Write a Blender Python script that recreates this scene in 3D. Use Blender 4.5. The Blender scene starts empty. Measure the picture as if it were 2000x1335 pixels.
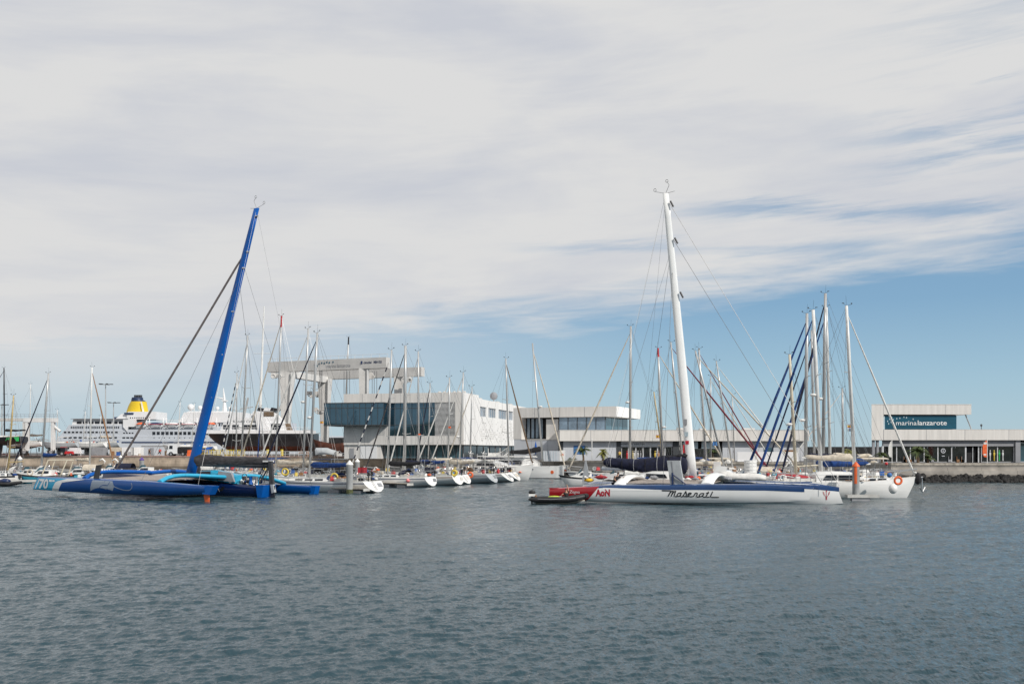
import bpy, bmesh, math, random
import numpy as np
from mathutils import Vector, Matrix
R = math.radians
rnd = random.Random(7)
scene = bpy.context.scene
COL = scene.collection

# ------------------------------------------------------------------ camera, sky, sun, exposure
FPX, CX, HY, EYE = 1944.0, 1000.0, 880.0, 4.2     # focal length and horizon measured on the 2000 px wide photograph
cam = bpy.data.cameras.new('camera'); cam.lens = 35.0; cam.sensor_width = 36.0
cam.shift_y = (HY - 667.5) / 2000.0; cam.clip_end = 20000; cam.clip_start = .5
camo = bpy.data.objects.new('camera', cam); COL.objects.link(camo)
camo.location = (0, 0, EYE); camo.rotation_euler = (R(90), 0, 0)
scene.camera = camo

SUN_AZ, SUN_EL = R(134), R(36)
world = bpy.data.worlds.new('World'); scene.world = world; world.use_nodes = True
nt = world.node_tree; nt.nodes.clear()
def nn(t, **k):
    n = nt.nodes.new(t)
    for a, b in k.items(): setattr(n, a, b)
    return n
def mth(op, a, b=None, c=None, clamp=False):
    n = nt.nodes.new('ShaderNodeMath'); n.operation = op; n.use_clamp = clamp
    for i, v in enumerate((a, b, c)):
        if v is None: continue
        if isinstance(v, (int, float)): n.inputs[i].default_value = v
        else: nt.links.new(v, n.inputs[i])
    return n.outputs[0]
def sstep(v, a, b):
    n = nt.nodes.new('ShaderNodeMapRange'); n.interpolation_type = 'SMOOTHSTEP'
    nt.links.new(v, n.inputs[0]); n.inputs[1].default_value = a; n.inputs[2].default_value = b
    return n.outputs[0]
tc = nn('ShaderNodeTexCoord'); sep = nn('ShaderNodeSeparateXYZ'); nt.links.new(tc.outputs['Generated'], sep.inputs[0])
az = mth('MULTIPLY', mth('ARCTAN2', sep.outputs[0], sep.outputs[1]), 57.2958)
el = mth('MULTIPLY', mth('ARCSINE', sep.outputs[2]), 57.2958)
def cnoise(sx, sy, ox=0., oy=0., detail=6, rough=.55, dist=0., tilt=.045):
    cb = nn('ShaderNodeCombineXYZ')
    e2 = mth('SUBTRACT', el, mth('MULTIPLY', az, tilt))
    nt.links.new(mth('MULTIPLY_ADD', az, sx, ox), cb.inputs[0]); nt.links.new(mth('MULTIPLY_ADD', e2, sy, oy), cb.inputs[1])
    n = nn('ShaderNodeTexNoise'); n.inputs['Scale'].default_value = 1; n.inputs['Detail'].default_value = detail
    n.inputs['Roughness'].default_value = rough; n.inputs['Distortion'].default_value = dist
    nt.links.new(cb.outputs[0], n.inputs['Vector']); return n.outputs[0]
nA = cnoise(.07, .45, 3.1, 1.7, dist=.4)
nB = cnoise(.16, 1.5, 9.3, 4.2, detail=9, rough=.62, dist=.6)
nC = cnoise(.05, .22, 5.5, 8.1, dist=.3)
nD = cnoise(.07, .8, 1.5, 2.1, detail=8, rough=.6, dist=.5, tilt=.07)
edge = mth('MULTIPLY_ADD', az, .125, 7.3)
e1 = mth('SUBTRACT', el, edge)
e1 = mth('ADD', e1, mth('MULTIPLY', mth('SUBTRACT', nA, .5), 4.5))
e1 = mth('ADD', e1, mth('MULTIPLY', mth('SUBTRACT', nB, .5), 3.0))
mask = sstep(e1, -1.3, 2.0)
# the veil thickens to the left, down to the horizon
leftv = mth('MULTIPLY', sstep(mth('MULTIPLY', az, -1), -12, 28), .85)
# blue gaps right of centre, above the cloud edge
def band(c0, c1, half, az0, az1, az2, az3):
    c = mth('MULTIPLY_ADD', az, c1, c0); q = mth('DIVIDE', mth('ABSOLUTE', mth('SUBTRACT', el, c)), half)
    q = mth('SUBTRACT', 1, q); q = mth('ADD', q, mth('MULTIPLY', mth('SUBTRACT', nD, .5), 5.0)); q = mth('ADD', q, mth('MULTIPLY', mth('SUBTRACT', nB, .5), 3.0))
    return mth('MULTIPLY', sstep(q, -.1, 1.6), mth('MULTIPLY', sstep(az, az0, az1), mth('SUBTRACT', 1, sstep(az, az2, az3))))
hole = mth('MULTIPLY', band(14.2, -.075, .75, 6, 15, 60, 90), .68)
hole = mth('MAXIMUM', hole, mth('MULTIPLY', band(14.5, .09, 1.7, 15, 27, 60, 90), .75))
hole = mth('MAXIMUM', hole, mth('MULTIPLY', band(20.5, .05, 2.4, 12, 34, 60, 90), .35))
hole = mth('MAXIMUM', hole, mth('MULTIPLY', band(11.6, -.03, .5, -2, 6, 20, 30), .5))
dens = mth('MULTIPLY', mask, mth('SUBTRACT', 1, hole))
dens = mth('MULTIPLY', dens, mth('MULTIPLY_ADD', sstep(nC, .3, .62), .10, .90))
dens = mth('MAXIMUM', dens, mth('MULTIPLY', leftv, sstep(el, -1, 6)), clamp=True)
cr = nn('ShaderNodeValToRGB'); nt.links.new(mth('MULTIPLY_ADD', nB, .18, mth('MULTIPLY', nC, .82)), cr.inputs[0])
cr.color_ramp.elements[0].position = .36; cr.color_ramp.elements[0].color = (.630, .638, .675, 1)
cr.color_ramp.elements[1].position = .55; cr.color_ramp.elements[1].color = (.715, .715, .715, 1)
SKY_K = .10
vm = nn('ShaderNodeVectorMath', operation='SCALE'); nt.links.new(cr.outputs[0], vm.inputs[0]); vm.inputs['Scale'].default_value = 1 / SKY_K
sky = nn('ShaderNodeTexSky', sky_type='NISHITA'); sky.sun_disc = False
sky.sun_elevation = SUN_EL; sky.sun_rotation = SUN_AZ; sky.altitude = 0; sky.air_density = 1.0; sky.dust_density = .6; sky.ozone_density = 2.0
tint = nn('ShaderNodeVectorMath', operation='MULTIPLY'); nt.links.new(sky.outputs[0], tint.inputs[0]); tint.inputs[1].default_value = (.80, .90, 1.0)
grd = nn('ShaderNodeValToRGB'); nt.links.new(mth('DIVIDE', el, 30, clamp=True), grd.inputs[0]); E_ = grd.color_ramp.elements
E_[0].position = 0; E_[0].color = (.47, .62, .70, 1); E_[1].position = 1; E_[1].color = (.15, .29, .50, 1)
for p_, c_ in ((.12, (.37, .555, .68, 1)), (.27, (.235, .415, .60, 1)), (.45, (.19, .35, .55, 1))): e_ = E_.new(p_); e_.color = c_
gs = nn('ShaderNodeVectorMath', operation='SCALE'); nt.links.new(grd.outputs[0], gs.inputs[0]); gs.inputs['Scale'].default_value = 1 / SKY_K
hz_ = nn('ShaderNodeMix', data_type='RGBA'); hz_.inputs[0].default_value = .85; nt.links.new(tint.outputs[0], hz_.inputs[6]); nt.links.new(gs.outputs[0], hz_.inputs[7])
mx = nn('ShaderNodeMix', data_type='RGBA'); nt.links.new(dens, mx.inputs[0]); nt.links.new(hz_.outputs[2], mx.inputs[6]); nt.links.new(vm.outputs[0], mx.inputs[7])
bg = nn('ShaderNodeBackground'); bg.inputs[1].default_value = SKY_K; nt.links.new(mx.outputs[2], bg.inputs[0])
out = nn('ShaderNodeOutputWorld'); nt.links.new(bg.outputs[0], out.inputs[0])

sl = bpy.data.lights.new('sun', 'SUN'); sl.energy = 3.7; sl.angle = R(.6); sl.color = (1, .95, .885)
so = bpy.data.objects.new('sun', sl); COL.objects.link(so)
SD = Vector((math.sin(SUN_AZ) * math.cos(SUN_EL), math.cos(SUN_AZ) * math.cos(SUN_EL), math.sin(SUN_EL)))
so.rotation_euler = (-SD).to_track_quat('-Z', 'Y').to_euler(); so.location = (60, -40, 80)
scene.view_settings.view_transform = 'Standard'; scene.view_settings.look = 'None'
scene.view_settings.exposure = 0.0; scene.view_settings.gamma = 1
scene.cycles.max_bounces = 6

def WX(px, d): return (px - CX) * d / FPX
def WZ(py, d): return EYE - (py - HY) * d / FPX

# ------------------------------------------------------------------ materials
MATS = {}
def mat(name, col=None, rough=.5, metal=0., var=.10, scale=2.0, bump=0., stretch=(1, 1, 1), coat=0., spec=None, dark=None):
    if name in MATS: return MATS[name]
    m = bpy.data.materials.new(name); m.use_nodes = True; t = m.node_tree; b = t.nodes['Principled BSDF']
    tcn = t.nodes.new('ShaderNodeTexCoord'); mp = t.nodes.new('ShaderNodeMapping'); mp.inputs['Scale'].default_value = stretch
    t.links.new(tcn.outputs['Object'], mp.inputs[0])
    nz = t.nodes.new('ShaderNodeTexNoise'); nz.inputs['Scale'].default_value = scale; nz.inputs['Detail'].default_value = 6; nz.inputs['Roughness'].default_value = .6
    t.links.new(mp.outputs[0], nz.inputs['Vector'])
    rp = t.nodes.new('ShaderNodeValToRGB')
    lo = dark if dark else tuple(c * (1 - var * 1.6) for c in col); hi = tuple(min(1, c * (1 + var * .6)) for c in col)
    rp.color_ramp.elements[0].position = .35; rp.color_ramp.elements[0].color = (*lo, 1)
    rp.color_ramp.elements[1].position = .62; rp.color_ramp.elements[1].color = (*hi, 1)
    t.links.new(nz.outputs[0], rp.inputs[0]); t.links.new(rp.outputs[0], b.inputs['Base Color'])
    b.inputs['Roughness'].default_value = rough; b.inputs['Metallic'].default_value = metal
    if coat: b.inputs['Coat Weight'].default_value = coat; b.inputs['Coat Roughness'].default_value = .08
    if spec is not None: b.inputs['Specular IOR Level'].default_value = spec
    if bump:
        bp = t.nodes.new('ShaderNodeBump'); bp.inputs['Strength'].default_value = bump; bp.inputs['Distance'].default_value = .05
        t.links.new(nz.outputs[0], bp.inputs['Height']); t.links.new(bp.outputs[0], b.inputs['Normal'])
    MATS[name] = m; return m
W_ = lambda c: (c, c, c)
mat('gelcoat_white', (.80, .795, .77), .22, var=.05, coat=.3, scale=.8, stretch=(.4, 1, 3))
mat('gelcoat_cream', (.68, .64, .55), .3, var=.06, scale=.8, stretch=(.4, 1, 3))
mat('gelcoat_grey', (.42, .45, .47), .3, var=.06, scale=.8)
mat('deck_white', (.62, .61, .57), .55, var=.12, scale=1.5)
mat('deck_teak', (.30, .22, .15), .7, var=.2, scale=5, stretch=(.2, 3, 1))
mat('antifoul_black', (.02, .022, .025), .7, scale=3)
mat('antifoul_red', (.16, .035, .03), .7, var=.2, scale=3)
mat('stripe_navy', (.015, .03, .09), .3)
mat('stripe_red', (.35, .03, .03), .3)
mat('stripe_grey', (.2, .21, .22), .4)
mat('mast_grey', (.52, .52, .51), .38, metal=.35, var=.12, scale=.7, stretch=(1, 1, .3))
mat('mast_white', (.72, .72, .70), .35, var=.08, scale=.7)
mat('mast_cream', (.60, .54, .42), .45, var=.1, scale=.7)
mat('mast_dark', (.035, .035, .04), .4)
mat('mast_yellow', (.50, .38, .18), .45, var=.12)
mat('wire', (.17, .17, .17), .4, metal=.5)
mat('steel', (.55, .55, .55), .3, metal=.8, var=.1)
mat('canvas_blue', (.005, .042, .18), .85, var=.3, scale=4, bump=.6)
mat('canvas_navy', (.006, .009, .032), .85, var=.3, scale=4, bump=.8)
mat('canvas_black', (.015, .015, .018), .85, var=.3, scale=4, bump=.8)
mat('canvas_grey', (.055, .052, .055), .9, var=.35, scale=1.6, bump=1.0, stretch=(1, 1, 2.5))
mat('canvas_cream', (.55, .49, .40), .9, var=.15, scale=3, bump=.6)
mat('canvas_white', (.66, .65, .62), .9, var=.1, scale=3, bump=.5)
mat('canvas_red', (.32, .02, .03), .8, var=.2, scale=3, bump=.5)
mat('canvas_darkred', (.16, .015, .03), .8, var=.2)
mat('canvas_yellow', (.70, .45, .03), .8, var=.15)
mat('canvas_turquoise', (.03, .30, .42), .8, var=.15)
mat('canvas_bright_blue', (.01, .10, .42), .8, var=.15)
mat('window_dark', (.02, .025, .035), .12, var=.3, scale=.5)
mat('rubber_black', (.018, .018, .02), .55, var=.3, scale=3)
mat('orange', (.75, .13, .03), .5, var=.12)
mat('yellow', (.62, .46, .06), .5, var=.15)
mat('red', (.50, .025, .03), .45, var=.15)
mat('pink', (.75, .22, .22), .5)
mat('green', (.03, .42, .10), .5)
mat('white_plastic', (.78, .77, .74), .4, var=.06)
mat('lime', (.45, .55, .05), .6)
mat('blue_plastic', (.02, .10, .35), .45)
mat('grey_plastic', (.30, .30, .31), .5)
mat('purple', (.10, .05, .26), .5)
mat('wood', (.28, .14, .06), .5, var=.25, scale=4, stretch=(.3, 2, 2))
mat('skin', (.48, .27, .18), .55)
mat('hair', (.05, .03, .02), .7)
mat('cloth_black', (.012, .012, .014), .85)
mat('cloth_white', (.6, .6, .6), .85)
mat('concrete_pile', (.33, .34, .34), .8, var=.2, scale=1.2, bump=.3, stretch=(1, 1, .5))
mat('weed', (.09, .10, .04), .9, var=.4, scale=6, bump=.6)
mat('pontoon_deck', (.42, .38, .32), .8, var=.25, scale=2)
mat('pontoon_side', (.50, .49, .46), .7, var=.15)
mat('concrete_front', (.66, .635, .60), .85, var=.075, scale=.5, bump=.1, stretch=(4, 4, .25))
mat('render_white_and_lit', (.80, .79, .77), .8, var=.05, scale=.4, stretch=(2, 2, .5))  # whiter than the fronts, sunlight on the building sides put into it
mat('wall_white', (.52, .54, .57), .8, var=.05, scale=.4)
mat('wall_grey', (.28, .285, .30), .8, var=.08, scale=.5)
mat('frame_dark', (.05, .055, .06), .5)
mat('frame_light', (.55, .56, .57), .5)
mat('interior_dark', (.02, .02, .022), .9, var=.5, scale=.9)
mat('asphalt', (.10, .095, .09), .9, var=.2, scale=.8)
mat('paving_pink', (.36, .25, .21), .9, var=.15, scale=.6)
mat('crane_grey', (.56, .545, .52), .6, var=.08, scale=.4)
mat('crane_white_and_lit', (.66, .655, .64), .6, var=.08, scale=.4)
mat('ship_white', (.50, .53, .57), .5, var=.05, scale=.1)
mat('ship_navy', (.02, .04, .10), .5)
mat('ship_yellow', (.72, .50, .02), .45, var=.05, scale=.2)
mat('ship_bright', (.74, .74, .74), .5, var=.04, scale=.12)
mat('hull_black', (.015, .015, .018), .35, var=.4, scale=.5)
mat('hull_rust', (.11, .035, .02), .8, var=.4, scale=.8)
mat('rock', (.024, .023, .022), .95, var=.5, scale=2, bump=.8)
mat('tyre', (.02, .02, .02), .85)
mat('tri_blue', (.002, .062, .25), .22, spec=.3, var=.06, scale=.5, coat=.5)
mat('tri_navy', (.003, .014, .075), .2, var=.08, scale=.5, coat=.4)
mat('tri_mast_blue', (.002, .088, .36), .35, spec=.25, var=.06, scale=.5)
mat('tri_turquoise', (.02, .34, .56), .22, var=.06, coat=.4)
mat('tri_cyan', (.03, .36, .56), .25, var=.05)
mat('decal_white', (.74, .75, .75), .35, var=.03)
mat('decal_grey', (.25, .30, .37), .35, var=.05)
mat('decal_black', (.012, .012, .014), .35)
mat('tri_red', (.34, .008, .016), .2, var=.06, coat=.4)
mat('tri_white', (.82, .82, .80), .16, var=.03, scale=.5, coat=.5)
mat('tri_deck_navy', (.006, .045, .15), .25, var=.08, coat=.3)
mat('decal_red', (.45, .012, .03), .35)
mat('furl_grey', (.17, .145, .14), .8, var=.15)
mat('jack_yellow', (.62, .50, .05), .5)
mat('carbon', (.05, .05, .055), .5, var=.2, scale=3)
mat('board_grey', (.42, .44, .45), .4, var=.08)
mat('net', (.34, .30, .27), .9, var=.25, scale=9)
mat('trunk', (.16, .11, .07), .9, var=.3, scale=6, bump=.6, stretch=(1, 1, 4))
mat('frond', (.065, .095, .022), .6, var=.35, scale=2)
mat('frond_light', (.20, .20, .04), .6, var=.3, scale=2)
mat('hedge', (.045, .07, .02), .8, var=.4, scale=5)
mat('sign_teal', (.008, .075, .12), .35, var=.15, scale=.4)
mat('flag_blue', (.05, .16, .38), .8)
mat('glass_rail', (.45, .55, .60), .15)
mat('solar', (.012, .014, .03), .15, var=.2)

def glass_mat(name, col, rough=.04, var=.3, scale=.35):
    m = mat(name, col, rough, var=var, scale=scale); b = m.node_tree.nodes['Principled BSDF']
    b.inputs['Specular IOR Level'].default_value = .9; b.inputs['IOR'].default_value = 1.6
    return m
def tinted_glass(name, col):
    m = glass_mat(name, col, .03, .1, .3); m.node_tree.nodes['Principled BSDF'].inputs['Metallic'].default_value = .75; return m
tinted_glass('glass_blue', (.05, .115, .165))
glass_mat('glass_teal', (.05, .11, .14))
glass_mat('glass_shop', (.012, .013, .014), .08, var=.9, scale=.8)
glass_mat('glass_pale', (.20, .28, .36), .2)

# quay stone with courses
def quay_mat(name, c1, c2, bw, bh):
    m = bpy.data.materials.new(name); m.use_nodes = True; t = m.node_tree; b = t.nodes['Principled BSDF']
    g = t.nodes.new('ShaderNodeTexCoord'); s = t.nodes.new('ShaderNodeSeparateXYZ'); c = t.nodes.new('ShaderNodeCombineXYZ')
    t.links.new(g.outputs['Object'], s.inputs[0]); t.links.new(s.outputs[0], c.inputs[0]); t.links.new(s.outputs[2], c.inputs[1])
    br = t.nodes.new('ShaderNodeTexBrick'); t.links.new(c.outputs[0], br.inputs['Vector'])
    br.inputs['Scale'].default_value = 1; br.inputs['Brick Width'].default_value = bw; br.inputs['Row Height'].default_value = bh
    br.inputs['Mortar Size'].default_value = .03; br.inputs['Color1'].default_value = (*c1, 1); br.inputs['Color2'].default_value = (*c2, 1)
    br.inputs['Mortar'].default_value = tuple(x * .45 for x in c1) + (1,)
    nz = t.nodes.new('ShaderNodeTexNoise'); nz.inputs['Scale'].default_value = .6; nz.inputs['Detail'].default_value = 8; t.links.new(g.outputs['Object'], nz.inputs['Vector'])
    mp = t.nodes.new('ShaderNodeMapRange'); t.links.new(nz.outputs[0], mp.inputs[0]); mp.inputs[1].default_value = .3; mp.inputs[2].default_value = .7; mp.inputs[3].default_value = .6; mp.inputs[4].default_value = 1.15
    # algae stain just above the water
    st = t.nodes.new('ShaderNodeMapRange'); t.links.new(s.outputs[2], st.inputs[0]); st.inputs[1].default_value = .45; st.inputs[2].default_value = 1.1; st.inputs[3].default_value = .3; st.inputs[4].default_value = 1
    mu = t.nodes.new('ShaderNodeMath'); mu.operation = 'MULTIPLY'; t.links.new(mp.outputs[0], mu.inputs[0]); t.links.new(st.outputs[0], mu.inputs[1])
    v = t.nodes.new('ShaderNodeVectorMath'); v.operation = 'SCALE'; t.links.new(br.outputs['Color'], v.inputs[0]); t.links.new(mu.outputs[0], v.inputs['Scale'])
    t.links.new(v.outputs[0], b.inputs['Base Color']); b.inputs['Roughness'].default_value = .9
    MATS[name] = m
quay_mat('quay_stone', (.42, .385, .34), (.38, .35, .31), 4.5, 1.0)
quay_mat('quay_stone_warm', (.56, .45, .34), (.52, .41, .31), 4.0, 1.2)

# ------------------------------------------------------------------ mesh builder
class MB:
    def __init__(s): s.v = []; s.f = []; s.m = []; s.M = None
    def add(s, vs, fs, mi=0):
        o = len(s.v)
        if s.M is not None: vs = [tuple(s.M @ Vector(p)) for p in vs]
        s.v.extend(vs); s.f.extend([tuple(i + o for i in f) for f in fs]); s.m.extend([mi] * len(fs)); return s
    def box(s, x0, x1, y0, y1, z0, z1, mi=0):
        return s.add([(x0, y0, z0), (x1, y0, z0), (x1, y1, z0), (x0, y1, z0), (x0, y0, z1), (x1, y0, z1), (x1, y1, z1), (x0, y1, z1)],
                     [(0, 3, 2, 1), (4, 5, 6, 7), (0, 1, 5, 4), (1, 2, 6, 5), (2, 3, 7, 6), (3, 0, 4, 7)], mi)
    def cbox(s, c, size, rz=0, mi=0, bev=0):
        hx, hy, hz = [q / 2 for q in size]; ca, sa = math.cos(rz), math.sin(rz); vs = []
        for z in (-hz, hz):
            for x, y in ((-hx, -hy), (hx, -hy), (hx, hy), (-hx, hy)):
                k = 1 - bev if z > 0 else 1
                vs.append((c[0] + (x * ca - y * sa) * k, c[1] + (x * sa + y * ca) * k, c[2] + z))
        return s.add(vs, [(0, 3, 2, 1), (4, 5, 6, 7), (0, 1, 5, 4), (1, 2, 6, 5), (2, 3, 7, 6), (3, 0, 4, 7)], mi)
    def loft(s, rings, mi=0, cap=True, closed=True, mats=None, capm=None):
        n = len(rings[0]); vs = [p for r in rings for p in r]; o = len(s.v)
        if s.M is not None: vs = [tuple(s.M @ Vector(p)) for p in vs]
        s.v.extend(vs)
        for i in range(len(rings) - 1):
            for j in range(n if closed else n - 1):
                k = (j + 1) % n
                s.f.append((o + i * n + j, o + i * n + k, o + (i + 1) * n + k, o + (i + 1) * n + j))
                s.m.append(mats(i, j) if mats else mi)
        if cap:
            s.f.append(tuple(o + j for j in range(n - 1, -1, -1))); s.m.append(mi if capm is None else capm)
            s.f.append(tuple(o + (len(rings) - 1) * n + j for j in range(n))); s.m.append(mi if capm is None else capm)
        return s
    def tube(s, pts, r, n=6, mi=0, flat=1.0):
        pts = [Vector(p) for p in pts]; rs = r if isinstance(r, (list, tuple)) else [r] * len(pts); rings = []
        for i, p in enumerate(pts):
            d = (pts[min(i + 1, len(pts) - 1)] - pts[max(i - 1, 0)])
            if d.length < 1e-9: d = Vector((0, 0, 1))
            d.normalize(); up = Vector((0, 0, 1)) if abs(d.z) < .95 else Vector((1, 0, 0))
            a = d.cross(up).normalized(); b = a.cross(d).normalized()
            rings.append([tuple(p + a * (math.cos(2 * math.pi * k / n) * rs[i] * flat) + b * (math.sin(2 * math.pi * k / n) * rs[i])) for k in range(n)])
        return s.loft(rings, mi)
    def ell(s, c, r, nu=10, nv=6, mi=0, zmin=-1):
        rings = []
        for i in range(nv + 1):
            ph = -math.pi / 2 + math.pi * i / nv; z = max(math.sin(ph), zmin); q = max(math.cos(ph), .02)
            rings.append([(c[0] + r[0] * q * math.cos(2 * math.pi * k / nu), c[1] + r[1] * q * math.sin(2 * math.pi * k / nu), c[2] + r[2] * z) for k in range(nu)])
        return s.loft(rings, mi)
    def torus(s, c, Rr, r, axis='y', n=16, m=6, mi=0):
        pts = []
        o = []; fs = []
        for i in range(n):
            a = 2 * math.pi * i / n
            for j in range(m):
                b = 2 * math.pi * j / m; q = Rr + r * math.cos(b); w = r * math.sin(b)
                if axis == 'y': o.append((c[0] + q * math.cos(a), c[1] + w, c[2] + q * math.sin(a)))
                elif axis == 'x': o.append((c[0] + w, c[1] + q * math.cos(a), c[2] + q * math.sin(a)))
                else: o.append((c[0] + q * math.cos(a), c[1] + q * math.sin(a), c[2] + w))
                fs.append((i * m + j, ((i + 1) % n) * m + j, ((i + 1) % n) * m + (j + 1) % m, i * m + (j + 1) % m))
        return s.add(o, fs, mi)
    def prism(s, poly, a, b, axis='y', mi=0):
        n = len(poly)
        g = (lambda u, w, q: (u, q, w)) if axis == 'y' else ((lambda u, w, q: (q, u, w)) if axis == 'x' else (lambda u, w, q: (u, w, q)))
        vs = [g(u, w, a) for u, w in poly] + [g(u, w, b) for u, w in poly]
        fs = [tuple(range(n)), tuple(range(2 * n - 1, n - 1, -1))] + [(i, (i + 1) % n, n + (i + 1) % n, n + i) for i in range(n)]
        return s.add(vs, fs, mi)
    def build(s, name, mats, parent=None, smooth=False):
        me = bpy.data.meshes.new(name); me.from_pydata(s.v, [], s.f)
        if isinstance(mats, str): mats = [mats]
        for m in mats: me.materials.append(MATS[m])
        me.polygons.foreach_set('material_index', s.m)
        bm = bmesh.new(); bm.from_mesh(me); bmesh.ops.recalc_face_normals(bm, faces=bm.faces[:]); bm.to_mesh(me); bm.free()
        if smooth:
            me.polygons.foreach_set('use_smooth', [True] * len(me.polygons))
            if smooth is not True: me.set_sharp_from_angle(angle=R(smooth))
        o = bpy.data.objects.new(name, me); COL.objects.link(o)
        if parent: o.parent = parent
        return o
def tag(o, label=None, cat=None, group=None, kind=None):
    if label: o['label'] = label
    if cat: o['category'] = cat
    if group: o['group'] = group
    if kind: o['kind'] = kind
    return o
def thing(name, label, cat, loc=(0, 0, 0), rz=0, group=None):
    o = bpy.data.objects.new(name, None); COL.objects.link(o); o.location = loc; o.rotation_euler = (0, 0, rz)
    o.empty_display_size = .2
    return tag(o, label, cat, group)
def lerp(a, b, t): return a + (b - a) * t
def interp(x, xs, ys): return float(np.interp(x, xs, ys))

def text_verts(s, bold=0.0, shear=0.0):
    cu = bpy.data.curves.new('t', 'FONT'); cu.body = s; cu.size = 1; cu.offset = bold; cu.shear = shear; cu.resolution_u = 3
    o = bpy.data.objects.new('t', cu); COL.objects.link(o); dg = bpy.context.evaluated_depsgraph_get()
    me = bpy.data.meshes.new_from_object(o.evaluated_get(dg)); bpy.data.objects.remove(o)
    vs = [tuple(v.co[:2]) for v in me.vertices]; fs = [tuple(p.vertices) for p in me.polygons]
    bpy.data.meshes.remove(me)
    x0 = min(v[0] for v in vs); x1 = max(v[0] for v in vs); y0 = min(v[1] for v in vs); y1 = max(v[1] for v in vs)
    return [((a - x0) / (x1 - x0), (b - y0) / (y1 - y0)) for a, b in vs], fs
def put_text(mb, s, fn, bold=0., shear=0., mi=0):
    vs, fs = text_verts(s, bold, shear); mb.add([fn(u, w) for u, w in vs], fs, mi)

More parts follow.
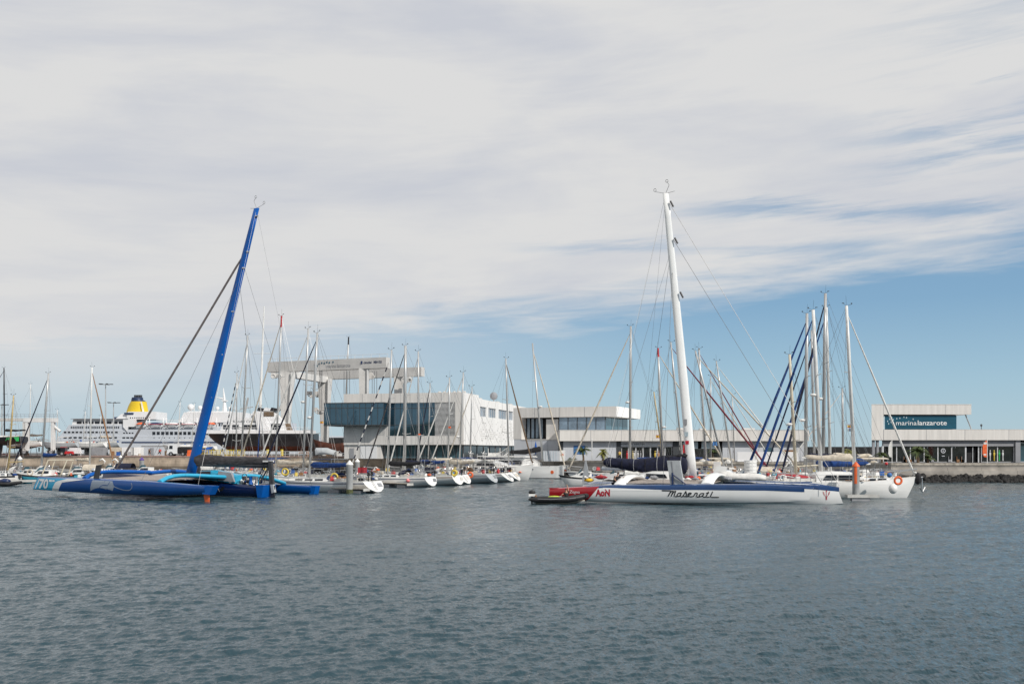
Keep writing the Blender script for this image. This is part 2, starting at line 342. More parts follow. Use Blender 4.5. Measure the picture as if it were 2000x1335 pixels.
# ------------------------------------------------------------------ water
def make_water():
    def ys():
        y = [-260, -120, -50, -20, -5, 6]; d = 12.
        while d < 175: y.append(d); d += max(.045, d * .0027)
        while d < 9000: y.append(d); d *= 1.06
        return np.array(y)
    Y = ys(); nx = 900; u = np.linspace(-1, 1, nx); u = .60 * u + .0 * u
    far = np.array([-60, -20, -6, -2, -1.0, -.75]); U = np.concatenate([far, u, -far[::-1]])
    Yb = np.maximum(np.abs(Y), 18)
    X = U[None, :] * Yb[:, None]; YY = np.repeat(Y[:, None], len(U), 1); Zz = np.zeros_like(X)
    dy = np.gradient(Y)[:, None] * np.ones_like(X); dx = np.gradient(X, axis=1); sp = np.maximum(np.abs(dy), np.abs(dx))
    rs = np.random.RandomState(3); n = 140
    lam = np.exp(rs.uniform(math.log(.13), math.log(2.8), n)); th = R(-66) + rs.normal(0, .5, n); ph = rs.uniform(0, 6.28, n)
    patch = .80 + .40 * np.sin(X * .045 + 1.3 * np.sin(YY * .03)) * np.sin(YY * .06 + .8 * np.sin(X * .05 + 2)) + .2 * np.sin(X * .13 + YY * .09)
    for i in range(n):
        k = 2 * math.pi / lam[i]; slope = .038 if lam[i] < .5 else .022 if lam[i] < .9 else .034
        w = np.clip((lam[i] / sp - 2.) / 2.5, 0, 1)
        a = slope / k
        p = (X * math.cos(th[i]) + YY * math.sin(th[i])) * k + ph[i]
        fd = np.clip((np.abs(YY) - 12) / 55, .28, 1.) if lam[i] >= .9 else 1.
        Zz += a * w * fd * (np.sin(p) + .25 * np.sin(2 * p + .6)) * patch
    vs = np.stack([X, YY, Zz], -1).reshape(-1, 3).astype(np.float32)
    r, c = X.shape; idx = np.arange(r * c).reshape(r, c)
    fa = np.stack([idx[:-1, :-1], idx[:-1, 1:], idx[1:, 1:], idx[1:, :-1]], -1).reshape(-1, 4).astype(np.int32)
    me = bpy.data.meshes.new('water'); me.vertices.add(len(vs)); me.vertices.foreach_set('co', vs.ravel())
    me.loops.add(fa.size); me.loops.foreach_set('vertex_index', fa.ravel()); me.polygons.add(len(fa))
    me.polygons.foreach_set('loop_start', np.arange(0, fa.size, 4, dtype=np.int32)); me.polygons.foreach_set('loop_total', np.full(len(fa), 4, dtype=np.int32))
    me.update(); me.validate(); me.polygons.foreach_set('use_smooth', [True] * len(me.polygons))
    m = bpy.data.materials.new('sea_water'); m.use_nodes = True; t = m.node_tree; b = t.nodes['Principled BSDF']
    b.inputs['Base Color'].default_value = (.021, .051, .066, 1); b.inputs['Roughness'].default_value = .07; b.inputs['IOR'].default_value = 1.33
    g = t.nodes.new('ShaderNodeTexCoord'); prev = None
    mpw = t.nodes.new('ShaderNodeMapping'); mpw.inputs['Scale'].default_value = (.022, .05, 1); mpw.inputs['Rotation'].default_value = (0, 0, R(12)); t.links.new(g.outputs['Object'], mpw.inputs[0])
    nw = t.nodes.new('ShaderNodeTexNoise'); nw.inputs['Scale'].default_value = 1; nw.inputs['Detail'].default_value = 3; nw.inputs['Distortion'].default_value = .8; t.links.new(mpw.outputs[0], nw.inputs['Vector'])
    wp = t.nodes.new('ShaderNodeMapRange'); t.links.new(nw.outputs[0], wp.inputs[0]); wp.inputs[1].default_value = .38; wp.inputs[2].default_value = .62; wp.inputs[3].default_value = .7; wp.inputs[4].default_value = 1.15
    for sc, st, dist in ((.9, .35, .18), (3.2, .9, .08), (8., .8, .03)):
        mp = t.nodes.new('ShaderNodeMapping'); mp.inputs['Rotation'].default_value = (0, 0, R(28)); mp.inputs['Scale'].default_value = (1.7 * sc, .8 * sc, sc)
        t.links.new(g.outputs['Object'], mp.inputs[0]); nz = t.nodes.new('ShaderNodeTexNoise'); nz.inputs['Scale'].default_value = 1; nz.inputs['Detail'].default_value = 4; nz.inputs['Distortion'].default_value = .3
        t.links.new(mp.outputs[0], nz.inputs['Vector']); bp = t.nodes.new('ShaderNodeBump'); bp.inputs['Strength'].default_value = st; bp.inputs['Distance'].default_value = dist
        t.links.new(nz.outputs[0], bp.inputs['Height'])
        if sc > 1: t.links.new(wp.outputs[0], bp.inputs['Strength'])
        if prev: t.links.new(prev.outputs[0], bp.inputs['Normal'])
        prev = bp
    t.links.new(prev.outputs[0], b.inputs['Normal'])
    me.materials.append(m); o = bpy.data.objects.new('water', me); COL.objects.link(o); o['kind'] = 'structure'
make_water()
# ------------------------------------------------------------------ quays and land
GL, GR = 3.0, 2.5
def quay(name, pts, top, matn, zb=-.6, coping=True):
    # pts: front edge polyline left to right, extruded back
    mb = MB(); n = len(pts); back = [(p[0] * 3.2, 560.) for p in pts]
    mb.add([(p[0], p[1], zb) for p in pts] + [(p[0], p[1], top) for p in pts] + [(p[0], p[1], top) for p in back],
           [(i, i + 1, n + i + 1, n + i) for i in range(n - 1)], 0)
    mb.f += [(n + i, n + i + 1, 2 * n + i + 1, 2 * n + i) for i in range(n - 1)]; mb.m += [1] * (n - 1)
    o = mb.build(name, [matn, 'asphalt']); tag(o, kind='structure')
    if coping:
        c = MB()
        for a, b in zip(pts[:-1], pts[1:]):
            v = Vector((b[0] - a[0], b[1] - a[1], 0)); L = v.length; an = math.atan2(v.y, v.x)
            c.M = Matrix.Translation((a[0], a[1], 0)) @ Matrix.Rotation(an, 4, 'Z'); c.box(0.01, L - .01, -.12, .5, top - .22, top + .06)
        tag(c.build(name + '_coping', 'pontoon_deck' if matn == 'quay_stone' else 'paving_pink'), kind='structure')
    return o
QL = [(-210, 246.), (-113, 232.), (-60, 222.), (WX(760, 214), 214.)]
QM = [(WX(760, 214), 213.9), (WX(880, 190), 190.), (WX(1060, 160), 160.), (WX(1180, 150), 150.)]
QR = [(WX(1180, 150), 149.9), (WX(1600, 142), 142.), (WX(1740, 134), 134.), (WX(2100, 133), 133.), (260, 131.)]
quay('quay', QL, GL, 'quay_stone_warm'); quay('quay_middle', QM, 2.65, 'quay_stone'); quay('quay_right', QR, GR, 'quay_stone')
# lower step of the right quay wall
s = MB()
for a, b in zip(QR[:-1], QR[1:]):
    v = Vector((b[0] - a[0], b[1] - a[1], 0)); s.M = Matrix.Translation((a[0], a[1], 0)) @ Matrix.Rotation(math.atan2(v.y, v.x), 4, 'Z'); s.box(-.2, v.length + .2, -.35, .2, -.5, 1.55)
tag(s.build('quay_ledge', 'quay_stone'), kind='structure')
rk = MB(); rr = random.Random(5)
def rocks(p, q, n, w=1.7, h=.95):
    for i in range(n):
        t = rr.random(); o = rr.random(); x = lerp(p[0], q[0], t); y = lerp(p[1], q[1], t) - .3 - o * w
        r = rr.uniform(.22, .55); z = h * (1 - o) - .15 + rr.uniform(-.1, .12)
        vs = []; nu = 6
        base = [(math.cos(k * 1.047 + o), math.sin(k * 1.047 + o)) for k in range(nu)]
        for zz, q2 in ((-.7, .6), (-.1, 1.), (.5, .75), (.8, .25)):
            for cxy in base:
                j = rr.uniform(.75, 1.2); vs.append((x + cxy[0] * r * q2 * j, y + cxy[1] * r * q2 * j, z + zz * r * rr.uniform(.8, 1.1)))
        fs = [(a * nu + b, a * nu + (b + 1) % nu, (a + 1) * nu + (b + 1) % nu, (a + 1) * nu + b) for a in range(3) for b in range(nu)] + [tuple(range(18, 24))]
        rk.add(vs, fs)
for a, b in zip(QR[:-1], QR[1:]): rocks(a, b, int(14 * math.hypot(b[0] - a[0], b[1] - a[1])) if b[0] < 100 else 700)
rocks(QM[2], QM[3], 260)
tag(rk.build('rock_armour', 'rock'), label='dark lava boulders piled along the foot of the stone quay', cat='rocks', kind='stuff')
# ground strip of pink paving, yard apron
pk = MB(); pk.add([(-200, 245.2, GL + .07), (-50, 221.5, GL + .07), (-50, 240, GL + .07), (-200, 262, GL + .07)], [(0, 1, 2, 3)])
tag(pk.build('paving', 'paving_pink'), kind='structure')
# hills across the bay (behind the viewer, mirrored in the windows)
hl = MB(); hx = [(-900 + i * 60) for i in range(31)]
hz = [29 + 11 * abs(math.sin(i * .7)) + 5 * math.sin(i * 1.9 + 1) for i in range(31)]
hl.loft([[(x, -520, -2), (x, -560, z * .6), (x, -620, z), (x, -800, -2)] for x, z in zip(hx, hz)])
tag(hl.build('hills', 'hedge'), kind='structure')

# ------------------------------------------------------------------ office building with glass box
b1 = thing('office_building', 'long pale three storey harbour office with projecting blue glass box and sunlit side wall', 'building', (-9.4, 193, 2.65), R(-14))
def P(parent, name, m, *boxes, smooth=False):
    mb = MB()
    for b in boxes: mb.box(*b)
    return mb.build(name, m, parent, smooth)
P(b1, 'front_wall', 'concrete_front', (-25, -.02, 0, 10.66, 11, 12.9), (-1.7, -.02, 0, 10.66, 2.75, 10.998), (-25, -1.702, 0, .6, 2.75, 4.5), (-25, -15.6, .02, 10.6, 4.502, 6.5), (-25, -17.2, .3, 10.5, 0, 2.748))
sw = MB(); sw.box(-.018, .03, .03, 10.7, 2.75, 12.9)                       # side of upper block, sunlight put into its whiter colour
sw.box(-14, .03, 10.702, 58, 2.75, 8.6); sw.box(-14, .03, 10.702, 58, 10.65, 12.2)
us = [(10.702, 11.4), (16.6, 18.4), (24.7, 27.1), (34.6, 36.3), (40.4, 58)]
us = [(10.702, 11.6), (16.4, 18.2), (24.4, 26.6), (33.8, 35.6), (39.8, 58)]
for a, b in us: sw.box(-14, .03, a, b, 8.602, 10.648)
sw.build('side_wall', 'render_white_and_lit', b1)
for a, b in ((11.6, 16.4), (18.2, 24.4), (26.6, 33.8), (35.6, 39.8)):
    w = P(b1, 'window', 'glass_pale', (-.4, -.25, a, b, 8.6, 10.65)); fr = MB()
    for k in range(5): y = lerp(a, b, k / 4); fr.box(-.26, -.12, y - .09, y + .09, 8.6, 10.65)
    fr.box(-.24, -.14, a, b, 8.62, 8.72); fr.box(-.24, -.14, a, b, 10.5, 10.62)
    fr.build('frame', 'frame_light', w)
pf = MB()
for i in range(230):
    y = rnd.uniform(12, 41); k = rnd.random(); z = round((3.6 + 4.2 * k) / .45) * .45
    if rnd.random() > 1 - abs(z - 5) * .16: continue
    pf.box(.031, .05, y, y + .35, z, z + .28)
pf.build('perforation_pattern', 'crane_grey', b1)
P(b1, 'soffit_edge', 'frame_dark', (-14, .02, 10.8, 57.9, 2.6, 2.748))
# ground floor glazing behind the recess
def glazing(parent, x0, x1, y, z0, z1, n, gm='glass_shop', fm='frame_dark', name='window', th=.1):
    for i in range(n):
        a = lerp(x0, x1, i / n); b = lerp(x0, x1, (i + 1) / n)
        w = P(parent, name, gm, (a + .05, b - .05, y, y + .08, z0 + .05, z1 - .05)); fr = MB()
        fr.box(a, a + th, y - .06, y + .1, z0, z1); fr.box(b - th, b - .003, y - .06, y + .1, z0, z1); fr.box(a + th, b - th, y - .055, y + .09, z1 - th, z1 - .004); fr.box(a + th, b - th, y - .055, y + .09, z0, z0 + th)
        fr.build('frame', fm, w)
glazing(b1, -17.0, -.6, 1.6, .05, 2.74, 12, 'glass_teal')
for i in range(10):
    y0 = 1.8 + i * 5; w = P(b1, 'window', 'glass_shop', (-2.2, -2.1, y0, y0 + 4.8, .05, 2.6)); P(w, 'frame', 'frame_light', (-2.1, -1.98, y0 - .1, y0 + .05, 0, 2.6))
P(b1, 'door', 'ship_bright', (-21.5, -18.0, .2, .28, .02, 2.6))
for x in (-20.4, -19.2): P(b1, 'door_seam', 'wall_grey', (x, x + .06, .17, .199, .1, 2.55))
P(b1, 'service_door', 'wall_grey', (-23.8, -22.9, .2, .28, .05, 2.1))
# projecting glass box
gb = MB(); gb.box(-28.2, -15.6, -2.2, 5, 6.7, 10.9); g = gb.build('glass_box', 'glass_blue', b1)
fr = MB()
for i in range(11): x = lerp(-28.2, -15.6, i / 10); fr.box(x - .035, x + .035, -2.26, -2.19, 6.7, 10.9)
fr.box(-28.25, -15.55, -2.27, -2.18, 9.95, 10.05); fr.box(-28.3, -15.5, -2.3, 5.05, 10.9, 11.06); fr.box(-28.3, -15.5, -2.3, 5.05, 6.5, 6.7)
for k in range(5): y = lerp(-2.2, 5, k / 4); fr.box(-28.26, -28.19, y - .04, y + .04, 6.7, 10.9)
fr.build('frame', 'frame_dark', g)
for i in range(8):
    a = lerp(-15.5, -5.9, i / 8); b = lerp(-15.5, -5.9, (i + 1) / 8)
    w = P(b1, 'window', 'glass_blue', (a, b - .06, .5, .6, 4.5, 10.99)); P(w, 'frame', 'frame_dark', (b - .06, b, .42, .62, 4.5, 10.99), (a, b - .06, .43, .49, 9.9, 10.0), (a, b - .06, .43, .49, 6.6, 6.7))
lv = MB()
for k in range(27):
    z = 4.6 + k * .235; lv.box(-5.85, -1.72, -.02, .06, z, z + .10)
lv.build('louvre_screen', 'crane_white_and_lit', b1)
P(b1, 'louvre_backing', 'wall_grey', (-5.85, -1.72, .4, .5, 4.5, 10.99))
P(b1, 'louvre_window', 'window_dark', (-3.5, -1.9, .2, .38, 8.0, 10.6)); P(b1, 'louvre_window', 'window_dark', (-5.2, -1.9, .2, .38, 4.8, 6.6))
lw = MB()
for k in range(8): z = 4.7 + k * .22; lw.box(-24.6, -21.5, -.03, .015, z, z + .08); lw.box(-20.2, -16.2, -.03, .015, z, z + .08)
lw.build('lower_louvre', 'crane_white_and_lit', b1)
for k in range(6):
    t = MB(); t.tube([(-7.5 + k * 1.05, 8, 12.9), (-7.5 + k * 1.05, 8, 13.35)], .28, 8); t.ell((-7.5 + k * 1.05, 8, 13.45), (.42, .42, .22), 8, 4); t.build('roof_vent', 'crane_grey', b1)
d = MB(); d.tube([(-2, 30, 12.2), (-2, 30, 13.4)], .12); d.build('antenna_mast', 'mast_grey', b1)
d = MB(); d.ell((-2, 30, 13.8), (.9, .5, .9), 10, 6); d.build('satellite_dish', 'wall_grey', b1)

# ------------------------------------------------------------------ middle building
b2 = thing('harbour_building', 'two storey concrete building with overhanging roof edge sunlit on one side beside the palms', 'building', (17.3, 165, 2.6), R(-22))
P(b2, 'roof_band', 'concrete_front', (-18.4, -.03, 0, 15.5, 7.3, 9.0))
P(b2, 'roof_side', 'render_white_and_lit', (-.028, .03, .02, 15.5, 7.3, 9.0))  # lit side of the roof band, sunlight put into its lighter colour
P(b2, 'wall', 'wall_white', (-18.3, -12.2, .05, 9, 0, 3.6), (-12.2, -10.2, .1, 9, 0, 3.5))
P(b2, 'end_wall', 'concrete_front', (-18.4, -16.9, 0, 15, 3.602, 7.298))
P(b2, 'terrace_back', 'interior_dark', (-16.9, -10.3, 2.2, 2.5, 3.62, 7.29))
P(b2, 'terrace_floor', 'concrete_front', (-16.9, -10.3, -.02, 2.6, 3.45, 3.61))
for k in range(4):
    P(b2, 'lattice_panel', 'glass_pale', *[(-16.6 + k * .8 + (j % 2) * .12, -16.3 + k * .8 + (j % 2) * .12, 2.0, 2.1, 3.9 + j * .42, 4.15 + j * .42) for j in range(8)], (-16.65 + k * .8, -16.15 + k * .8, 2.06, 2.12, 3.8, 7.2))
P(b2, 'terrace_wall', 'concrete_front', (-12.6, -10.4, .6, .8, 3.62, 7.0))
glazing(b2, -10.2, -2.0, .4, 4.9, 7.29, 5, 'glass_pale', 'frame_dark', th=.05)
P(b2, 'upper_wall', 'wall_grey', (-10.2, -2.0, .6, 14, 3.0, 4.88))
for k in range(4): P(b2, 'side_window', 'glass_teal', (-1.98, -1.9, .5 + k * 3.4, 3.7 + k * 3.4, 4.9, 7.28))

b3 = thing('shop_building', 'long low shop pavilion with flat concrete fascia behind the masts in the centre', 'building', (WX(1093, 162), 162, 2.55))
Wd = WX(1578, 162) - WX(1093, 162)
P(b3, 'fascia', 'concrete_front', (0, Wd, -.6, 12, 3.25, 5.0)); P(b3, 'roof_edge', 'crane_white_and_lit', (-.05, Wd + .05, -.65, 12, 5.0, 5.06))
P(b3, 'wall', 'wall_white', (.6, 9.3, .4, .8, 0, 3.24)); P(b3, 'wall', 'wall_white', (26.6, Wd - .1, .4, .8, 0, 3.24))
P(b3, 'post', 'frame_dark', (.1, .55, .3, .9, 0, 3.24)); P(b3, 'post', 'frame_dark', (9.32, 10.0, .3, .9, 0, 3.24)); P(b3, 'post', 'frame_dark', (18.5, 19.6, .3, .9, 0, 3.24))
P(b3, 'shop_fascia', 'wall_white', (10.02, 18.45, .35, .7, 2.35, 3.24)); t = MB()
put_text(t, "women'secret", lambda u, w: (10.0 + (WX(1210, 162) - WX(1093, 162) - 10.0) + u * 4.2, .33, 2.62 + w * .42), bold=.005); t.build('shop_lettering', 'frame_dark', b3)
glazing(b3, 10.1, 18.4, .6, .05, 2.34, 7, 'glass_shop', 'frame_light')
glazing(b3, 19.7, 26.4, .6, .05, 2.0, 3, 'glass_shop', 'frame_dark'); P(b3, 'upper_window', 'glass_rail', (20.1, 22.6, .5, .6, 2.05, 3.1)); P(b3, 'upper_window', 'glass_rail', (23.2, 25.6, .5, .6, 2.05, 3.1))
for i in range(9):    # dressed dummies behind the glass
    x = rnd.uniform(10.4, 18.2); m_ = MB(); m_.ell((x, .5, 1.05), (.16, .08, .38), 8, 5); m_.ell((x, .5, 1.58), (.09, .08, .12), 8, 5); m_.tube([(x - .07, .5, .1), (x - .05, .5, .8)], .06); m_.tube([(x + .07, .5, .1), (x + .05, .5, .8)], .06)
    m_.build('shop_dummy', rnd.choice(['cloth_white', 'red', 'yellow', 'wall_grey', 'skin']), b3)
P(b3, 'wall_poster', 'flag_blue', (2.3, 4.2, .36, .39, 1.1, 2.5)); P(b3, 'wall_poster', 'glass_teal', (33.3, 34.9, .36, .39, 1.0, 2.2)); P(b3, 'wall_poster', 'wood', (36.5, 38.3, .36, .39, 1.0, 1.8))
P(b3, 'back_wall', 'wall_grey', (.1, Wd - .1, 8, 8.2, 0, 3.24))

b4 = thing('marina_building', 'pale concrete marina building with dark teal sign board under its upper storey roof', 'building', (WX(1702, 145), 145, 2.45))
X4 = lambda px, d=145.: WX(px, d) - WX(1702, 145.)
P(b4, 'roof_band', 'concrete_front', (1.75, X4(1897), 0, 4.7, 7.05, 8.5)); ec = MB(); ec.prism([(0, 0), (1.748, 0), (1.748, 4.6)], 3.32, 8.5, 'z'); ec.build('end_column', 'concrete_front', b4)
rlp = MB(); rlp.prism([(-.03, -.04), (X4(1897) + .05, -.04), (X4(1897) + .05, 4.7), (1.7, 4.7)], 8.5, 8.56, 'z'); rlp.build('roof_lip', 'crane_white_and_lit', b4)
P(b4, 'fascia', 'concrete_front', (1.75, 36, -.02, 4.7, 3.32, 4.86), ); P(b4, 'fascia_lip', 'crane_white_and_lit', (X4(1872), 36, -.05, 10, 4.86, 4.9))
P(b4, 'upper_wall', 'wall_grey', (1.76, X4(1872), .9, 4.6, 4.862, 7.04)); P(b4, 'side_pane', 'glass_rail', (1.8, 2.05, .3, .4, 4.9, 6.9))
sg = P(b4, 'sign_board', 'sign_teal', (X4(1729), X4(1870), .35, .5, 4.92, 6.92)); sg['label'] = 'dark teal board reading marina lanzarote'
t = MB(); tx0, tx1, txm = X4(1751.5), X4(1851), X4(1793)
put_text(t, 'marina', lambda u, w: (lerp(tx0, X4(1792), u), .33, 5.5 + w * .62)); put_text(t, 'lanzarote', lambda u, w: (lerp(X4(1794), tx1, u), .33, 5.5 + w * .70), bold=.012); t.build('sign_lettering', 'decal_white', sg)
t = MB()
for px, py in ((1735, 822), (1739, 818), (1742, 824), (1746, 819), (1747, 826), (1753, 817), (1759, 816), (1767, 814), (1772, 815), (1785, 818), (1743, 815), (1737, 827)):
    x = X4(px); z = 1.75 + (880 - py) * .0746; t.box(x - .07, x + .07, .31, .345, z - .1, z + .1)
t.build('sign_dots', 'glass_rail', sg)
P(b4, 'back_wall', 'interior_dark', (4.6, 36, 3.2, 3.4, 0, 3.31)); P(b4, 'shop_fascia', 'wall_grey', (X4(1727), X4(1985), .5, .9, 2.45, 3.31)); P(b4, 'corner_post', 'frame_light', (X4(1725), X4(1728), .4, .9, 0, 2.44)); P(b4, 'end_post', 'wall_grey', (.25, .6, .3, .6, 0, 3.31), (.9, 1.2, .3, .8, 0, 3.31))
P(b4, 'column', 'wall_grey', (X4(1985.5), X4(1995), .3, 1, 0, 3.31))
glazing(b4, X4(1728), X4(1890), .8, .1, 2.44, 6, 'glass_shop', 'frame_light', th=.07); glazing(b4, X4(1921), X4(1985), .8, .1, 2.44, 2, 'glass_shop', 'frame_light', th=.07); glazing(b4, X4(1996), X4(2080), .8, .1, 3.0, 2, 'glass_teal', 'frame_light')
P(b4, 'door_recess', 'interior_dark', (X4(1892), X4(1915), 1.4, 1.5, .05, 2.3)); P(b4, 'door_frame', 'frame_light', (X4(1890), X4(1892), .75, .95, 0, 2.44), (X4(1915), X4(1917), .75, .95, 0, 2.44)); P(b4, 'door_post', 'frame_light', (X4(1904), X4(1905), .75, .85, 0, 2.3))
for px in (1938, 1946, 1956, 1963):
    x = X4(px); t = MB(); t.ell((x, .7, 1.3), (.15, .06, .3), 8, 5); t.ell((x, .7, 1.75), (.1, .06, .13), 8, 5); t.tube([(x, .7, .3), (x, .7, 1.1)], .08); t.build('shop_dummy', {1946: 'yellow', 1956: 'green'}.get(px, 'cloth_white'), b4)
t = MB(); t.torus((X4(1846), .72, 1.75), .3, .07); t.ell((X4(1846), .72, 1.75), (.1, .04, .12)); t.box(X4(1843.5), X4(1849), .7, .74, .95, 1.05); t.build('window_sticker', 'wall_white', b4)
for px in (1770, 1800, 1815, 1824, 1865, 1870): t = MB(); t.ell((X4(px), .74, 2.25), (.06, .04, .06), 6, 4); t.build('ceiling_spot', 'decal_white', b4)
for i in range(14):   # café furniture just seen through the window
    x = rnd.uniform(X4(1760), X4(1885)); P(b4, 'cafe_chair', rnd.choice(['wall_grey', 'wood', 'frame_dark']), (x, x + .4, .6, .72, .1, .5), (x, x + .06, .6, .72, .5, .95))
a = MB(); a.tube([(X4(1948), 5, 4.9), (X4(1948), 5, 5.5)], .05); a.ell((X4(1948), 5, 5.6), (.16, .16, .2)); a.build('roof_lamp', 'frame_dark', b4)
a = MB(); a.tube([(X4(1889), .6, 7.05), (X4(1901), .6, 4.86)], .09); a.build('brace_rod', 'mast_grey', b4)
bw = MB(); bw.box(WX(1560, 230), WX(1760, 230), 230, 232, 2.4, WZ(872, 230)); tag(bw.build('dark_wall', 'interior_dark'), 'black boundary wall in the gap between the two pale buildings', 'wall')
sc = thing('display_panel', 'long low white screen wall behind the blue furled sails', 'wall', (WX(1440, 158), 158, 2.5)); P(sc, 'panel', 'ship_bright', (0, 9.7, 0, .2, 0, 1.55), (0, 9.7, -.12, -.02, -.0, .12))
cb = thing('storage_cabin', 'white cabin with orange round logo at the quay edge behind the catamaran', 'cabin', (WX(1060, 156), 155, 2.6), R(-8))
P(cb, 'wall', 'wall_white', (0, 3.4, 0, 2.5, 0, 1.6)); P(cb, 'ribs', 'glass_rail', *[(.05 + k * .4, .1 + k * .4, -.04, 0, .02, 1.55) for k in range(6)]); P(cb, 'end_wall', 'render_white_and_lit', (2.6, 3.42, -.03, .2, -.0, 1.7)); t = MB(); t.tube([(3.0, -.05, 1.0), (3.0, -.035, 1.0)], .22, 12); t.build('logo', 'orange', cb)

def seams(parent, xs, y, z0, z1, m='wall_grey'):
    for x in xs: P(parent, 'panel_seam', m, (x - .025, x + .025, y - .006, y - .002, z0, z1))
seams(b1, (-21, -17, -13, -9, -4.5), -.02, 11.01, 12.88); seams(b1, (-20.5, -14, -9, -4.5), -.02, 2.76, 4.49); seams(b2, (-14.5, -10, -5.5), -.03, 7.32, 8.98); seams(b3, (5, 10, 15, 20, 25, 30, 35), -.6, 3.27, 4.98); seams(b4, (1.75, 8, 13.6, 20, 26), -.02, 3.34, 4.84); seams(b4, (1.75, 10.8), 0, 7.07, 8.48)
for i, (x, y, w, h) in enumerate(((20, 5, 1.6, .9), (24, 6, 1.0, .7), (31, 5, 2.0, .8))): P(b3, 'roof_unit', 'crane_grey', (x, x + w, y, y + 1.2, 5.08, 5.08 + h * .5))
for y in (20, 35, 47): P(b1, 'roof_unit', 'crane_grey', (-4, -2.4, y, y + 2, 12.2, 12.9))
# ------------------------------------------------------------------ travel lift
TL = thing('travel_lift', 'giant grey boat travel lift gantry on tall tapered legs behind the glass fronted office', 'gantry crane')
def seg(name, a, b, wy, h, m='crane_grey', parent=TL):
    a = Vector(a); b = Vector(b); d = (b - a); d.z = 0; an = math.atan2(d.y, d.x); mb = MB()
    s_ = Vector((-math.sin(an), math.cos(an), 0)) * wy / 2; up = Vector((0, 0, h / 2))
    mb.loft([[tuple(p - s_ - up), tuple(p + s_ - up), tuple(p + s_ + up), tuple(p - s_ + up)] for p in (a, b)]); return mb.build(name, m, parent)
zb = lambda py, d: WZ(py, d)
NA = (WX(527, 245), 245, 24.7); NB = (WX(758, 232), 232, 24.7)
beam = seg('main_beam', NA, NB, 1.8, 2.5)
FA = (WX(600, 266), 266, 24.2); FB = (WX(826, 252), 252, 24.2); seg('far_beam', FA, FB, 1.8, 2.3)
seg('cross_beam', (WX(566, 243), 243, 22.9), (WX(640, 264), 264, 22.9), 1.6, 1.6, 'crane_white_and_lit')  # paler than the other beams, its sunlit side put into the colour
def leg(px, d, wt, wb, top, sx=0, m='crane_grey'):
    x = WX(px, d); mb = MB(); xb = WX(px + sx, d)
    mb.loft([[(xb - wb / 2, d - .6, GL), (xb + wb / 2, d - .6, GL), (xb + wb / 2, d + .6, GL), (xb - wb / 2, d + .6, GL)], [(x - wt / 2, d - .9, top), (x + wt / 2, d - .9, top), (x + wt / 2, d + .9, top), (x - wt / 2, d + .9, top)]])
    return mb.build('leg', m, TL)
leg(560, 242.6, 3.0, 1.6, 23.4, -2); mb = MB()
x = WX(567, 241); mb.prism([(x + .2, 23.3), (x + 1.2, 23.3), (x - .6, GL + 4), (x - .7, GL + 4)], 241.0, 241.66); mb.build('leg_gusset', 'crane_white_and_lit', TL)
leg(711, 234.6, 2.2, 1.6, 23.5); leg(632, 262, 2.9, 1.5, 23.0, 4); leg(779, 255, 2.3, 1.8, 23.1)
mb = MB(); x = WX(640, 260); mb.prism([(x + .0, 23), (x + 1.1, 23), (x - .2, GL + 3), (x - .3, GL + 3)], 260.3, 261.0); mb.build('leg_gusset', 'crane_white_and_lit', TL)
mb = MB(); x = WX(716, 233); mb.box(x, x + .45, 233.3, 233.68, GL, 23.4); mb.build('leg_gusset', 'crane_white_and_lit', TL)
for px, d, z in ((612, 262, 19.), (626, 258, 14.5), (541, 242, 22.3), (722, 240, 22.0), (795, 251, 22.0), (668, 240, 13.8), (676, 240, 15.2)):
    mb = MB(); x = WX(px, d)
    for k in range(5): mb.cbox((x + rnd.uniform(-1.2, 1.2), d + rnd.uniform(-.4, .4), z + rnd.uniform(-.5, .5)), (rnd.uniform(.6, 1.6), .8, rnd.uniform(.5, 1.1)))
    mb.torus((x - .8, d - .5, z), .5, .14); mb.torus((x + .7, d - .5, z), .45, .14); mb.build('hoist_trolley', 'crane_grey', TL)
for px in (624, 627, 672, 678, 683, 727, 731, 736, 629): mb = MB(); x = WX(px, 241); mb.tube([(x, 241, 23.5), (x, 241, 13 if px < 700 else 12)], .06, 4); mb.build('hoist_cable', 'wire', TL)
rl = MB(); v = Vector(NB) - Vector(NA)
for k in range(16):
    p = Vector(NA) + v * (k / 15); rl.tube([(p.x, p.y - .8, 25.95), (p.x, p.y - .8, 26.75)], .04, 4)
rl.tube([(NA[0], NA[1] - .8, 26.75), (NB[0], NB[1] - .8, 26.75)], .04, 4); rl.build('walkway_rail', 'crane_white_and_lit', TL)
def on_beam(px, w, dz):   # point on the near face of the main beam
    t = (px - 527) / (758 - 527); p = Vector(NA) + v * t; n = Vector((v.y, -v.x, 0)).normalized(); p = p + n * .93; return (p.x, p.y, 24.7 + dz)
t = MB(); put_text(t, 'marina lanzarote', lambda u, w: on_beam(645 + u * 46, 0, -.75 + w * .9)); t.build('lettering', 'wall_grey', beam)
t = MB(); put_text(t, 'cimolai', lambda u, w: on_beam(716 + u * 15, 0, -.1 + w * .6), bold=.02); put_text(t, 'MBH 820', lambda u, w: on_beam(735 + u * 15, 0, -.1 + w * .6), bold=.02)
p0 = on_beam(713, 0, .2); t.cbox(p0, (.5, .06, .7)); t.build('maker_lettering', 'stripe_navy', beam)
t = MB()
for px, dz in ((623, .2), (627, -.2), (631, .3), (636, .5), (641, .4), (646, .6), (651, .5), (658, .6), (625, .7)): p = on_beam(px, 0, dz); t.cbox((p[0], p[1], p[2]), (.28, .05, .4))
t.build('beam_dots', 'sign_teal', beam)

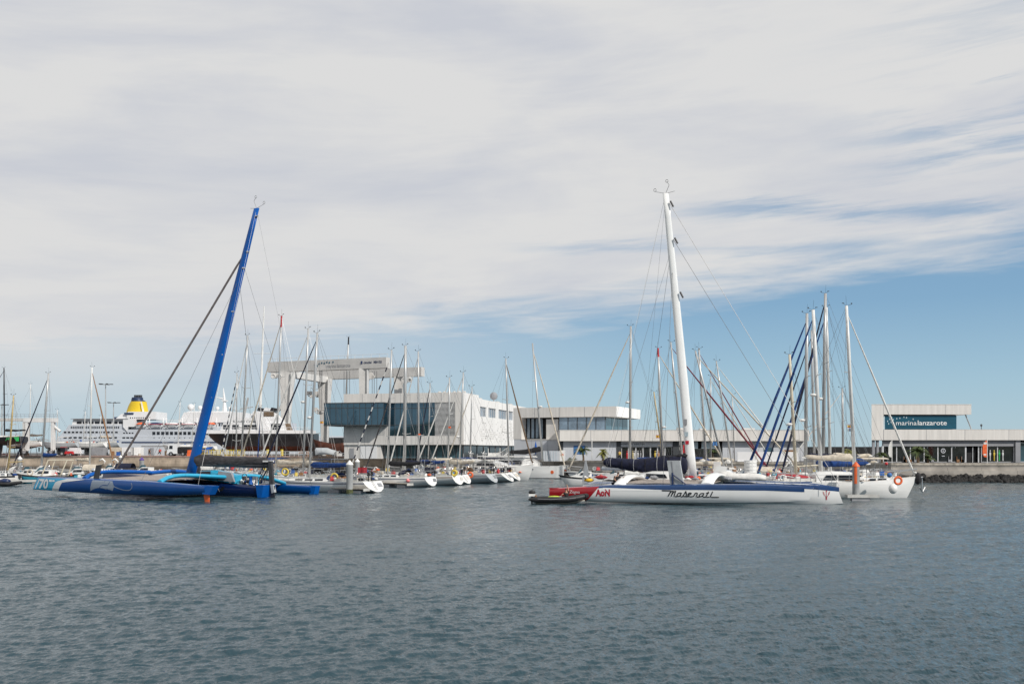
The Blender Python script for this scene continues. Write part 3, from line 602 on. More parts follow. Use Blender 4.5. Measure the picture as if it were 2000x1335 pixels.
# small grey gantry at the left edge
G2 = thing('boat_hoist', 'white wheeled boat hoist frame with railed top at the far left of the yard', 'boat hoist')
xx = lambda px: WX(px, 240)
P(G2, 'top_beam', 'crane_white_and_lit', (xx(48), xx(112), 239.4, 240.6, WZ(824, 240), WZ(816, 240))); P(G2, 'side_beam', 'crane_grey', (xx(-30), xx(50), 241, 242, WZ(822, 240), WZ(816, 240)))
for a, b in ((46, 50), (51, 56), (101, 107)): P(G2, 'leg', 'crane_white_and_lit' if a > 46 else 'crane_grey', (xx(a), xx(b), 239.5, 240.5, GL + 1.2, WZ(824, 240) - .01))
for px in (49, 101): mb = MB(); mb.torus((xx(px), 239.8, GL + .95), .65, .32, 'y', 18, 8); mb.build('wheel', 'tyre', G2); mb = MB(); mb.tube([(xx(px), 239.6, GL + .95), (xx(px), 240, GL + .95)], .4, 12); mb.build('rim', 'wall_grey', G2)
rl = MB(); zt = WZ(816, 240)
for k in range(19): x = lerp(xx(-30), xx(114), k / 18); rl.tube([(x, 239.6, zt), (x, 239.6, zt + .9)], .03, 4)
for h in (.45, .9): rl.tube([(xx(-30), 239.6, zt + h), (xx(114), 239.6, zt + h)], .03, 4)
rl.build('railing', 'wall_grey', G2)
mb = MB(); mb.tube([(xx(107), 240, WZ(833, 240)), (xx(118), 240, WZ(842, 240))], .35, 6); mb.build('strut', 'crane_white_and_lit', G2)

# ------------------------------------------------------------------ cruise ship
DS = 430.; ks = DS / FPX
S = thing('cruise_ship', 'white cruise ship with yellow funnel and orange lifeboats behind the boatyard', 'cruise ship')
sx = lambda px: WX(px, DS); sz = lambda py: WZ(py, DS)
def deck(name, m, px0, px1, py0, py1, y0=0, y1=22, parent=S, slant=0):
    mb = MB(); mb.prism([(sx(px0), sz(py1)), (sx(px1), sz(py1)), (sx(px1), sz(py0)), (sx(px0 + slant), sz(py0))], DS + y0, DS + y1); return mb.build(name, m, parent)
hull = MB(); hp = [(sx(105), sz(860)), (sx(700), sz(852)), (sx(690), -.5), (sx(112), -.5)]; hull.prism(hp, DS, DS + 22); hull.build('hull', 'ship_white', S)
P(S, 'hull_stripe', 'ship_navy', (sx(238), sx(560), DS - .15, DS - .01, sz(864.5), sz(862)))
deck('lower_deck', 'ship_white', 108, 700, 851, 860.0, .3, 21.5, slant=6); deck('cabin_deck', 'ship_white', 116, 242, 840, 850.98, .6, 21, slant=8); deck('cabin_deck', 'ship_white', 242, 560, 838, 850.98, .6, 21)
deck('promenade_deck', 'ship_white', 126, 246, 829, 839.98, .9, 20.5, slant=7); deck('sun_deck', 'ship_bright', 138, 250, 818, 828.98, 1.2, 20, slant=3); deck('roof', 'wall_grey', 138, 250, 817, 817.98, 0, 21)
deck('stair_house', 'ship_bright', 240, 262, 817, 833, .2, 3, slant=0); mb = MB(); mb.prism([(sx(240), sz(833)), (sx(250), sz(833)), (sx(248), sz(842))], DS + .1, DS + 1); mb.build('stair_fin', 'ship_bright', S)
deck('boat_deck', 'ship_white', 250, 560, 824, 838, 3.5, 20); deck('top_deck', 'ship_bright', 220, 296, 807, 817.5, 3, 18, slant=12); deck('upper_house', 'ship_bright', 242, 300, 803, 818, 2.4, 17, slant=4)
deck('bridge_deck', 'ship_bright', 345, 470, 804, 824, 3, 19, slant=10); deck('bridge_roof', 'ship_bright', 356, 440, 801.5, 803.9, 5, 17, slant=6)
def shipwins(px0, px1, n, py0, py1, dy, name='window', wfrac=.6):
    for i in range(n):
        a = lerp(px0, px1, i / n); b = a + (px1 - px0) / n * wfrac; P(S, name, 'window_dark', (sx(a), sx(b), DS + dy - .12, DS + dy - .01, sz(py1), sz(py0)))
shipwins(148, 242, 8, 822, 827, 1.2, wfrac=.8); shipwins(124, 232, 14, 842, 845, .6); shipwins(124, 232, 11, 852.5, 855.5, .3); shipwins(239, 262, 3, 853, 855.5, .3, wfrac=.7); shipwins(240, 262, 4, 844, 846, .6)
shipwins(297, 470, 20, 842.5, 848.5, .6, wfrac=.65); shipwins(250, 292, 10, 814, 816, 2.4, wfrac=.5)
mb = MB()
for i in range(26): a = 137 + i * 3.7; mb.box(sx(a), sx(a + 1.8), DS + .78, DS + .89, sz(836), sz(832))
mb.build('promenade_windows', 'window_dark', S)['kind'] = 'stuff'
mb = MB()
for i in range(44): a = 250 + i * 5.1; mb.box(sx(a), sx(a + 2.4), DS + 3.38, DS + 3.49, sz(831), sz(820) if False else sz(826))
for i in range(16): a = 300 + i * 10.; mb.box(sx(a), sx(a + 1.5), DS + .18, DS + .29, sz(855), sz(853.6))
mb.build('porthole_row', 'window_dark', S)['kind'] = 'stuff'
mb = MB(); mb.box(sx(239), sx(257), DS + 2.1, DS + 2.39, sz(808.5), sz(805)); mb.build('name_board', 'ship_navy', S)
sx = lambda px: WX(px, DS + 9); sz = lambda py: WZ(py, DS + 9)
f = MB(); rings = []
for py, a, b in ((805, 247.5, 290), (800, 249, 289), (792, 252, 287.5), (784, 256.5, 285.5)): rings.append([(lerp(sx(a), sx(b), .5 + .5 * math.cos(k * math.pi / 8)), DS + 9 + 3.5 * math.sin(k * math.pi / 8), sz(py)) for k in range(16)])
f.loft(rings); fu = f.build('funnel', 'ship_yellow', S, 40)
f = MB(); rings = []
for py, a, b in ((783.9, 256.6, 285.4), (780, 257.5, 279), (776, 258.5, 279)): rings.append([(lerp(sx(a), sx(b), .5 + .5 * math.cos(k * math.pi / 8)), DS + 9 + 2.6 * math.sin(k * math.pi / 8), sz(py)) for k in range(16)])
f.loft(rings); f.build('funnel_cap', 'ship_navy', fu, 40)
for px in (265, 270.5, 275): f = MB(); f.tube([(sx(px), DS + 9, sz(776)), (sx(px), DS + 9, sz(771))], .65, 10); f.build('exhaust_pipe', 'frame_dark', fu)
f = MB(); f.prism([(sx(281), sz(784.5)), (sx(283), sz(784.5)), (sx(288), sz(805)), (sx(285), sz(805))], DS + 5.2, DS + 5.4); f.build('funnel_stripe', 'ship_bright', fu)
sx = lambda px: WX(px, DS); sz = lambda py: WZ(py, DS)
for px0, px1, m_ in ((264, 285, 'orange'), (288, 318, 'ship_bright'), (321, 350, 'ship_bright'), (353, 384, 'ship_bright'), (400, 422, 'orange')):
    mb = MB(); c = (px0 + px1) / 2; L = (px1 - px0) * ks / 2; rings = []
    for k in range(9):
        q = -1 + k / 4; w = max(.15, 1 - abs(q) ** 3); rings.append([(sx(c) + q * L, DS + 1.0 - 1.5 * w, sz(828.5)), (sx(c) + q * L, DS + 1.0 - 1.0 * w, sz(832.5)), (sx(c) + q * L, DS + 1.0 + 1.0 * w, sz(832.5)), (sx(c) + q * L, DS + 1.0 + 1.5 * w, sz(828.5))])
    mb.loft(rings); lb = mb.build('lifeboat', 'ship_bright', S)
    mb = MB(); mb.box(sx(px0) + .4, sx(px1) - .4, DS - .52, DS + 2, sz(828.4), sz(827.6)); mb.build('gunwale_band', 'red' if m_ != 'orange' else 'orange', lb)
    mb = MB(); mb.ell((sx(c), DS + .8, sz(828)), (L * .86, 1.2, .85), 12, 6, zmin=0); mb.build('canopy', m_ if m_ == 'orange' else 'stripe_navy' if px0 == 288 else m_, lb)
for px in (287, 293, 320, 326, 351, 357, 386, 396, 424): mb = MB(); mb.tube([(sx(px), DS + 1, sz(836)), (sx(px - 1.5), DS + .2, sz(824)), (sx(px - 3), DS + 1.5, sz(816))], .3, 5); mb.build('davit', 'ship_bright', S)
sx = lambda px: WX(px, DS + 8); sz = lambda py: WZ(py, DS + 8)
for px, py, r in ((373, 795, 1.45), (391, 796, 1.0), (425, 797, .8), (449, 797, .7)): mb = MB(); mb.ell((sx(px), DS + 8, sz(py)), (r, r, r), 14, 8); mb.tube([(sx(px), DS + 8, sz(804)), (sx(px), DS + 8, sz(py))], r * .3); mb.build('radar_dome', 'ship_bright', S, True)
mb = MB(); mb.tube([(sx(438), DS + 9, sz(804)), (sx(437), DS + 9, sz(775))], [1.2, .35], 6); mb.tube([(sx(421), DS + 9, sz(775)), (sx(437), DS + 9, sz(779))], [.15, .5]); mb.tube([(sx(437), DS + 9, sz(779)), (sx(435), DS + 9, sz(757))], [.6, .15]); mb.box(sx(433), sx(443), DS + 8, DS + 10, sz(783), sz(781)); mb.build('radar_mast', 'ship_bright', S)
sx = lambda px: WX(px, DS); sz = lambda py: WZ(py, DS)
rl = MB()
for k in range(60): x = sx(300 + k * 2.); rl.tube([(x, DS + 3.5, sz(823.9)), (x, DS + 3.5, sz(819.5))], .05, 4)
rl.tube([(sx(300), DS + 3.5, sz(819.5)), (sx(420), DS + 3.5, sz(819.5))], .08, 4); rl.build('deck_rail', 'ship_bright', S)
P(S, 'house_block', 'stripe_navy', (sx(212), sx(218), DS + 6, DS + 10, sz(817), sz(813)), (sx(219), sx(224), DS + 6, DS + 10, sz(817), sz(812)))
# ------------------------------------------------------------------ sailing boats
def solve_t(S, f, px):
    k = (px - CX) / FPX; den = f[0] - k * f[1]
    return (k * S[1] - S[0]) / den
def hull_half(u, B, sw=.72, bow=1.0):
    # u 0 stern .. 1 bow ; half beam
    if u < .42: return B / 2 * lerp(sw, 1, math.sin(u / .42 * math.pi / 2))
    q = min(1, (u - .42) / .58); return max(.03, B / 2 * (1 - q ** 2.1) ** (.95 * bow))
def mono_hull(L, B, F, sw=.72, sheer=.28, trans=.5, rake=.9, keel=-.5):
    lev = ['k', 'k2', 0.0, .09, .35, .62, .78, .86, 1.0]; rings = []; n = 20; decks = []
    for i in range(n + 1):
        u = i / n; b = hull_half(u, B, sw); h = F * (1 + sheer * (u - .35) ** 2 * 2.2) + .12 * F * max(0, u - .6)
        kz = lerp(.12, keel, min(1, u / .3)) if u < .3 else lerp(keel, -.05, max(0, (u - .8) / .2))
        rr_ = []
        for side in (-1, 1):
            pts = []
            for l in lev:
                z = kz if l == 'k' else lerp(kz, 0, .5) if l == 'k2' and kz < 0 else kz + .02 if l == 'k2' else h * l if l > .05 else (.0 if kz < 0 else kz + .03)
                if not isinstance(l, str) and l == .09: z = max(.1, kz + .05)
                q = min(1, max(0, (h - z) / (h - kz))); w = b * (1 - q ** 2.6) ** .55
                x = u * L
                if u > .7: x -= rake * (1 - z / h) * ((u - .7) / .3) ** 2 if z > 0 else -(-rake * ((u - .7) / .3) ** 2)
                if u > .7 and z <= 0: x = u * L - rake * ((u - .7) / .3) ** 2 * 1.05
                if u < .08: x -= trans * (1 - z / h) * (1 - u / .08) - 0
                pts.append((x, side * w, z))
            rr_.append(pts)
        ring = rr_[0][::-1] + rr_[1]        # from stbd deck down to keel up to port deck
        rings.append(ring); decks.append((rings[-1][0], rings[-1][-1], h))
    return rings, decks, len(lev)
CANV = {'navy': 'canvas_navy', 'blue': 'canvas_blue', 'black': 'canvas_black', 'cream': 'canvas_cream', 'white': 'canvas_white', 'grey': 'canvas_grey', 'red': 'canvas_red', 'darkred': 'canvas_darkred', 'turq': 'canvas_turquoise', 'brown': 'wood', 'fgrey': 'furl_grey', 'dbrown': 'trunk'}
BOATS = {}
def fabric_cover(p0, p1, r, droop=.08, front=1.6, n=12, seed=0):
    g = random.Random(seed); mb = MB(); rings = []
    for i in range(n + 1):
        t = i / n; p = Vector(p0).lerp(Vector(p1), t); w = r * lerp(front, .75, t ** .6) * (.25 if i in (0, n) else 1) * g.uniform(.9, 1.1)
        c = Vector((p.x, p.y, p.z + (w * .35 if t < .5 else w * .2) - droop * math.sin(math.pi * t)))
        rings.append([(c.x, c.y + w * .62 * math.cos(a) * g.uniform(.9, 1.1), c.z + w * math.sin(a) * g.uniform(.92, 1.08)) for a in [2 * math.pi * k / 10 for k in range(10)]])
    return mb.loft(rings)
def sailboat(label, sp, sd, ang, L, mast, B=None, F=1.15, hull='gelcoat_white', stripe='stripe_navy', boot='antifoul_black', cover='blue', furl='white', dodger='blue',
             bimini=None, radar=0, mastm='mast_grey', top=None, group='sailing yachts moored in the marina', sw=.74, clutter=8, seed=1, boomlen=.36, arch=False, wind=False, solar=False,
             furlw=.09, detail=True, windows=True, trans=.5, mw=.12, kind='sailboat', cat='sailboat', boomz=1.45, spre=2, backst=True, z0b=0., tmin=.3):
    g = random.Random(seed); B = B or L * .3
    S = (WX(sp, sd), sd); a = R(ang); f = (math.cos(a), math.sin(a))
    root = thing(kind, label, cat, (S[0], S[1], z0b), a, group); BOATS[label] = root
    rings, decks, nl = mono_hull(L, B, F, sw=sw, trans=trans)
    def hm(i, j):
        jj = j if j < nl else 2 * nl - 2 - j           # symmetric index from deck
        d = jj if j < nl else jj
        d = min(j, 2 * nl - 2 - j)
        if d == 0: return 0
        if d == 1: return 1
        if d >= nl - 3: return 2
        return 0
    mb = MB(); mb.loft(rings, cap=True, closed=False, mats=hm); h = mb.build('hull', [hull, stripe, boot], root, 35)
    mb = MB(); n = len(decks)
    vs = []
    for p, s_, hz in decks: vs += [(p[0], p[1] * .985, p[2] - .01), (p[0], 0, p[2] + .05), (s_[0], s_[1] * .985, s_[2] - .01)]
    fs = []
    for i in range(n - 1): fs += [(3 * i, 3 * i + 1, 3 * i + 4, 3 * i + 3), (3 * i + 1, 3 * i + 2, 3 * i + 5, 3 * i + 4)]
    mb.add(vs, fs); mb.build('deck', 'deck_white' if g.random() < .7 else 'deck_teak', root)
    dz = lambda u: interp(u * (n - 1), range(n), [d[2] for d in decks])
    t = min(.78, max(.3, solve_t(S, f, mast[0]) / L)) ; tm = t * L
    # coachroof
    cr_ = MB(); c0, c1 = .30, min(t + .17, .84); rr2 = []
    for k in range(9):
        u = lerp(c0, c1, k / 8); hb = hull_half(u, B) * .62; e = min(1, .35 + 4 * min(k / 8, 1 - k / 8)) if k in (0, 8) else 1
        z0 = dz(u) - .03; hh = (.42 - .22 * (k / 8)) * (.3 if k == 8 else 1)
        rr2.append([(u * L, -hb, z0), (u * L, -hb * .88, z0 + hh * .85), (u * L, -hb * .5, z0 + hh), (u * L, hb * .5, z0 + hh), (u * L, hb * .88, z0 + hh * .85), (u * L, hb, z0)])
    cr_.loft(rr2); cab = cr_.build('coachroof', hull if 'cream' in hull else 'gelcoat_white', root, 30)
    if windows:
        for sd_ in (-1, 1):
            for k in range(3):
                ua, ub = lerp(c0, c1, .12 + k * .22), lerp(c0, c1, .12 + k * .22 + .17); q = []
                wv = []
                for u in (ua, ub):
                    hb = hull_half(u, B) * .62; z0 = dz(u) - .03; hh = .42 - .22 * ((u - c0) / (c1 - c0)); wv += [(u * L, sd_ * (hb * .97 + .012), z0 + hh * .25), (u * L, sd_ * (hb * .9 + .025), z0 + hh * .74)]
                w_ = MB(); w_.add(wv, [(0, 1, 3, 2)]); o = w_.build('window', 'window_dark', cab)
    # cockpit
    ck = MB(); cz = dz(.15); hb = B * .3
    for sd_ in (-1, 1): ck.box(.06 * L, .29 * L, sd_ * hb - .09, sd_ * hb + .09, cz - .05, cz + .26)
    ck.box(.24 * L, .29 * L, -hb, hb, cz - .04, cz + .24); ck.build('cockpit_coaming', 'deck_white', root)
    wh = MB(); wh.torus((.13 * L, 0, cz + .55), .42, .03, 'x', 18, 5); wh.tube([(.13 * L, 0, cz), (.13 * L, 0, cz + .9)], .06, 6)
    for k in range(3): an = k * 2.09; wh.tube([(.13 * L, 0, cz + .55), (.13 * L, .42 * math.cos(an), cz + .55 + .42 * math.sin(an))], .015, 4)
    wh.build('steering_wheel', 'steel', root)
    # guard rails
    gr = MB()
    for sd_ in (-1, 1):
        ps = []
        for k in range(9):
            u = lerp(.02, .97, k / 8); y = sd_ * hull_half(u, B, sw) * .95; z = dz(u); gr.tube([(u * L, y, z), (u * L, y, z + .62)], .018, 4); ps.append((u * L, y, z))
        for h_ in (.33, .62): gr.tube([(p[0], p[1], p[2] + h_) for p in ps], .012, 4)
    gr.build('guard_rail', 'steel', root)
    pu = MB()
    pu.tube([(.86 * L, B * .2, dz(.86) + .66), (L * .995, .1, dz(1) + .72), (L * .995, -.1, dz(1) + .72), (.86 * L, -B * .2, dz(.86) + .66)], .028, 5)
    pu.tube([(L * .97, 0, dz(1)), (L * .995, 0, dz(1) + .72)], .025, 4); pu.build('pulpit', 'steel', root)
    pu = MB(); pu.tube([(.12 * L, B * .36, dz(.1) + .66), (.0, B * .34, dz(0) + .7), (.0, -B * .34, dz(0) + .7), (.12 * L, -B * .36, dz(.1) + .66)], .028, 5)
    for y in (-.34, 0, .34): pu.tube([(0, B * y, dz(0) - .02), (0, B * y, dz(0) + .7)], .022, 4)
    pu.build('pushpit', 'steel', root)
    # mast
    bx, by = S[0] + f[0] * tm, S[1] + f[1] * tm; t2 = solve_t(S, f, mast[1]); t2 = max(tm - 4.0, min(tm + 4.0, t2)); d2 = S[1] + f[1] * t2; zt = WZ(mast[2], d2) - z0b; z0 = dz(t) + .2
    A = Vector((tm, 0, z0)); T = Vector((t2, 0, zt)); pm = lambda q: A.lerp(T, q)
    m = MB(); m.tube([A, pm(.75), T], [mw, mw * .95, mw * .75], 8); mo = m.build('mast', mastm, root, True)
    if top: m = MB(); m.tube([pm(.93), T + Vector((0, 0, .03))], mw * .86, 8); m.build('mast_band', top, mo)
    Lb = L * boomlen; bz = dz(.3) + boomz; aft = -1
    b0 = pm((bz - z0) / (zt - z0)); b1_ = Vector((b0.x - Lb, 0, bz + .12)); m = MB(); m.tube([b0, b1_], .085, 6); bo = m.build('boom', mastm, root)
    if cover: fabric_cover(b0 + Vector((-.05, 0, .06)), b1_ + Vector((.1, 0, .08)), .24, seed=seed).build('sail_cover', CANV[cover], bo, True)
    m = MB(); m.tube([b1_, pm(.985)], .012, 3); m.tube([b1_ + Vector((.4, 0, 0)), (b1_.x + .3, 0, dz(.2) + .3)], .03, 4); m.build('topping_lift', 'wire', root)
    # rigging
    sp_ = MB(); rg = MB(); chain = (tm - .15, B * .46, dz(t)); prev = [None, None]
    for side in (-1, 1):
        pts = [Vector((chain[0], side * chain[1], chain[2]))]
        for k in range(spre):
            q = (k + 1) / (spre + 1) * .92; c = pm(q); w = B * .27 * (1 - .25 * k); tip = c + Vector((-.25, side * w, .12)); pts.append(tip)
            if side == 1: sp_.tube([c + Vector((-.25, -w, .12)), c, tip], .035, 4)
        pts.append(pm(.97)); rg.tube(pts, .014, 3)
        rg.tube([(chain[0] - .5, side * chain[1], chain[2]), pm(1 / (spre + 1) * .9)], .012, 3)
    sp_.build('spreader', mastm, mo); rg.build('shrouds', 'wire', root)
    if backst:
        m = MB(); m.tube([(.05, 0, dz(0)), T], .013, 3); m.build('backstay', 'wire', root)
    fa = pm(.96); bow = Vector((L * .985, 0, dz(1) + .05)); m = MB()
    if furl:
        striped = furl == 'striped'; e0 = bow.lerp(fa, .05); N = 24 if striped else 2
        if striped:
            for k in range(N): m.tube([e0.lerp(fa, k / N * .93), e0.lerp(fa, (k + 1) / N * .93)], furlw * .85, 5, mi=k % 2)
            m.build('furled_sail', ['canvas_navy', 'canvas_white'], root)
        else: m.tube([bow, e0, bow.lerp(fa, .5), bow.lerp(fa, .93), fa], [.03, furlw, furlw, furlw * .55, .02], 6); m.ell((bow.x, 0, bow.z + .3), (.16, .16, .12), 8, 4); m.build('furled_sail', CANV[furl], root)
    else: m.tube([bow, fa], .015, 3); m.build('forestay', 'wire', root)
    # masthead gear
    m = MB(); m.tube([T, T + Vector((.45, 0, .12))], .014, 3); m.tube([T, T + Vector((-.3, 0, .22))], .014, 3); m.cbox((T.x + .45, 0, T.z + .2), (.12, .04, .1)); m.tube([T, T + Vector((-.05, 0, .9))], .01, 3); m.cbox((T.x - .3, 0, T.z + .24), (.2, .03, .06)); m.build('wind_vane', 'rubber_black', mo)
    if radar:
        c = pm(radar); m = MB(); m.ell((c.x + .38, 0, c.z), (.3, .3, .15), 10, 6); m.cbox((c.x + .18, 0, c.z - .12), (.35, .15, .06)); m.build('radar_dome', 'white_plastic', mo)
    if dodger:
        m = MB(); rr3 = []; w = B * .29; x1 = .31 * L; z1 = dz(.3) + .30
        for k in range(6):
            q = k / 5; xx_ = x1 + .75 - 1.45 * q; hh = .85 * math.sin(min(1, q * 1.5) * math.pi / 2) + .02
            rr3.append([(xx_, w * math.cos(p) * (1 if q > .2 else .8), z1 - .3 + hh * max(0, math.sin(p)) ** .6) for p in [math.pi * j / 8 for j in range(9)]])
        m.loft(rr3, cap=False, closed=False); m.build('spray_hood', CANV[dodger], root, True)
    if bimini is None and z0b == 0 and seed in (12, 14, 20, 26, 29, 31, 35, 37, 39): bimini = ['navy', 'cream', 'blue'][seed % 3]
    if bimini:
        m = MB(); w = B * .32; z1 = dz(.1) + 1.95; rr3 = []
        for k in range(4): x_ = .03 * L + k * .2 * L / 3 * 1.1; rr3.append([(x_, w * q, z1 + .14 * (1 - q * q) + .04 * math.sin(k)) for q in (-1, -.5, 0, .5, 1)] + [(x_, w * q, z1 - .03 + .14 * (1 - q * q)) for q in (1, .5, 0, -.5, -1)])
        m.loft(rr3); bm_ = m.build('bimini', CANV[bimini], root); m = MB()
        for x_ in (.04 * L, .22 * L):
            m.tube([(x_ + .2, -w, dz(.1)), (x_, -w, z1), (x_, w, z1), (x_ + .2, w, dz(.1))], .025, 4)
        m.build('bimini_frame', 'steel', root)
    if arch:
        m = MB(); w = B * .34; z1 = dz(0) + 2.0
        for x_ in (.1, .55): m.tube([(x_, -w, dz(0)), (x_, -w * .9, z1), (x_, w * .9, z1), (x_, w, dz(0))], .035, 5)
        m.build('stern_arch', 'steel', root)
    if solar:
        m = MB(); z1 = dz(0) + 2.06; m.cbox((.3, 0, z1), (1.0, 1.7, .05)); m.build('solar_panel', 'solar', root)
        m = MB(); m.M = Matrix.Translation((.9, -B * .42, dz(.1) + .75)) @ Matrix.Rotation(R(20), 4, 'X'); m.box(-.75, .75, -.02, .02, -.4, .4, 0)
        for k in range(5): m.box(-.7 + k * .3, -.68 + k * .3, -.03, -.021, -.38, .38, 1)
        m.build('side_solar_panel', ['solar', 'white_plastic'], root)
    if wind:
        m = MB(); x_ = .2; y_ = B * .3; z1 = dz(0) + 2.6; m.tube([(x_, y_, dz(0)), (x_, y_, z1)], .035, 5); m.tube([(x_ - .25, y_, z1), (x_ + .3, y_, z1)], .07, 6)
        for k in range(3): an = k * 2.094 + .4; m.tube([(x_ + .3, y_, z1), (x_ + .3, y_ + .62 * math.cos(an), z1 + .62 * math.sin(an))], [.06, .025], 4)
        m.build('wind_generator', 'white_plastic', root)
    # gear lying about, seen as bright specks over the rail
    kinds = [('coiled_rope', 'white_plastic'), ('jerry_can', 'yellow'), ('jerry_can', 'red'), ('sail_bag', 'canvas_blue'), ('cushion', 'canvas_cream'), ('cushion', 'canvas_white'), ('coiled_rope', 'wall_grey'), ('deck_box', 'white_plastic'), ('bag', 'wall_grey'), ('life_jacket', 'orange'), ('life_raft_case', 'white_plastic'), ('bucket', 'blue_plastic'), ('hatch', 'window_dark'), ('winch', 'steel'), ('towel', 'canvas_turquoise'), ('bag', 'canvas_black'), ('outboard_motor', 'rubber_black'), ('deck_box', 'wood')]
    for k in range(int(clutter * 2.1)):
        nm, mm = g.choice(kinds); u = g.choice([g.uniform(.02, .3), g.uniform(.02, .3), g.uniform(.45, .9)]); y = g.uniform(-.8, .8) * hull_half(u, B, sw); z = dz(u) + (.1 if abs(y) > hull_half(u, B) * .55 or u < .3 else .38); x_ = u * L; m = MB()
        if nm == 'coiled_rope': m.torus((x_, y, z + .2), .2, .07, 'y', 12, 5)
        elif nm == 'winch': m.tube([(x_, y, z - .05), (x_, y, z + .08), (x_, y, z + .22)], [.12, .07, .1], 8)
        elif nm == 'hatch': m.cbox((x_, y * .5, z + .03), (.5, .5, .06), bev=.1)
        elif nm == 'outboard_motor': m.cbox((0, y, z + .45), (.28, .24, .35), bev=.3); m.tube([(0, y, z + .3), (.02, y, z - .3)], .06, 5)
        elif nm in ('sail_bag', 'bag', 'life_jacket', 'cushion', 'towel'):
            m.ell((x_, y, z + .1), (g.uniform(.15, .38), .18, g.uniform(.09, .17)), 9, 6); m.v = [(p_[0] + g.uniform(-.04, .04), p_[1] + g.uniform(-.03, .03), p_[2] + g.uniform(-.05, .06)) for p_ in m.v]
        else: m.cbox((x_, y, z + .18), (g.uniform(.25, .5), g.uniform(.2, .4), g.uniform(.25, .42)), g.uniform(0, 1.5), bev=.12); m.tube([(x_ - .08, y, z + .4), (x_ - .08, y, z + .45), (x_ + .08, y, z + .45), (x_ + .08, y, z + .4)], .02, 4)
        m.build(nm, mm, root)
    if z0b == 0 and ang > 90:      # boarding ladder and locker lid on the transom
        h0 = dz(0); q = lambda z: -trans * max(0, (1 - z / h0)) - .03; m = MB(); m.tube([(q(.3), .22, .3), (q(h0), .22, h0)], .022, 4); m.tube([(q(.3), -.02, .3), (q(h0), -.02, h0)], .022, 4)
        for k in range(4): z = lerp(.35, h0 - .1, k / 3); m.tube([(q(z), -.02, z), (q(z), .22, z)], .02, 4)
        m.build('stern_ladder', 'steel', root)
        y0_ = -B * sw * .28; m = MB(); za, zb2 = h0 * .52, h0 * .82; m.add([(q(za), y0_ - .35, za), (q(za), y0_ + .35, za), (q(zb2), y0_ + .35, zb2), (q(zb2), y0_ - .35, zb2)], [(0, 1, 2, 3)]); m.build('stern_locker', g.choice(['wall_grey', 'deck_white', 'stripe_grey', 'canvas_cream']), root)
    rd = MB(); rd.prism([(.35, -.2), (.75, -.2), (.7, -1.2), (.45, -1.2)], -.04, .04); rd.build('rudder', boot, root)
    root['_dz0'] = dz(.2); root['_L'] = L; root['_B'] = B
    return root
def on_boat(label, u, y, z):
    r = BOATS[label]; L, B = r['_L'], r['_B']; a = r.rotation_euler[2]; x = u * L; yy = y * hull_half(u, B)
    return (r.location.x + x * math.cos(a) - yy * math.sin(a), r.location.y + x * math.sin(a) + yy * math.cos(a), z)

# --- left and centre rows (bows away to the left, sterns to the right)
sailboat('white sloop with navy sheer line and long blue boom cover beside the grey piling', 727, 99.6, 150, 15.5, (604, 620, 650), B=4.0, cover='blue', furl='navy', dodger='blue', clutter=20, seed=11, radar=.42, boomz=1.5, mw=.13, trans=.9, boomlen=.36, F=1.1)
sailboat('white sloop with tall bare grey mast just left of the blue boom cover', 668, 116, 152, 13.5, (592, 602, 642), cover='cream', furl='white', dodger='navy', clutter=14, seed=12, radar=.5, arch=True)
sailboat('white sloop whose mast has a red painted tip behind the blue trimaran', 618, 122, 150, 13.5, (538, 550, 617), cover='cream', furl='cream', dodger='navy', clutter=14, seed=13, top='red')
sailboat('white sloop with slim grey mast and striped navy furled headsail', 560, 128, 148, 12.5, (470, 484, 655), cover='navy', furl='white', dodger='blue', clutter=12, seed=14, radar=.33)
sailboat('low sloop with shorter mast and navy and white twisted headsail', 528, 134, 145, 11, (461, 463, 728), cover='blue', furl='striped', dodger='blue', clutter=10, seed=15, mw=.1)
sailboat('small yacht with blue furled headsail moored behind the turquoise cabin', 590, 131, 140, 10, (507, 509, 795), cover='blue', furl='blue', dodger='navy', clutter=10, seed=16, mw=.09)
BK = 'white ketch with grey side, black boom cover and solar panel on the stern'
sailboat(BK, 840, 116, 155, 11.5, (757, 765, 683), B=3.6, hull='gelcoat_white', stripe='stripe_navy', cover='black', furl='striped', dodger='navy', clutter=16, seed=17, arch=True, solar=True, boomlen=.42, F=1.1, wind=False)
CK = 'cream hulled yacht with red lettering on its quarter and thick double mast'
sailboat(CK, 893, 121, 155, 13.5, (790, 792, 675), B=3.8, hull='gelcoat_white', cover='navy', furl='grey', dodger=None, bimini='cream', clutter=16, seed=18, mw=.2, stripe='wood', boomlen=.3, boot='antifoul_red')
sailboat('white sloop with reverse transom and blue boom cover beyond the red lettered yacht', 903, 125, 152, 11.5, (818, 817, 686), cover='blue', furl='white', dodger='white', clutter=14, seed=19, trans=1.1, stripe='stripe_grey', arch=True)
sailboat('small white sloop with short mast between the cream yacht and grey hull', 930, 138, 155, 10, (836, 840, 748), cover='cream', furl='navy', dodger='cream', clutter=10, seed=20, mw=.1, wind=True)
sailboat('pale grey sloop with brown spray hood and lifebuoy on its stern rail', 957, 129, 155, 11.5, (875, 878, 737), hull='gelcoat_grey', stripe='stripe_grey', cover='cream', furl='white', dodger='brown', clutter=16, seed=21, wind=True, trans=1.0)
sailboat('white sloop with navy hood and red bag hanging over a sloping stern', 985, 134, 155, 12.0, (897, 905, 727), stripe='stripe_grey', cover='white', furl='white', dodger='navy', bimini='navy', clutter=16, seed=22, trans=1.4, radar=.35)
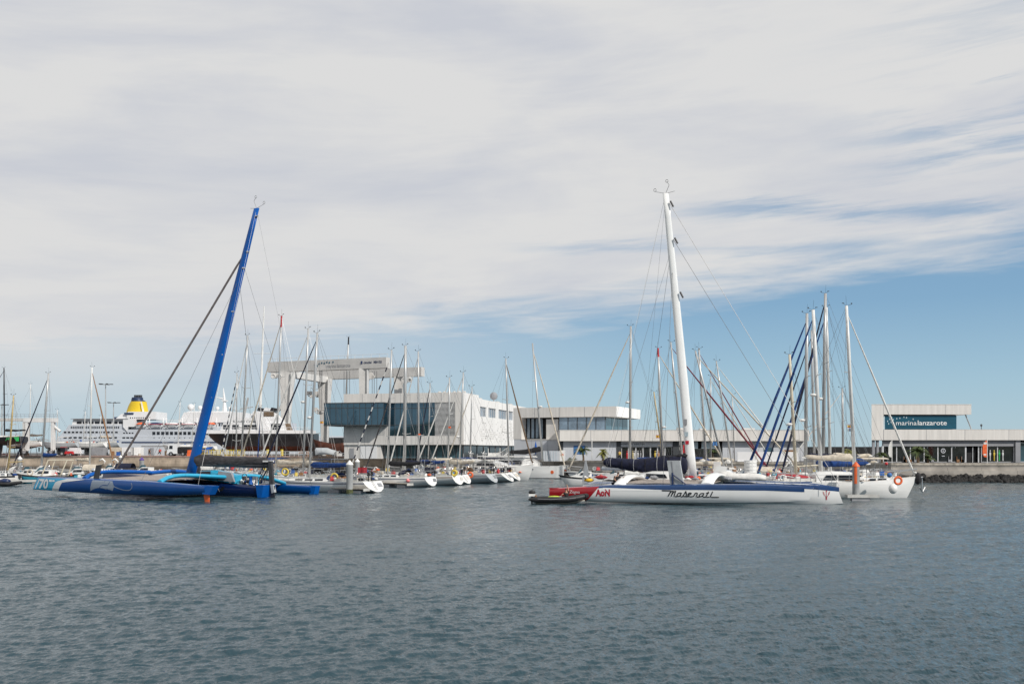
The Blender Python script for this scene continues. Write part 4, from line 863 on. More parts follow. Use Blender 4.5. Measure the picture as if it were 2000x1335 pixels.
sailboat('white sloop with thin mast behind the row of sloping sterns', 1000, 139, 155, 11, (918, 922, 755), stripe='stripe_grey', cover='white', furl='cream', dodger='navy', clutter=12, seed=23, trans=1.3, mw=.1)
H1 = 'white motor sailer with high cabin and bow pointing right at the open water'
sailboat(H1, 905, 147, -33, 12.2, (994, 988, 700), B=4.2, F=1.75, stripe='gelcoat_white', boot='antifoul_red', cover=None, furl='dbrown', dodger=None, clutter=6, seed=24, windows=True, furlw=.11)

# --- boat with its bow left of the white trimaran
sailboat('dark sided sloop with cream furled headsail behind the raised rudder of the trimaran', 1320, 130.5, 167, 14.5, (1230, 1232, 637), B=3.8, hull='gelcoat_white', stripe='stripe_navy', cover='white', furl='cream', dodger='white', clutter=18, seed=25, radar=.48, mw=.17, furlw=.12)
# --- centre right cluster behind the white trimaran
sailboat('white sloop with red masthead band behind the stacked navy mainsail', 1240, 138, -12, 13, (1284, 1285, 680), cover='navy', furl='cream', dodger='navy', clutter=12, seed=26, top='red', mw=.16, furlw=.12, radar=.36)
sailboat('old yacht with mustard yellow mast behind the stacked navy mainsail', 1262, 147, -168 + 180, 9.5, (1280, 1277, 765), cover='cream', furl=None, dodger='cream', clutter=8, seed=27, mastm='mast_yellow')
sailboat('white sloop with dark red furled headsail right of the big white mast', 1262, 124, -8, 15.5, (1322, 1310, 668), cover='white', furl='darkred', dodger='white', clutter=16, seed=28, furlw=.12)
sailboat('white sloop with tall double spreader mast left of the red furled headsail', 1330, 141, -10, 12, (1368, 1365, 680), cover='cream', furl='darkred', dodger='navy', clutter=14, seed=29, radar=.3, mw=.15)
sailboat('small sloop with cream furled headsail among the masts behind the white mast', 1345, 150, -12, 11, (1386, 1388, 735), cover='blue', furl='cream', dodger='blue', clutter=10, seed=30, mw=.1)
sailboat('sloop with slender forward leaning mast right of the two red headsails', 1378, 133, -8, 12.0, (1415, 1399, 705), cover='white', furl='white', dodger='white', clutter=14, seed=31, mw=.11)
sailboat('short masted sloop alone between the red and the navy furled headsails', 1400, 152, -10, 9, (1427, 1430, 770), cover='cream', furl='white', dodger='navy', clutter=8, seed=32, mw=.09)
sailboat('sloop with yellow bag on deck behind the white daggerboard', 1352, 117, -6, 13, (1361, 1358, 685), cover='cream', furl='cream', dodger='white', clutter=18, seed=33, mw=.12, furlw=.1)
# --- right cluster, bows left with navy furled headsails
sailboat('white sloop with sagging bright blue boom cover and tall cream mast', 1716, 93, 178, 11.5, (1604, 1588, 605), B=3.9, F=1.25, cover='blue', furl='blue', dodger='white', clutter=14, seed=34, radar=.5, mw=.2, furlw=.13, mastm='mast_white', boomlen=.4, boomz=1.6)
sailboat('white sloop with leftmost navy furled headsail and grey mast', 1689, 99, 177, 12, (1573, 1576, 612), B=3.9, F=1.3, cover='navy', furl='blue', dodger='white', clutter=14, seed=35, mw=.18, furlw=.14, boomlen=.38, boomz=2.2, radar=.35)
sailboat('large white yacht with the tallest two part mast and navy headsail', 1750, 106, 177, 12.2, (1607, 1612, 573), B=4.3, F=1.35, cover='navy', furl='navy', dodger='white', clutter=14, seed=36, mw=.19, furlw=.13, boomz=2.1, boomlen=.32, radar=.42)
sailboat('white yacht with bright white mast directly right of the tallest mast', 1736, 112, 177, 13, (1622, 1614, 600), B=4.1, F=1.3, cover='cream', furl='blue', dodger='blue', clutter=14, seed=37, mw=.17, mastm='mast_white', furlw=.13, boomz=2.2)
sailboat('sloop with grey mast half hidden between the taller white masts', 1696, 119, 177, 12.5, (1591, 1585, 645), B=4.0, cover='blue', furl='navy', dodger='navy', clutter=12, seed=38, mw=.16, furlw=.1)
sailboat('sloop with weathered grey mast and red and yellow flag halyard', 1712, 126, 176, 12, (1647, 1645, 758), B=3.7, cover='cream', furl='white', dodger='cream', clutter=12, seed=39, mw=.15)
sailboat('small white yacht with cream mast and radar behind the red inflatable', 1606, 96.5, 180, 7.2, (1555, 1542, 692), B=3.2, F=1.25, cover=None, furl=None, dodger='white', clutter=14, seed=40, radar=.44, mw=.16, mastm='mast_cream')
JK = 'white cruising yacht with long cabin windows, its bow right beside the orange topped piling'
sailboat(JK, 1508, 89.6, -3, 12.8, (1670, 1653, 597), B=3.7, F=1.45, stripe='gelcoat_white', boot='antifoul_red', cover='cream', furl='white', dodger=None, clutter=10, seed=41, mw=.17, mastm='mast_white', furlw=.09, boomz=2.0, windows=False)
r = BOATS[JK]; m = MB(); rr4 = []
for k in range(8):
    x = [3.6, 4.0, 5.2, 6.6, 7.6, 8.1, 10.2, 11.0][k]; z0 = 1.4; hh = [.7, .95, .98, .95, .62, .42, .36, .05][k]; w = [1.35, 1.4, 1.4, 1.3, 1.2, 1.15, .7, .4][k]
    rr4.append([(x, -w, z0), (x, -w * .9, z0 + hh * .85), (x, -w * .6, z0 + hh), (x, w * .6, z0 + hh), (x, w * .9, z0 + hh * .85), (x, w, z0)])
m.loft(rr4); dh = m.build('deckhouse', 'gelcoat_white', r, 30)
for a, b, sl in ((4.15, 5.35, .3), (5.55, 6.75, 0), (6.9, 7.7, -.25), (8.3, 8.8, 0), (9.1, 9.8, 0)):
    for s_ in (-1, 1):
        zt, zb_ = (2.05, 1.62) if a < 7 else (1.75, 1.52); q = MB(); y0, y1 = (1.385, 1.30) if a < 5.6 else (1.33, 1.25) if a < 7 else (1.16, 1.1) if a < 9 else (.93, .82)
        q.prism([(a, zb_), (b, zb_), (b + (sl if sl < 0 else 0), zt), (a + (sl if sl > 0 else 0), zt)], s_ * (y0 - .1), s_ * (y0 + .05)); q.build('window', 'window_dark', dh)
_n = len(r.children)
m = MB(); m.tube([(11.2, 0, 1.75), (12.5, 0, 1.85)], .07, 5); m.build('bowsprit', 'steel', r); m = MB(); m.tube([(12.4, 0, 1.75), (12.45, 0, .6)], .06, 5); m.tube([(12.1, -.35, .95), (12.45, 0, .55), (12.8, .35, .95)], .06, 5); m.build('anchor', 'steel', r)
m = MB(); m.ell((12.05, 0, 1.75), (.3, .3, .55), 8, 6); m.build('windlass_cover', 'canvas_black', r); m = MB(); m.tube([(11.2, -.5, 1.55), (6.0, -1.72, 1.6)], .03, 4); m.build('rubbing_strake', 'wood', r)

for c_ in r.children:
    if c_.name.split('.')[0] in ('bowsprit', 'anchor', 'windlass_cover'): c_.location.x += .8
# fenders, lifebuoys and bags hung on the rails: things of their own
def fender(label, loc, r=.16, h=.6, m_='white_plastic', cat='fender', grp='fenders hanging on the moored boats'):
    mb = MB(); z = loc[2]; mb.ell((0, 0, -h / 2), (r, r, h / 2), 10, 8); mb.tube([(0, 0, -.02), (0, 0, .35)], .02, 4); o = mb.build('fender', m_, None, True); o.location = loc; return tag(o, label, cat, grp)
def buoy_ring(label, loc, m_, rz=0, Rr=.3, r=.09):
    mb = MB(); mb.torus((0, 0, 0), Rr, r, 'y', 18, 8); o = mb.build('lifebuoy', m_, None, True); o.location = loc; o.rotation_euler = (0, 0, rz); return tag(o, label, 'lifebuoy', 'lifebuoys on the stern rails')
def at(px, py, d): return (WX(px, d), d, WZ(py, d))
fender('big round white fender hanging on the side of the yacht at the orange topped piling', at(1744, 944, 85.0), .38, .86)
fender('orange pink ball fender on the side of the grey sided ketch', at(797, 934, 115.4), .22, .46, 'pink'); fender('white fender on the ketch side, left one of two', at(751, 935, 117.8), .13, .62); fender('white fender on the ketch side, right one of two', at(773, 936, 116.7), .13, .62)
buoy_ring('orange horseshoe lifebuoy on the bow rail of the yacht with long cabin windows', at(1754, 938, 85.9), 'orange', Rr=.3, r=.1); buoy_ring('yellow lifebuoy on the rail beside the blue spray hood', at(653, 931, 100.8), 'yellow', Rr=.34); buoy_ring('yellow ring lifebuoy further forward on the sloop beside the blue trimaran', at(557, 921, 103), 'yellow', Rr=.32); buoy_ring('yellow lifebuoy on the stern of the cream yacht', at(887, 923, 120), 'yellow', Rr=.3, r=.14); buoy_ring('orange and brown lifebuoy on the pale grey sloop', at(918, 927, 128), 'orange', Rr=.32, r=.12)
def blob(name, label, cat, loc, r, m_, grp=None, seed=1):
    g = random.Random(seed); mb = MB(); mb.ell((0, 0, 0), r, 14, 9); j_ = .04 if name in ('buoy', 'fuel_drum') else .26; mb.v = [(x * g.uniform(1 - j_, 1 + j_), y * g.uniform(1 - j_, 1 + j_), z * g.uniform(1 - j_, 1 + j_ * 1.3)) for x, y, z in mb.v]; o = mb.build(name, m_, None, True); o.location = loc; return tag(o, label, cat, grp)
blob('kit_bag', 'red bag hanging over the sloping white stern', 'bag', at(973, 922, 133), (.2, .15, .45), 'red'); blob('fuel_drum', 'blue round drum on the foredeck of the yacht with long cabin windows', 'drum', at(1737, 927, 86), (.22, .22, .22), 'flag_blue')
blob('buoy', 'red and yellow ball hanging near the bow forestay', 'buoy', at(1731, 905, 86), (.14, .14, .14), 'red')
# red inflatable lying on deck behind the white trimaran bow
rib = thing('inflatable_boat', 'deflated red inflatable lying on a foredeck behind the white trimaran bow', 'inflatable boat', at(1558, 935, 89.5), R(-4)); m = MB(); kk = ks and 89.5 / FPX
g = random.Random(4); pts = [(-40 * kk, 0, 5 * kk), (-20 * kk, -.1, 3 * kk), (0, -.1, 0), (22 * kk, -.05, -4 * kk), (40 * kk, 0, -8 * kk)]; m.tube(pts, [.2, .33, .34, .3, .16], 10); m.v = [(x, y, z + g.uniform(-.05, .05)) for x, y, z in m.v]; m.build('tube', 'canvas_red', rib)
m = MB(); m.tube([(p[0], p[1] - .26, p[2] - .18) for p in pts], .07, 5); m.build('rubbing_strip', 'stripe_grey', rib); m = MB(); m.tube([(p[0], p[1] - .34, p[2] + .05 * math.sin(i * 2)) for i, p in enumerate(pts)], .03, 4); m.build('grab_line', 'white_plastic', rib)
rib.location.z = max(rib.location.z, 1.75)

# ------------------------------------------------------------------ catamaran by the quay, bows to the right
ct = thing('catamaran', 'white catamaran with long pale bimini roof, black boom bag and bows to the right', 'catamaran', (WX(948, 158), 158, 0), R(-22), None)
Lc = 14.2
for y in (-3.1, 3.1):
    m = MB(); rr5 = []
    for k in range(15):
        u = k / 14; w = .78 * (math.sin(min(1, u * 2.2 + .55) * math.pi / 2)) * (1 - max(0, u - .6) ** 2 * 5.6) if u > 0 else .6; w = max(.05, w); h = 1.7 + .25 * u
        rr5.append([(u * Lc - (.5 if k == 0 else 0), y - w, h), (u * Lc, y - w * .98, h * .55), (u * Lc, y - w * .9, .12), (u * Lc, y - w * .6, -.35), (u * Lc, y + w * .6, -.35), (u * Lc, y + w * .9, .12), (u * Lc, y + w * .98, h * .55), (u * Lc - (.5 if k == 0 else 0), y + w, h)])
    m.loft(rr5, mats=lambda i, j: 1 if j in (2, 3, 4) else 0); hl_ = m.build('hull', ['gelcoat_white', 'antifoul_black'], ct, 35)
    w_ = MB(); w_.box(4.2, 9.6, y - .80, y + .80, 1.35, 1.47); w_.build('window_strip', 'window_dark', hl_); t = MB(); t.tube([(12.5, y - .47, 1.0), (12.5, y - .3, 1.0)], .26, 14); t.build('logo', 'orange', hl_)
m = MB(); m.box(1.2, 9.6, -3.0, 3.0, .75, 1.75); m.build('bridge_deck', 'gelcoat_white', ct)
m = MB(); rr5 = [[(x, -w, 1.76), (x, -w * .96, 2.1), (x, -w * .86, z), (x, w * .86, z), (x, w * .96, 2.1), (x, w, 1.76)] for x, w, z in ((2.6, 2.7, 3.05), (5, 2.7, 3.1), (7.4, 2.5, 3.05), (8.9, 2.0, 2.3))]; m.loft(rr5); cb_ = m.build('saloon', 'gelcoat_white', ct); 
for s_ in (-1, 1): P(cb_, 'window', 'window_dark', (3.0, 7.2, min(s_ * 2.50, s_ * 2.72), max(s_ * 2.50, s_ * 2.72), 2.15, 2.75))
m = MB(); m.prism([(-.2, 3.45), (7.6, 3.38), (7.9, 3.22), (-.3, 3.3)], -2.6, 2.6); m.build('roof', 'white_plastic', ct)
for x, y in ((0.2, -2.4), (0.2, 2.4), (2.6, -2.4), (2.6, 2.4), (5.4, -2.3), (5.4, 2.3)): m = MB(); m.tube([(x, y, 1.7), (x, y, 3.3)], .06, 5); m.build('roof_post', 'steel', ct)
m = MB(); m.box(1.0, 3.2, -1.5, 1.5, 4.7, 4.8); m.build('flybridge_roof', 'canvas_navy', ct); m = MB()
for x in (1.1, 3.1):
    for y in (-1.4, 1.4): m.tube([(x, y, 3.4), (x, y, 4.7)], .05, 5)
m.box(1.1, 3.1, -1.4, -1.3, 3.42, 3.9); m.build('flybridge_frame', 'white_plastic', ct)
S_, f_ = (ct.location.x, ct.location.y), (math.cos(R(-22)), math.sin(R(-22))); tb, tt = solve_t(S_, f_, 1060), solve_t(S_, f_, 1040); zt = WZ(670, S_[1] + f_[1] * tt)
m = MB(); m.tube([(tb, 0, 2.6), (tt, 0, zt)], [.16, .12], 8); mo = m.build('mast', 'mast_grey', ct, True); A = Vector((tb, 0, 2.6)); T = Vector((tt, 0, zt))
for q in (.45, .68): c = A.lerp(T, q); m = MB(); m.tube([c + Vector((-.2, -.9, 0)), c, c + Vector((-.2, .9, 0))], .035, 4); m.tube([c + Vector((-.45, 0, 0)), c + Vector((.3, 0, 0))], .03, 4); m.build('spreader', 'mast_white', mo)
m = MB(); m.ell((A.lerp(T, .46).x + .45, 0, A.lerp(T, .46).z), (.3, .3, .15)); m.build('radar_dome', 'white_plastic', mo); m = MB(); m.tube([(A.lerp(T, .08).x, 0, 4.2), (A.x - 5.6, 0, 3.9)], .1, 6); bo = m.build('boom', 'mast_dark', ct); fabric_cover((A.x - .1, 0, 4.45), (A.x - 5.6, 0, 4.0), .42, seed=5, front=1.2, droop=.25).build('sail_cover', 'canvas_black', bo, True)
fs_ = MB(); fs_.tube([(13.3, 0, 1.9), A.lerp(T, .5) + Vector((13.3 - A.x, 0, 1.9 - A.z)) * .5, A.lerp(T, .93)], [.11, .11, .05], 6); fs_.build('furled_sail', 'canvas_cream', ct); m = MB(); m.tube([(13.1, -3.1, 1.85), (13.3, 0, 1.95), (13.1, 3.1, 1.85)], .1, 6); m.build('cross_beam', 'mast_grey', ct)
m = MB()
for s_ in (-1, 1): m.tube([(tb - .8, s_ * 3, 1.9), A.lerp(T, .9)], .015, 3)
for s_ in (-1, 1):
    for k in range(8): m.tube([(1 + k * 1.6, s_ * 3.75, 1.8), (1 + k * 1.6, s_ * 3.75, 2.4)], .02, 3)
    m.tube([(1, s_ * 3.75, 2.4), (12.2, s_ * 3.75, 2.45)], .015, 3)
m.build('rigging', 'wire', ct)
# cabin top of the motor sailer
r = BOATS[H1]; m = MB(); rr5 = [[(x, -w, 1.7), (x, -w * .85, z), (x, w * .85, z), (x, w, 1.7)] for x, w, z in ((3.0, 1.5, 2.7), (5.4, 1.5, 2.75), (7.6, 1.2, 2.3), (9.0, .8, 1.8))]; m.loft(rr5); cb_ = m.build('cabin', 'gelcoat_white', r)
for s_ in (-1, 1): w_ = MB(); w_.prism([(3.4, 2.1), (6.6, 2.05), (6.2, 2.45), (3.5, 2.5)], s_ * 1.25, s_ * 1.47); w_.build('window', 'window_dark', cb_)
t = MB(); t.prism([(9.9, 1.15), (10.15, 1.33), (10.3, 1.2), (10.5, 1.33), (10.7, 1.15)], -.98, -.7); t.build('logo', 'orange', r); t = MB(); t.box(8.4, 9.6, -1.62, -1.0, 1.12, 1.2); t.build('side_lettering', 'decal_black', r)
# ------------------------------------------------------------------ racing trimarans
def tri_rings(L, w, top, bot, setb=.6, n=26, sternw=.8, fine=.0):
    # returns rings and a side surface function
    def half(u): return w * (lerp(sternw, 1, math.sin(min(1, u / .4) * math.pi / 2)) if u < .4 else max(.06, (1 - ((u - .4) / .6) ** 2.4) ** .75))
    prof = ((0, 0), (.5, .04), (.84, .2), (.97, .45), (1.0, .70), (.97, .86), (.86, .97), (.6, 1.0), (0, 1.03)); rings = []
    for i in range(n + 1):
        u = i / n; b = half(u); zt, zb_ = top(u), bot(u); r = []
        for q, h in prof:
            z = lerp(zb_, zt, h); x = u * L - setb * h * u ** 6 ; r.append((x, b * q, z))
        rings.append([(x, -y, z) for x, y, z in r[::-1]] + r[1:-1])
    def side(x, z):
        u = min(1, max(0, x / L)); h = min(1., max(0, (z - bot(u)) / max(.1, top(u) - bot(u))))
        for _ in range(3): u = min(1, max(0, (x + setb * h * u ** 6) / L)); h = min(1., max(0, (z - bot(u)) / max(.1, top(u) - bot(u))))
        b = half(u); q = float(np.interp(h, [p[1] for p in prof], [p[0] for p in prof])); return b * q
    return rings, side
def decal_fill(mb, side, off, sgn, x0, x1, z0, z1, nx=14, nz=8, mi=0, pr=.012):
    # region between curves x0(h)..x1(h), z0..z1 functions of x
    vs = []; fs = []
    for i in range(nx + 1):
        for j in range(nz + 1):
            h = j / nz; x = lerp(x0(h), x1(h), i / nx); z = lerp(z0(x), z1(x), h); vs.append((x, off + sgn * (side(x, z) + pr), z))
    for i in range(nx):
        for j in range(nz): a = i * (nz + 1) + j; fs.append((a, a + 1, a + nz + 2, a + nz + 1))
    mb.add(vs, fs, mi)
def decal_stroke(mb, side, off, sgn, pts, w, mi=0, pr=.016):
    P2 = [Vector(p) for p in pts]; fine = []
    for a, b in zip(P2[:-1], P2[1:]):
        k = max(1, int((b - a).length / .12))
        for i in range(k): fine.append(a.lerp(b, i / k))
    fine.append(P2[-1]); vs = []; ws = w if isinstance(w, (list, tuple)) else None
    for i, p in enumerate(fine):
        d = (fine[min(i + 1, len(fine) - 1)] - fine[max(0, i - 1)]).normalized(); nrm = Vector((-d.y, d.x)); ww = w if ws is None else lerp(ws[0], ws[1], i / (len(fine) - 1))
        for s_ in (-1, 1): q = p + nrm * ww / 2 * s_; vs.append((q.x, off + sgn * (side(q.x, q.y) + pr), q.y))
    mb.add(vs, [(2 * i, 2 * i + 1, 2 * i + 3, 2 * i + 2) for i in range(len(fine) - 1)], mi)
def decal_text(mb, side, off, sgn, s, xa, xb, za, zb_, bold=0., shear=0., mi=0, pr=.016):
    put_text(mb, s, lambda u, w: (lambda x, z: (x, off + sgn * (side(x, z) + pr), z))(lerp(xa, xb, u), lerp(za, zb_, w)), bold, shear, mi)
def bez(p0, p1, p2, n=6): return [tuple((1 - t) ** 2 * a + 2 * t * (1 - t) * b + t * t * c for a, b, c in zip(p0, p1, p2)) for t in [i / n for i in range(n + 1)]]
def beam(root, pts, w, h, m_, name='cross_beam'):
    mb = MB(); rings = []
    for i, p in enumerate(pts):
        rings.append([(p[0] + w / 2 * math.cos(a), p[1] + (0), p[2] + h / 2 * math.sin(a)) for a in [2 * math.pi * k / 12 for k in range(12)]])
    mb.loft(rings); return mb.build(name, m_, root, 40)
def arch_pts(y0, z0, y1, z1, rise, n=12):
    out = []
    for i in range(n + 1):
        t = i / n; y = lerp(y0, y1, t); z = lerp(z0, z1, t) + rise * math.sin(math.pi * t) ** .8 if False else lerp(z0, z1, t) + rise * (1 - (1 - t) ** 4) * (1 - t ** 3) * 1.15; out.append((y, z))
    return out

# ===== blue trimaran
S0 = (-22.0, 89.5); fb = Vector((-.9, .44)).normalized(); angb = math.atan2(fb.y, fb.x)
BT = thing('racing_trimaran', 'blue ocean racing trimaran with raked blue mast, turquoise bow and number 70', 'trimaran', (S0[0], S0[1], 0), angb)
LF = 21.0; YN = 8.0
ntop = lambda u: float(np.interp(u, [0, .3, .6, .85, 1], [1.33, 1.62, 1.74, 1.80, 1.80])); nbot = lambda u: float(np.interp(u, [0, .2, .5, .8, 1], [.62, .42, .40, .52, .68]))
rings, side = tri_rings(LF, .55, ntop, nbot, .65, sternw=.75); OX = -.5
m = MB(); m.M = Matrix.Translation((OX, YN, 0)); m.loft(rings, cap=True, mats=lambda i, j: 0); nf = m.build('float', 'tri_blue', BT, 40)
d = MB(); d.M = Matrix.Translation((OX, 0, 0)); zt = lambda x: lerp(nbot(x / LF), ntop(x / LF), .95); zb0 = lambda x: lerp(nbot(x / LF), ntop(x / LF), .04)
edge_c = lambda h, o=0: 16.2 + o + (1 - h) * 1.5 - (h > .8) * (h - .8) * 9
decal_fill(d, side, YN, 1, lambda h: 17.3 + (1 - h) * .9 - max(0, h - .75) * 5, lambda h: LF - .05 - .62 * h, zb0, zt, 18, 10); d.build('bow_paint', 'tri_cyan' if False else 'tri_turquoise', nf)
d = MB(); d.M = Matrix.Translation((OX, 0, 0)); decal_fill(d, side, YN, 1, lambda h: 16.45 + (1 - h) * .95 - max(0, h - .7) * 9, lambda h: 17.35 + (1 - h) * .95 - max(0, h - .75) * 5, zb0, zt, 6, 10, pr=.018); decal_fill(d, side, YN, 1, lambda h: LF - .48 - .62 * h, lambda h: LF - .33 - .62 * h, lambda x: zb0(x) + .08, lambda x: zt(x) - .08, 2, 8, pr=.02); d.build('grey_band', 'decal_white', nf)
d = MB(); d.M = Matrix.Translation((OX, 0, 0)); decal_text(d, side, YN, 1, '70', 20.05, 18.62, .76, 1.66, bold=.03, shear=.25, pr=.05); d.build('number', 'decal_white', nf)
d = MB(); d.M = Matrix.Translation((OX, 0, 0)); decal_fill(d, side, YN, 1, lambda h: 18.15, lambda h: 18.55, lambda x: 1.42, lambda x: 1.60, 3, 2, pr=.022); decal_fill(d, side, YN, 1, lambda h: 17.75, lambda h: 18.1, lambda x: 1.44, lambda x: 1.58, 3, 2, pr=.022); d.build('small_print', 'decal_white', nf)
# grey running animal shape on the side
d = MB(); d.M = Matrix.Translation((OX, 0, 0)); hgt = lambda x, k: lerp(nbot(x / LF), ntop(x / LF), k)
decal_fill(d, side, YN, 1, lambda h: 13.15 - .35 * h, lambda h: 11.3 - .25 * (1 - h) ** 2, lambda x: hgt(x, .18 + .25 * math.sin((13.15 - x) * 1.2)), lambda x: hgt(x, .93), 12, 6)
decal_fill(d, side, YN, 1, lambda h: 11.35 - .1 * h, lambda h: 10.1 + .25 * abs(h - .5) * 2, lambda x: hgt(x, .45 - .17 * (11.4 - x)), lambda x: hgt(x, .92), 8, 6)
p = bez((10.3, hgt(10, .62)), (9.2, hgt(9, .28)), (8.35, hgt(8.4, .34)), 8) + bez((8.35, hgt(8.4, .34)), (7.75, hgt(8, .5)), (8.1, hgt(8, .86)), 6)[1:]; decal_stroke(d, side, YN, 1, p, [.07, .05]); d.build('side_emblem', 'decal_grey', nf)
d = MB(); d.M = Matrix.Translation((OX, 0, 0)); decal_stroke(d, side, YN, 1, bez((12.2, hgt(12, .2)), (11.7, hgt(12, .75)), (10.9, hgt(11, .6)), 6) + [(10.6, hgt(10.6, .88))], .05, pr=.024); decal_stroke(d, side, YN, 1, [(12.5, hgt(12, .28)), (12.43, hgt(12, .3))], .07, pr=.024); d.build('emblem_line', 'tri_blue', nf)
m = MB(); m.M = Matrix.Translation((OX, YN, 0)); m.prism([(-.9, 1.34), (.3, 1.36), (.3, .66), (-.45, .6)], -.36, .36); m.build('transom_block', 'tri_mast_blue', nf)
m = MB(); m.prism([(OX - .15, .62), (OX + .45, .62), (OX + .2, -.45), (OX - .1, -.5)], YN - .05, YN + .05); m.build('rudder', 'orange', BT)
ftop = lambda u: .80 + .55 * u; fbot = lambda u: -.05 + .15 * u
rings, side2 = tri_rings(LF, .55, ftop, fbot, .65, sternw=.75)
m = MB(); m.M = Matrix.Translation((1.0, -8.0, 0)); m.loft(rings, mats=lambda i, j: 0); m.build('float', 'tri_blue', BT, 40)
m = MB(); m.M = Matrix.Translation((1.0, -8.0, 0)); m.prism([(-.55, .8), (.2, .82), (.2, .0), (-.35, .0)], -.36, .36); m.build('transom_block', 'tri_mast_blue', BT); m = MB(); m.prism([(.75, .02), (1.15, .02), (1.1, -.2), (.8, -.2)], -8.05, -7.95); m.build('rudder', 'red', BT)
mtop = lambda u: float(np.interp(u, [0, .2, .5, .8, 1], [1.15, 1.25, 1.65, 2.0, 2.2])); mbot = lambda u: float(np.interp(u, [0, .05, .5, .95, 1], [.03, -.05, -.2, -.05, .05]))
rings, sidem = tri_rings(21.2, .95, mtop, mbot, .8, sternw=.85)
m = MB(); m.loft(rings, mats=lambda i, j: 1 if j in (0, 15) else 0); mh = m.build('main_hull', ['tri_navy', 'net'], BT, 40)
d = MB(); decal_fill(d, sidem, 0, 1, lambda h: .05, lambda h: 20.5, lambda x: .02, lambda x: .09, 30, 1); d.build('waterline_stripe', 'decal_white', mh)
m = MB(); m.prism([(-.35, 1.15), (.55, 1.17), (.35, .04), (-.1, .04)], .72, .93); m.prism([(-.35, 1.15), (.3, 1.16), (.2, .05), (-.1, .04)], -.8, .72); m.build('transom', 'tri_mast_blue', mh)
m = MB(); m.box(-.85, -.36, -.05, .05, -.4, 1.1); m.build('rudder', 'mast_dark', BT); m = MB(); m.prism([(-.75, 1.15), (-.55, 3.3), (-.2, 3.3), (-.30, 1.15)], -.12, .12); m.prism([(-.9, .5), (-.75, 1.2), (-.45, 1.2), (-.6, .4)], -.14, .14, mi=1); m.build('raised_rudder', ['carbon', 'board_grey'], BT)
d = MB(); decal_fill(d, sidem, 0, 1, lambda h: 4.1 + .3 * (1 - h), lambda h: 4.45 + .3 * (1 - h), lambda x: .55, lambda x: .95, 3, 3, pr=.02); d.build('side_port', 'decal_black', mh); d = MB(); decal_stroke(d, sidem, 0, 1, bez((5.0, .95), (4.85, .75), (4.75, .5), 4), .05, pr=.03); d.build('port_rim', 'decal_white', mh)
# beams: aft turquoise, forward blue
def full_beam(xn, xm, xf, zn, zm, zf, mm, mn, w=.6, h=.38):
    a = [(lerp(xn, xm, i / 10), lerp(YN, .9, i / 10), lerp(zn, zm, i / 10) + .70 * (1 - (1 - i / 10) ** 6) * (1 - i / 10 * .9)) for i in range(11)]
    bm_ = beam(BT, a, w, h, mn); b = [(lerp(xm, xf, i / 10), lerp(.9, -8.0, i / 10), lerp(zm, zf, i / 10) + .55 * math.sin(math.pi * min(1, i / 10)) * .8) for i in range(11)]; beam(BT, b, w, h, mm); return bm_
AB = full_beam(4.9, 4.2, 4.6, 1.55, 1.75, 1.0, 'tri_cyan', 'tri_cyan'); FBm = full_beam(13.9, 13.4, 13.8, 1.75, 2.1, 1.3, 'tri_mast_blue', 'tri_mast_blue')
t = MB()
for k in range(9): t.cbox((13.75, 7.1 - k * .28, 2.55 - k * .015), (.28, .16, .14 if k % 3 else .2))
t.build('beam_lettering', 'decal_white', FBm)
m = MB(); m.prism([(4.6, 7.6), (13.4, 7.6), (13.2, .8), (4.4, .8)], 1.66, 1.70, 'z'); m.v = [(x, y, z + .2 * (y < 2)) for x, y, z in m.v]; m.build('trampoline', 'net', BT); m = MB(); m.prism([(4.9, -7.6), (13.6, -7.6), (13.2, -.8), (4.6, -.8)], 1.42, 1.46, 'z'); m.build('trampoline', 'net', BT)
# foils standing up through the floats
m = MB(); m.prism([(12.15, 1.6), (12.75, 1.6), (12.35, 2.95), (11.75, 3.0)], YN - .06, YN + .06); m.build('foil', 'carbon', BT); m = MB(); m.prism([(10.6, 1.2), (11.3, 1.2), (11.9, 3.0), (11.0, 3.0)], -3.2, -3.08); m.build('foil', 'carbon', BT)
# cabin and cockpit gear
m = MB(); rr_ = [[(x, -w, z0), (x, -w * .9, z0 + h * .8), (x, -w * .4, z0 + h), (x, w * .4, z0 + h), (x, w * .9, z0 + h * .8), (x, w, z0)] for x, w, z0, h in ((3.0, .8, 1.25, .75), (4.6, .85, 1.4, .85), (5.8, .85, 1.5, .95), (7.6, .75, 1.6, .75), (8.6, .5, 1.65, .15))]; m.loft(rr_); cb_ = m.build('cabin', 'tri_cyan', BT, 40)
m = MB(); m.prism([(5.9, 1.95), (7.6, 1.95), (7.3, 2.3), (6.0, 2.35)], .70, .89); m.build('window', 'window_dark', cb_); m = MB(); m.prism([(3.0, 1.4), (4.9, 1.5), (4.9, 2.35), (3.4, 2.2)], .66, .93); m.build('grey_panel', 'wall_grey', cb_)
for x, y, c in ((1.0, .3, 'steel'), (1.8, -.3, 'steel'), (2.3, .4, 'carbon'), (2.7, -.2, 'white_plastic'), (9.6, .3, 'white_plastic'), (10.2, -.3, 'decal_white'), (1.3, .7, 'tri_mast_blue')): m = MB(); m.tube([(x, y, 1.2), (x, y, 1.55), (x, y, 1.9)], [.2, .13, .18], 10); m.build('winch', c, BT)
m = MB(); m.tube([(.4, .75, 1.2), (.3, .78, 1.9), (1.2, .78, 1.95), (1.4, .75, 1.2)], .05, 5); m.tube([(.4, -.75, 1.2), (.3, -.78, 1.9), (1.2, -.78, 1.95), (1.4, -.75, 1.2)], .05, 5); m.build('helm_frame', 'tri_cyan', BT)
m = MB(); m.torus((2.0, .72, 1.85), .32, .035, 'x'); m.build('steering_wheel', 'carbon', BT)
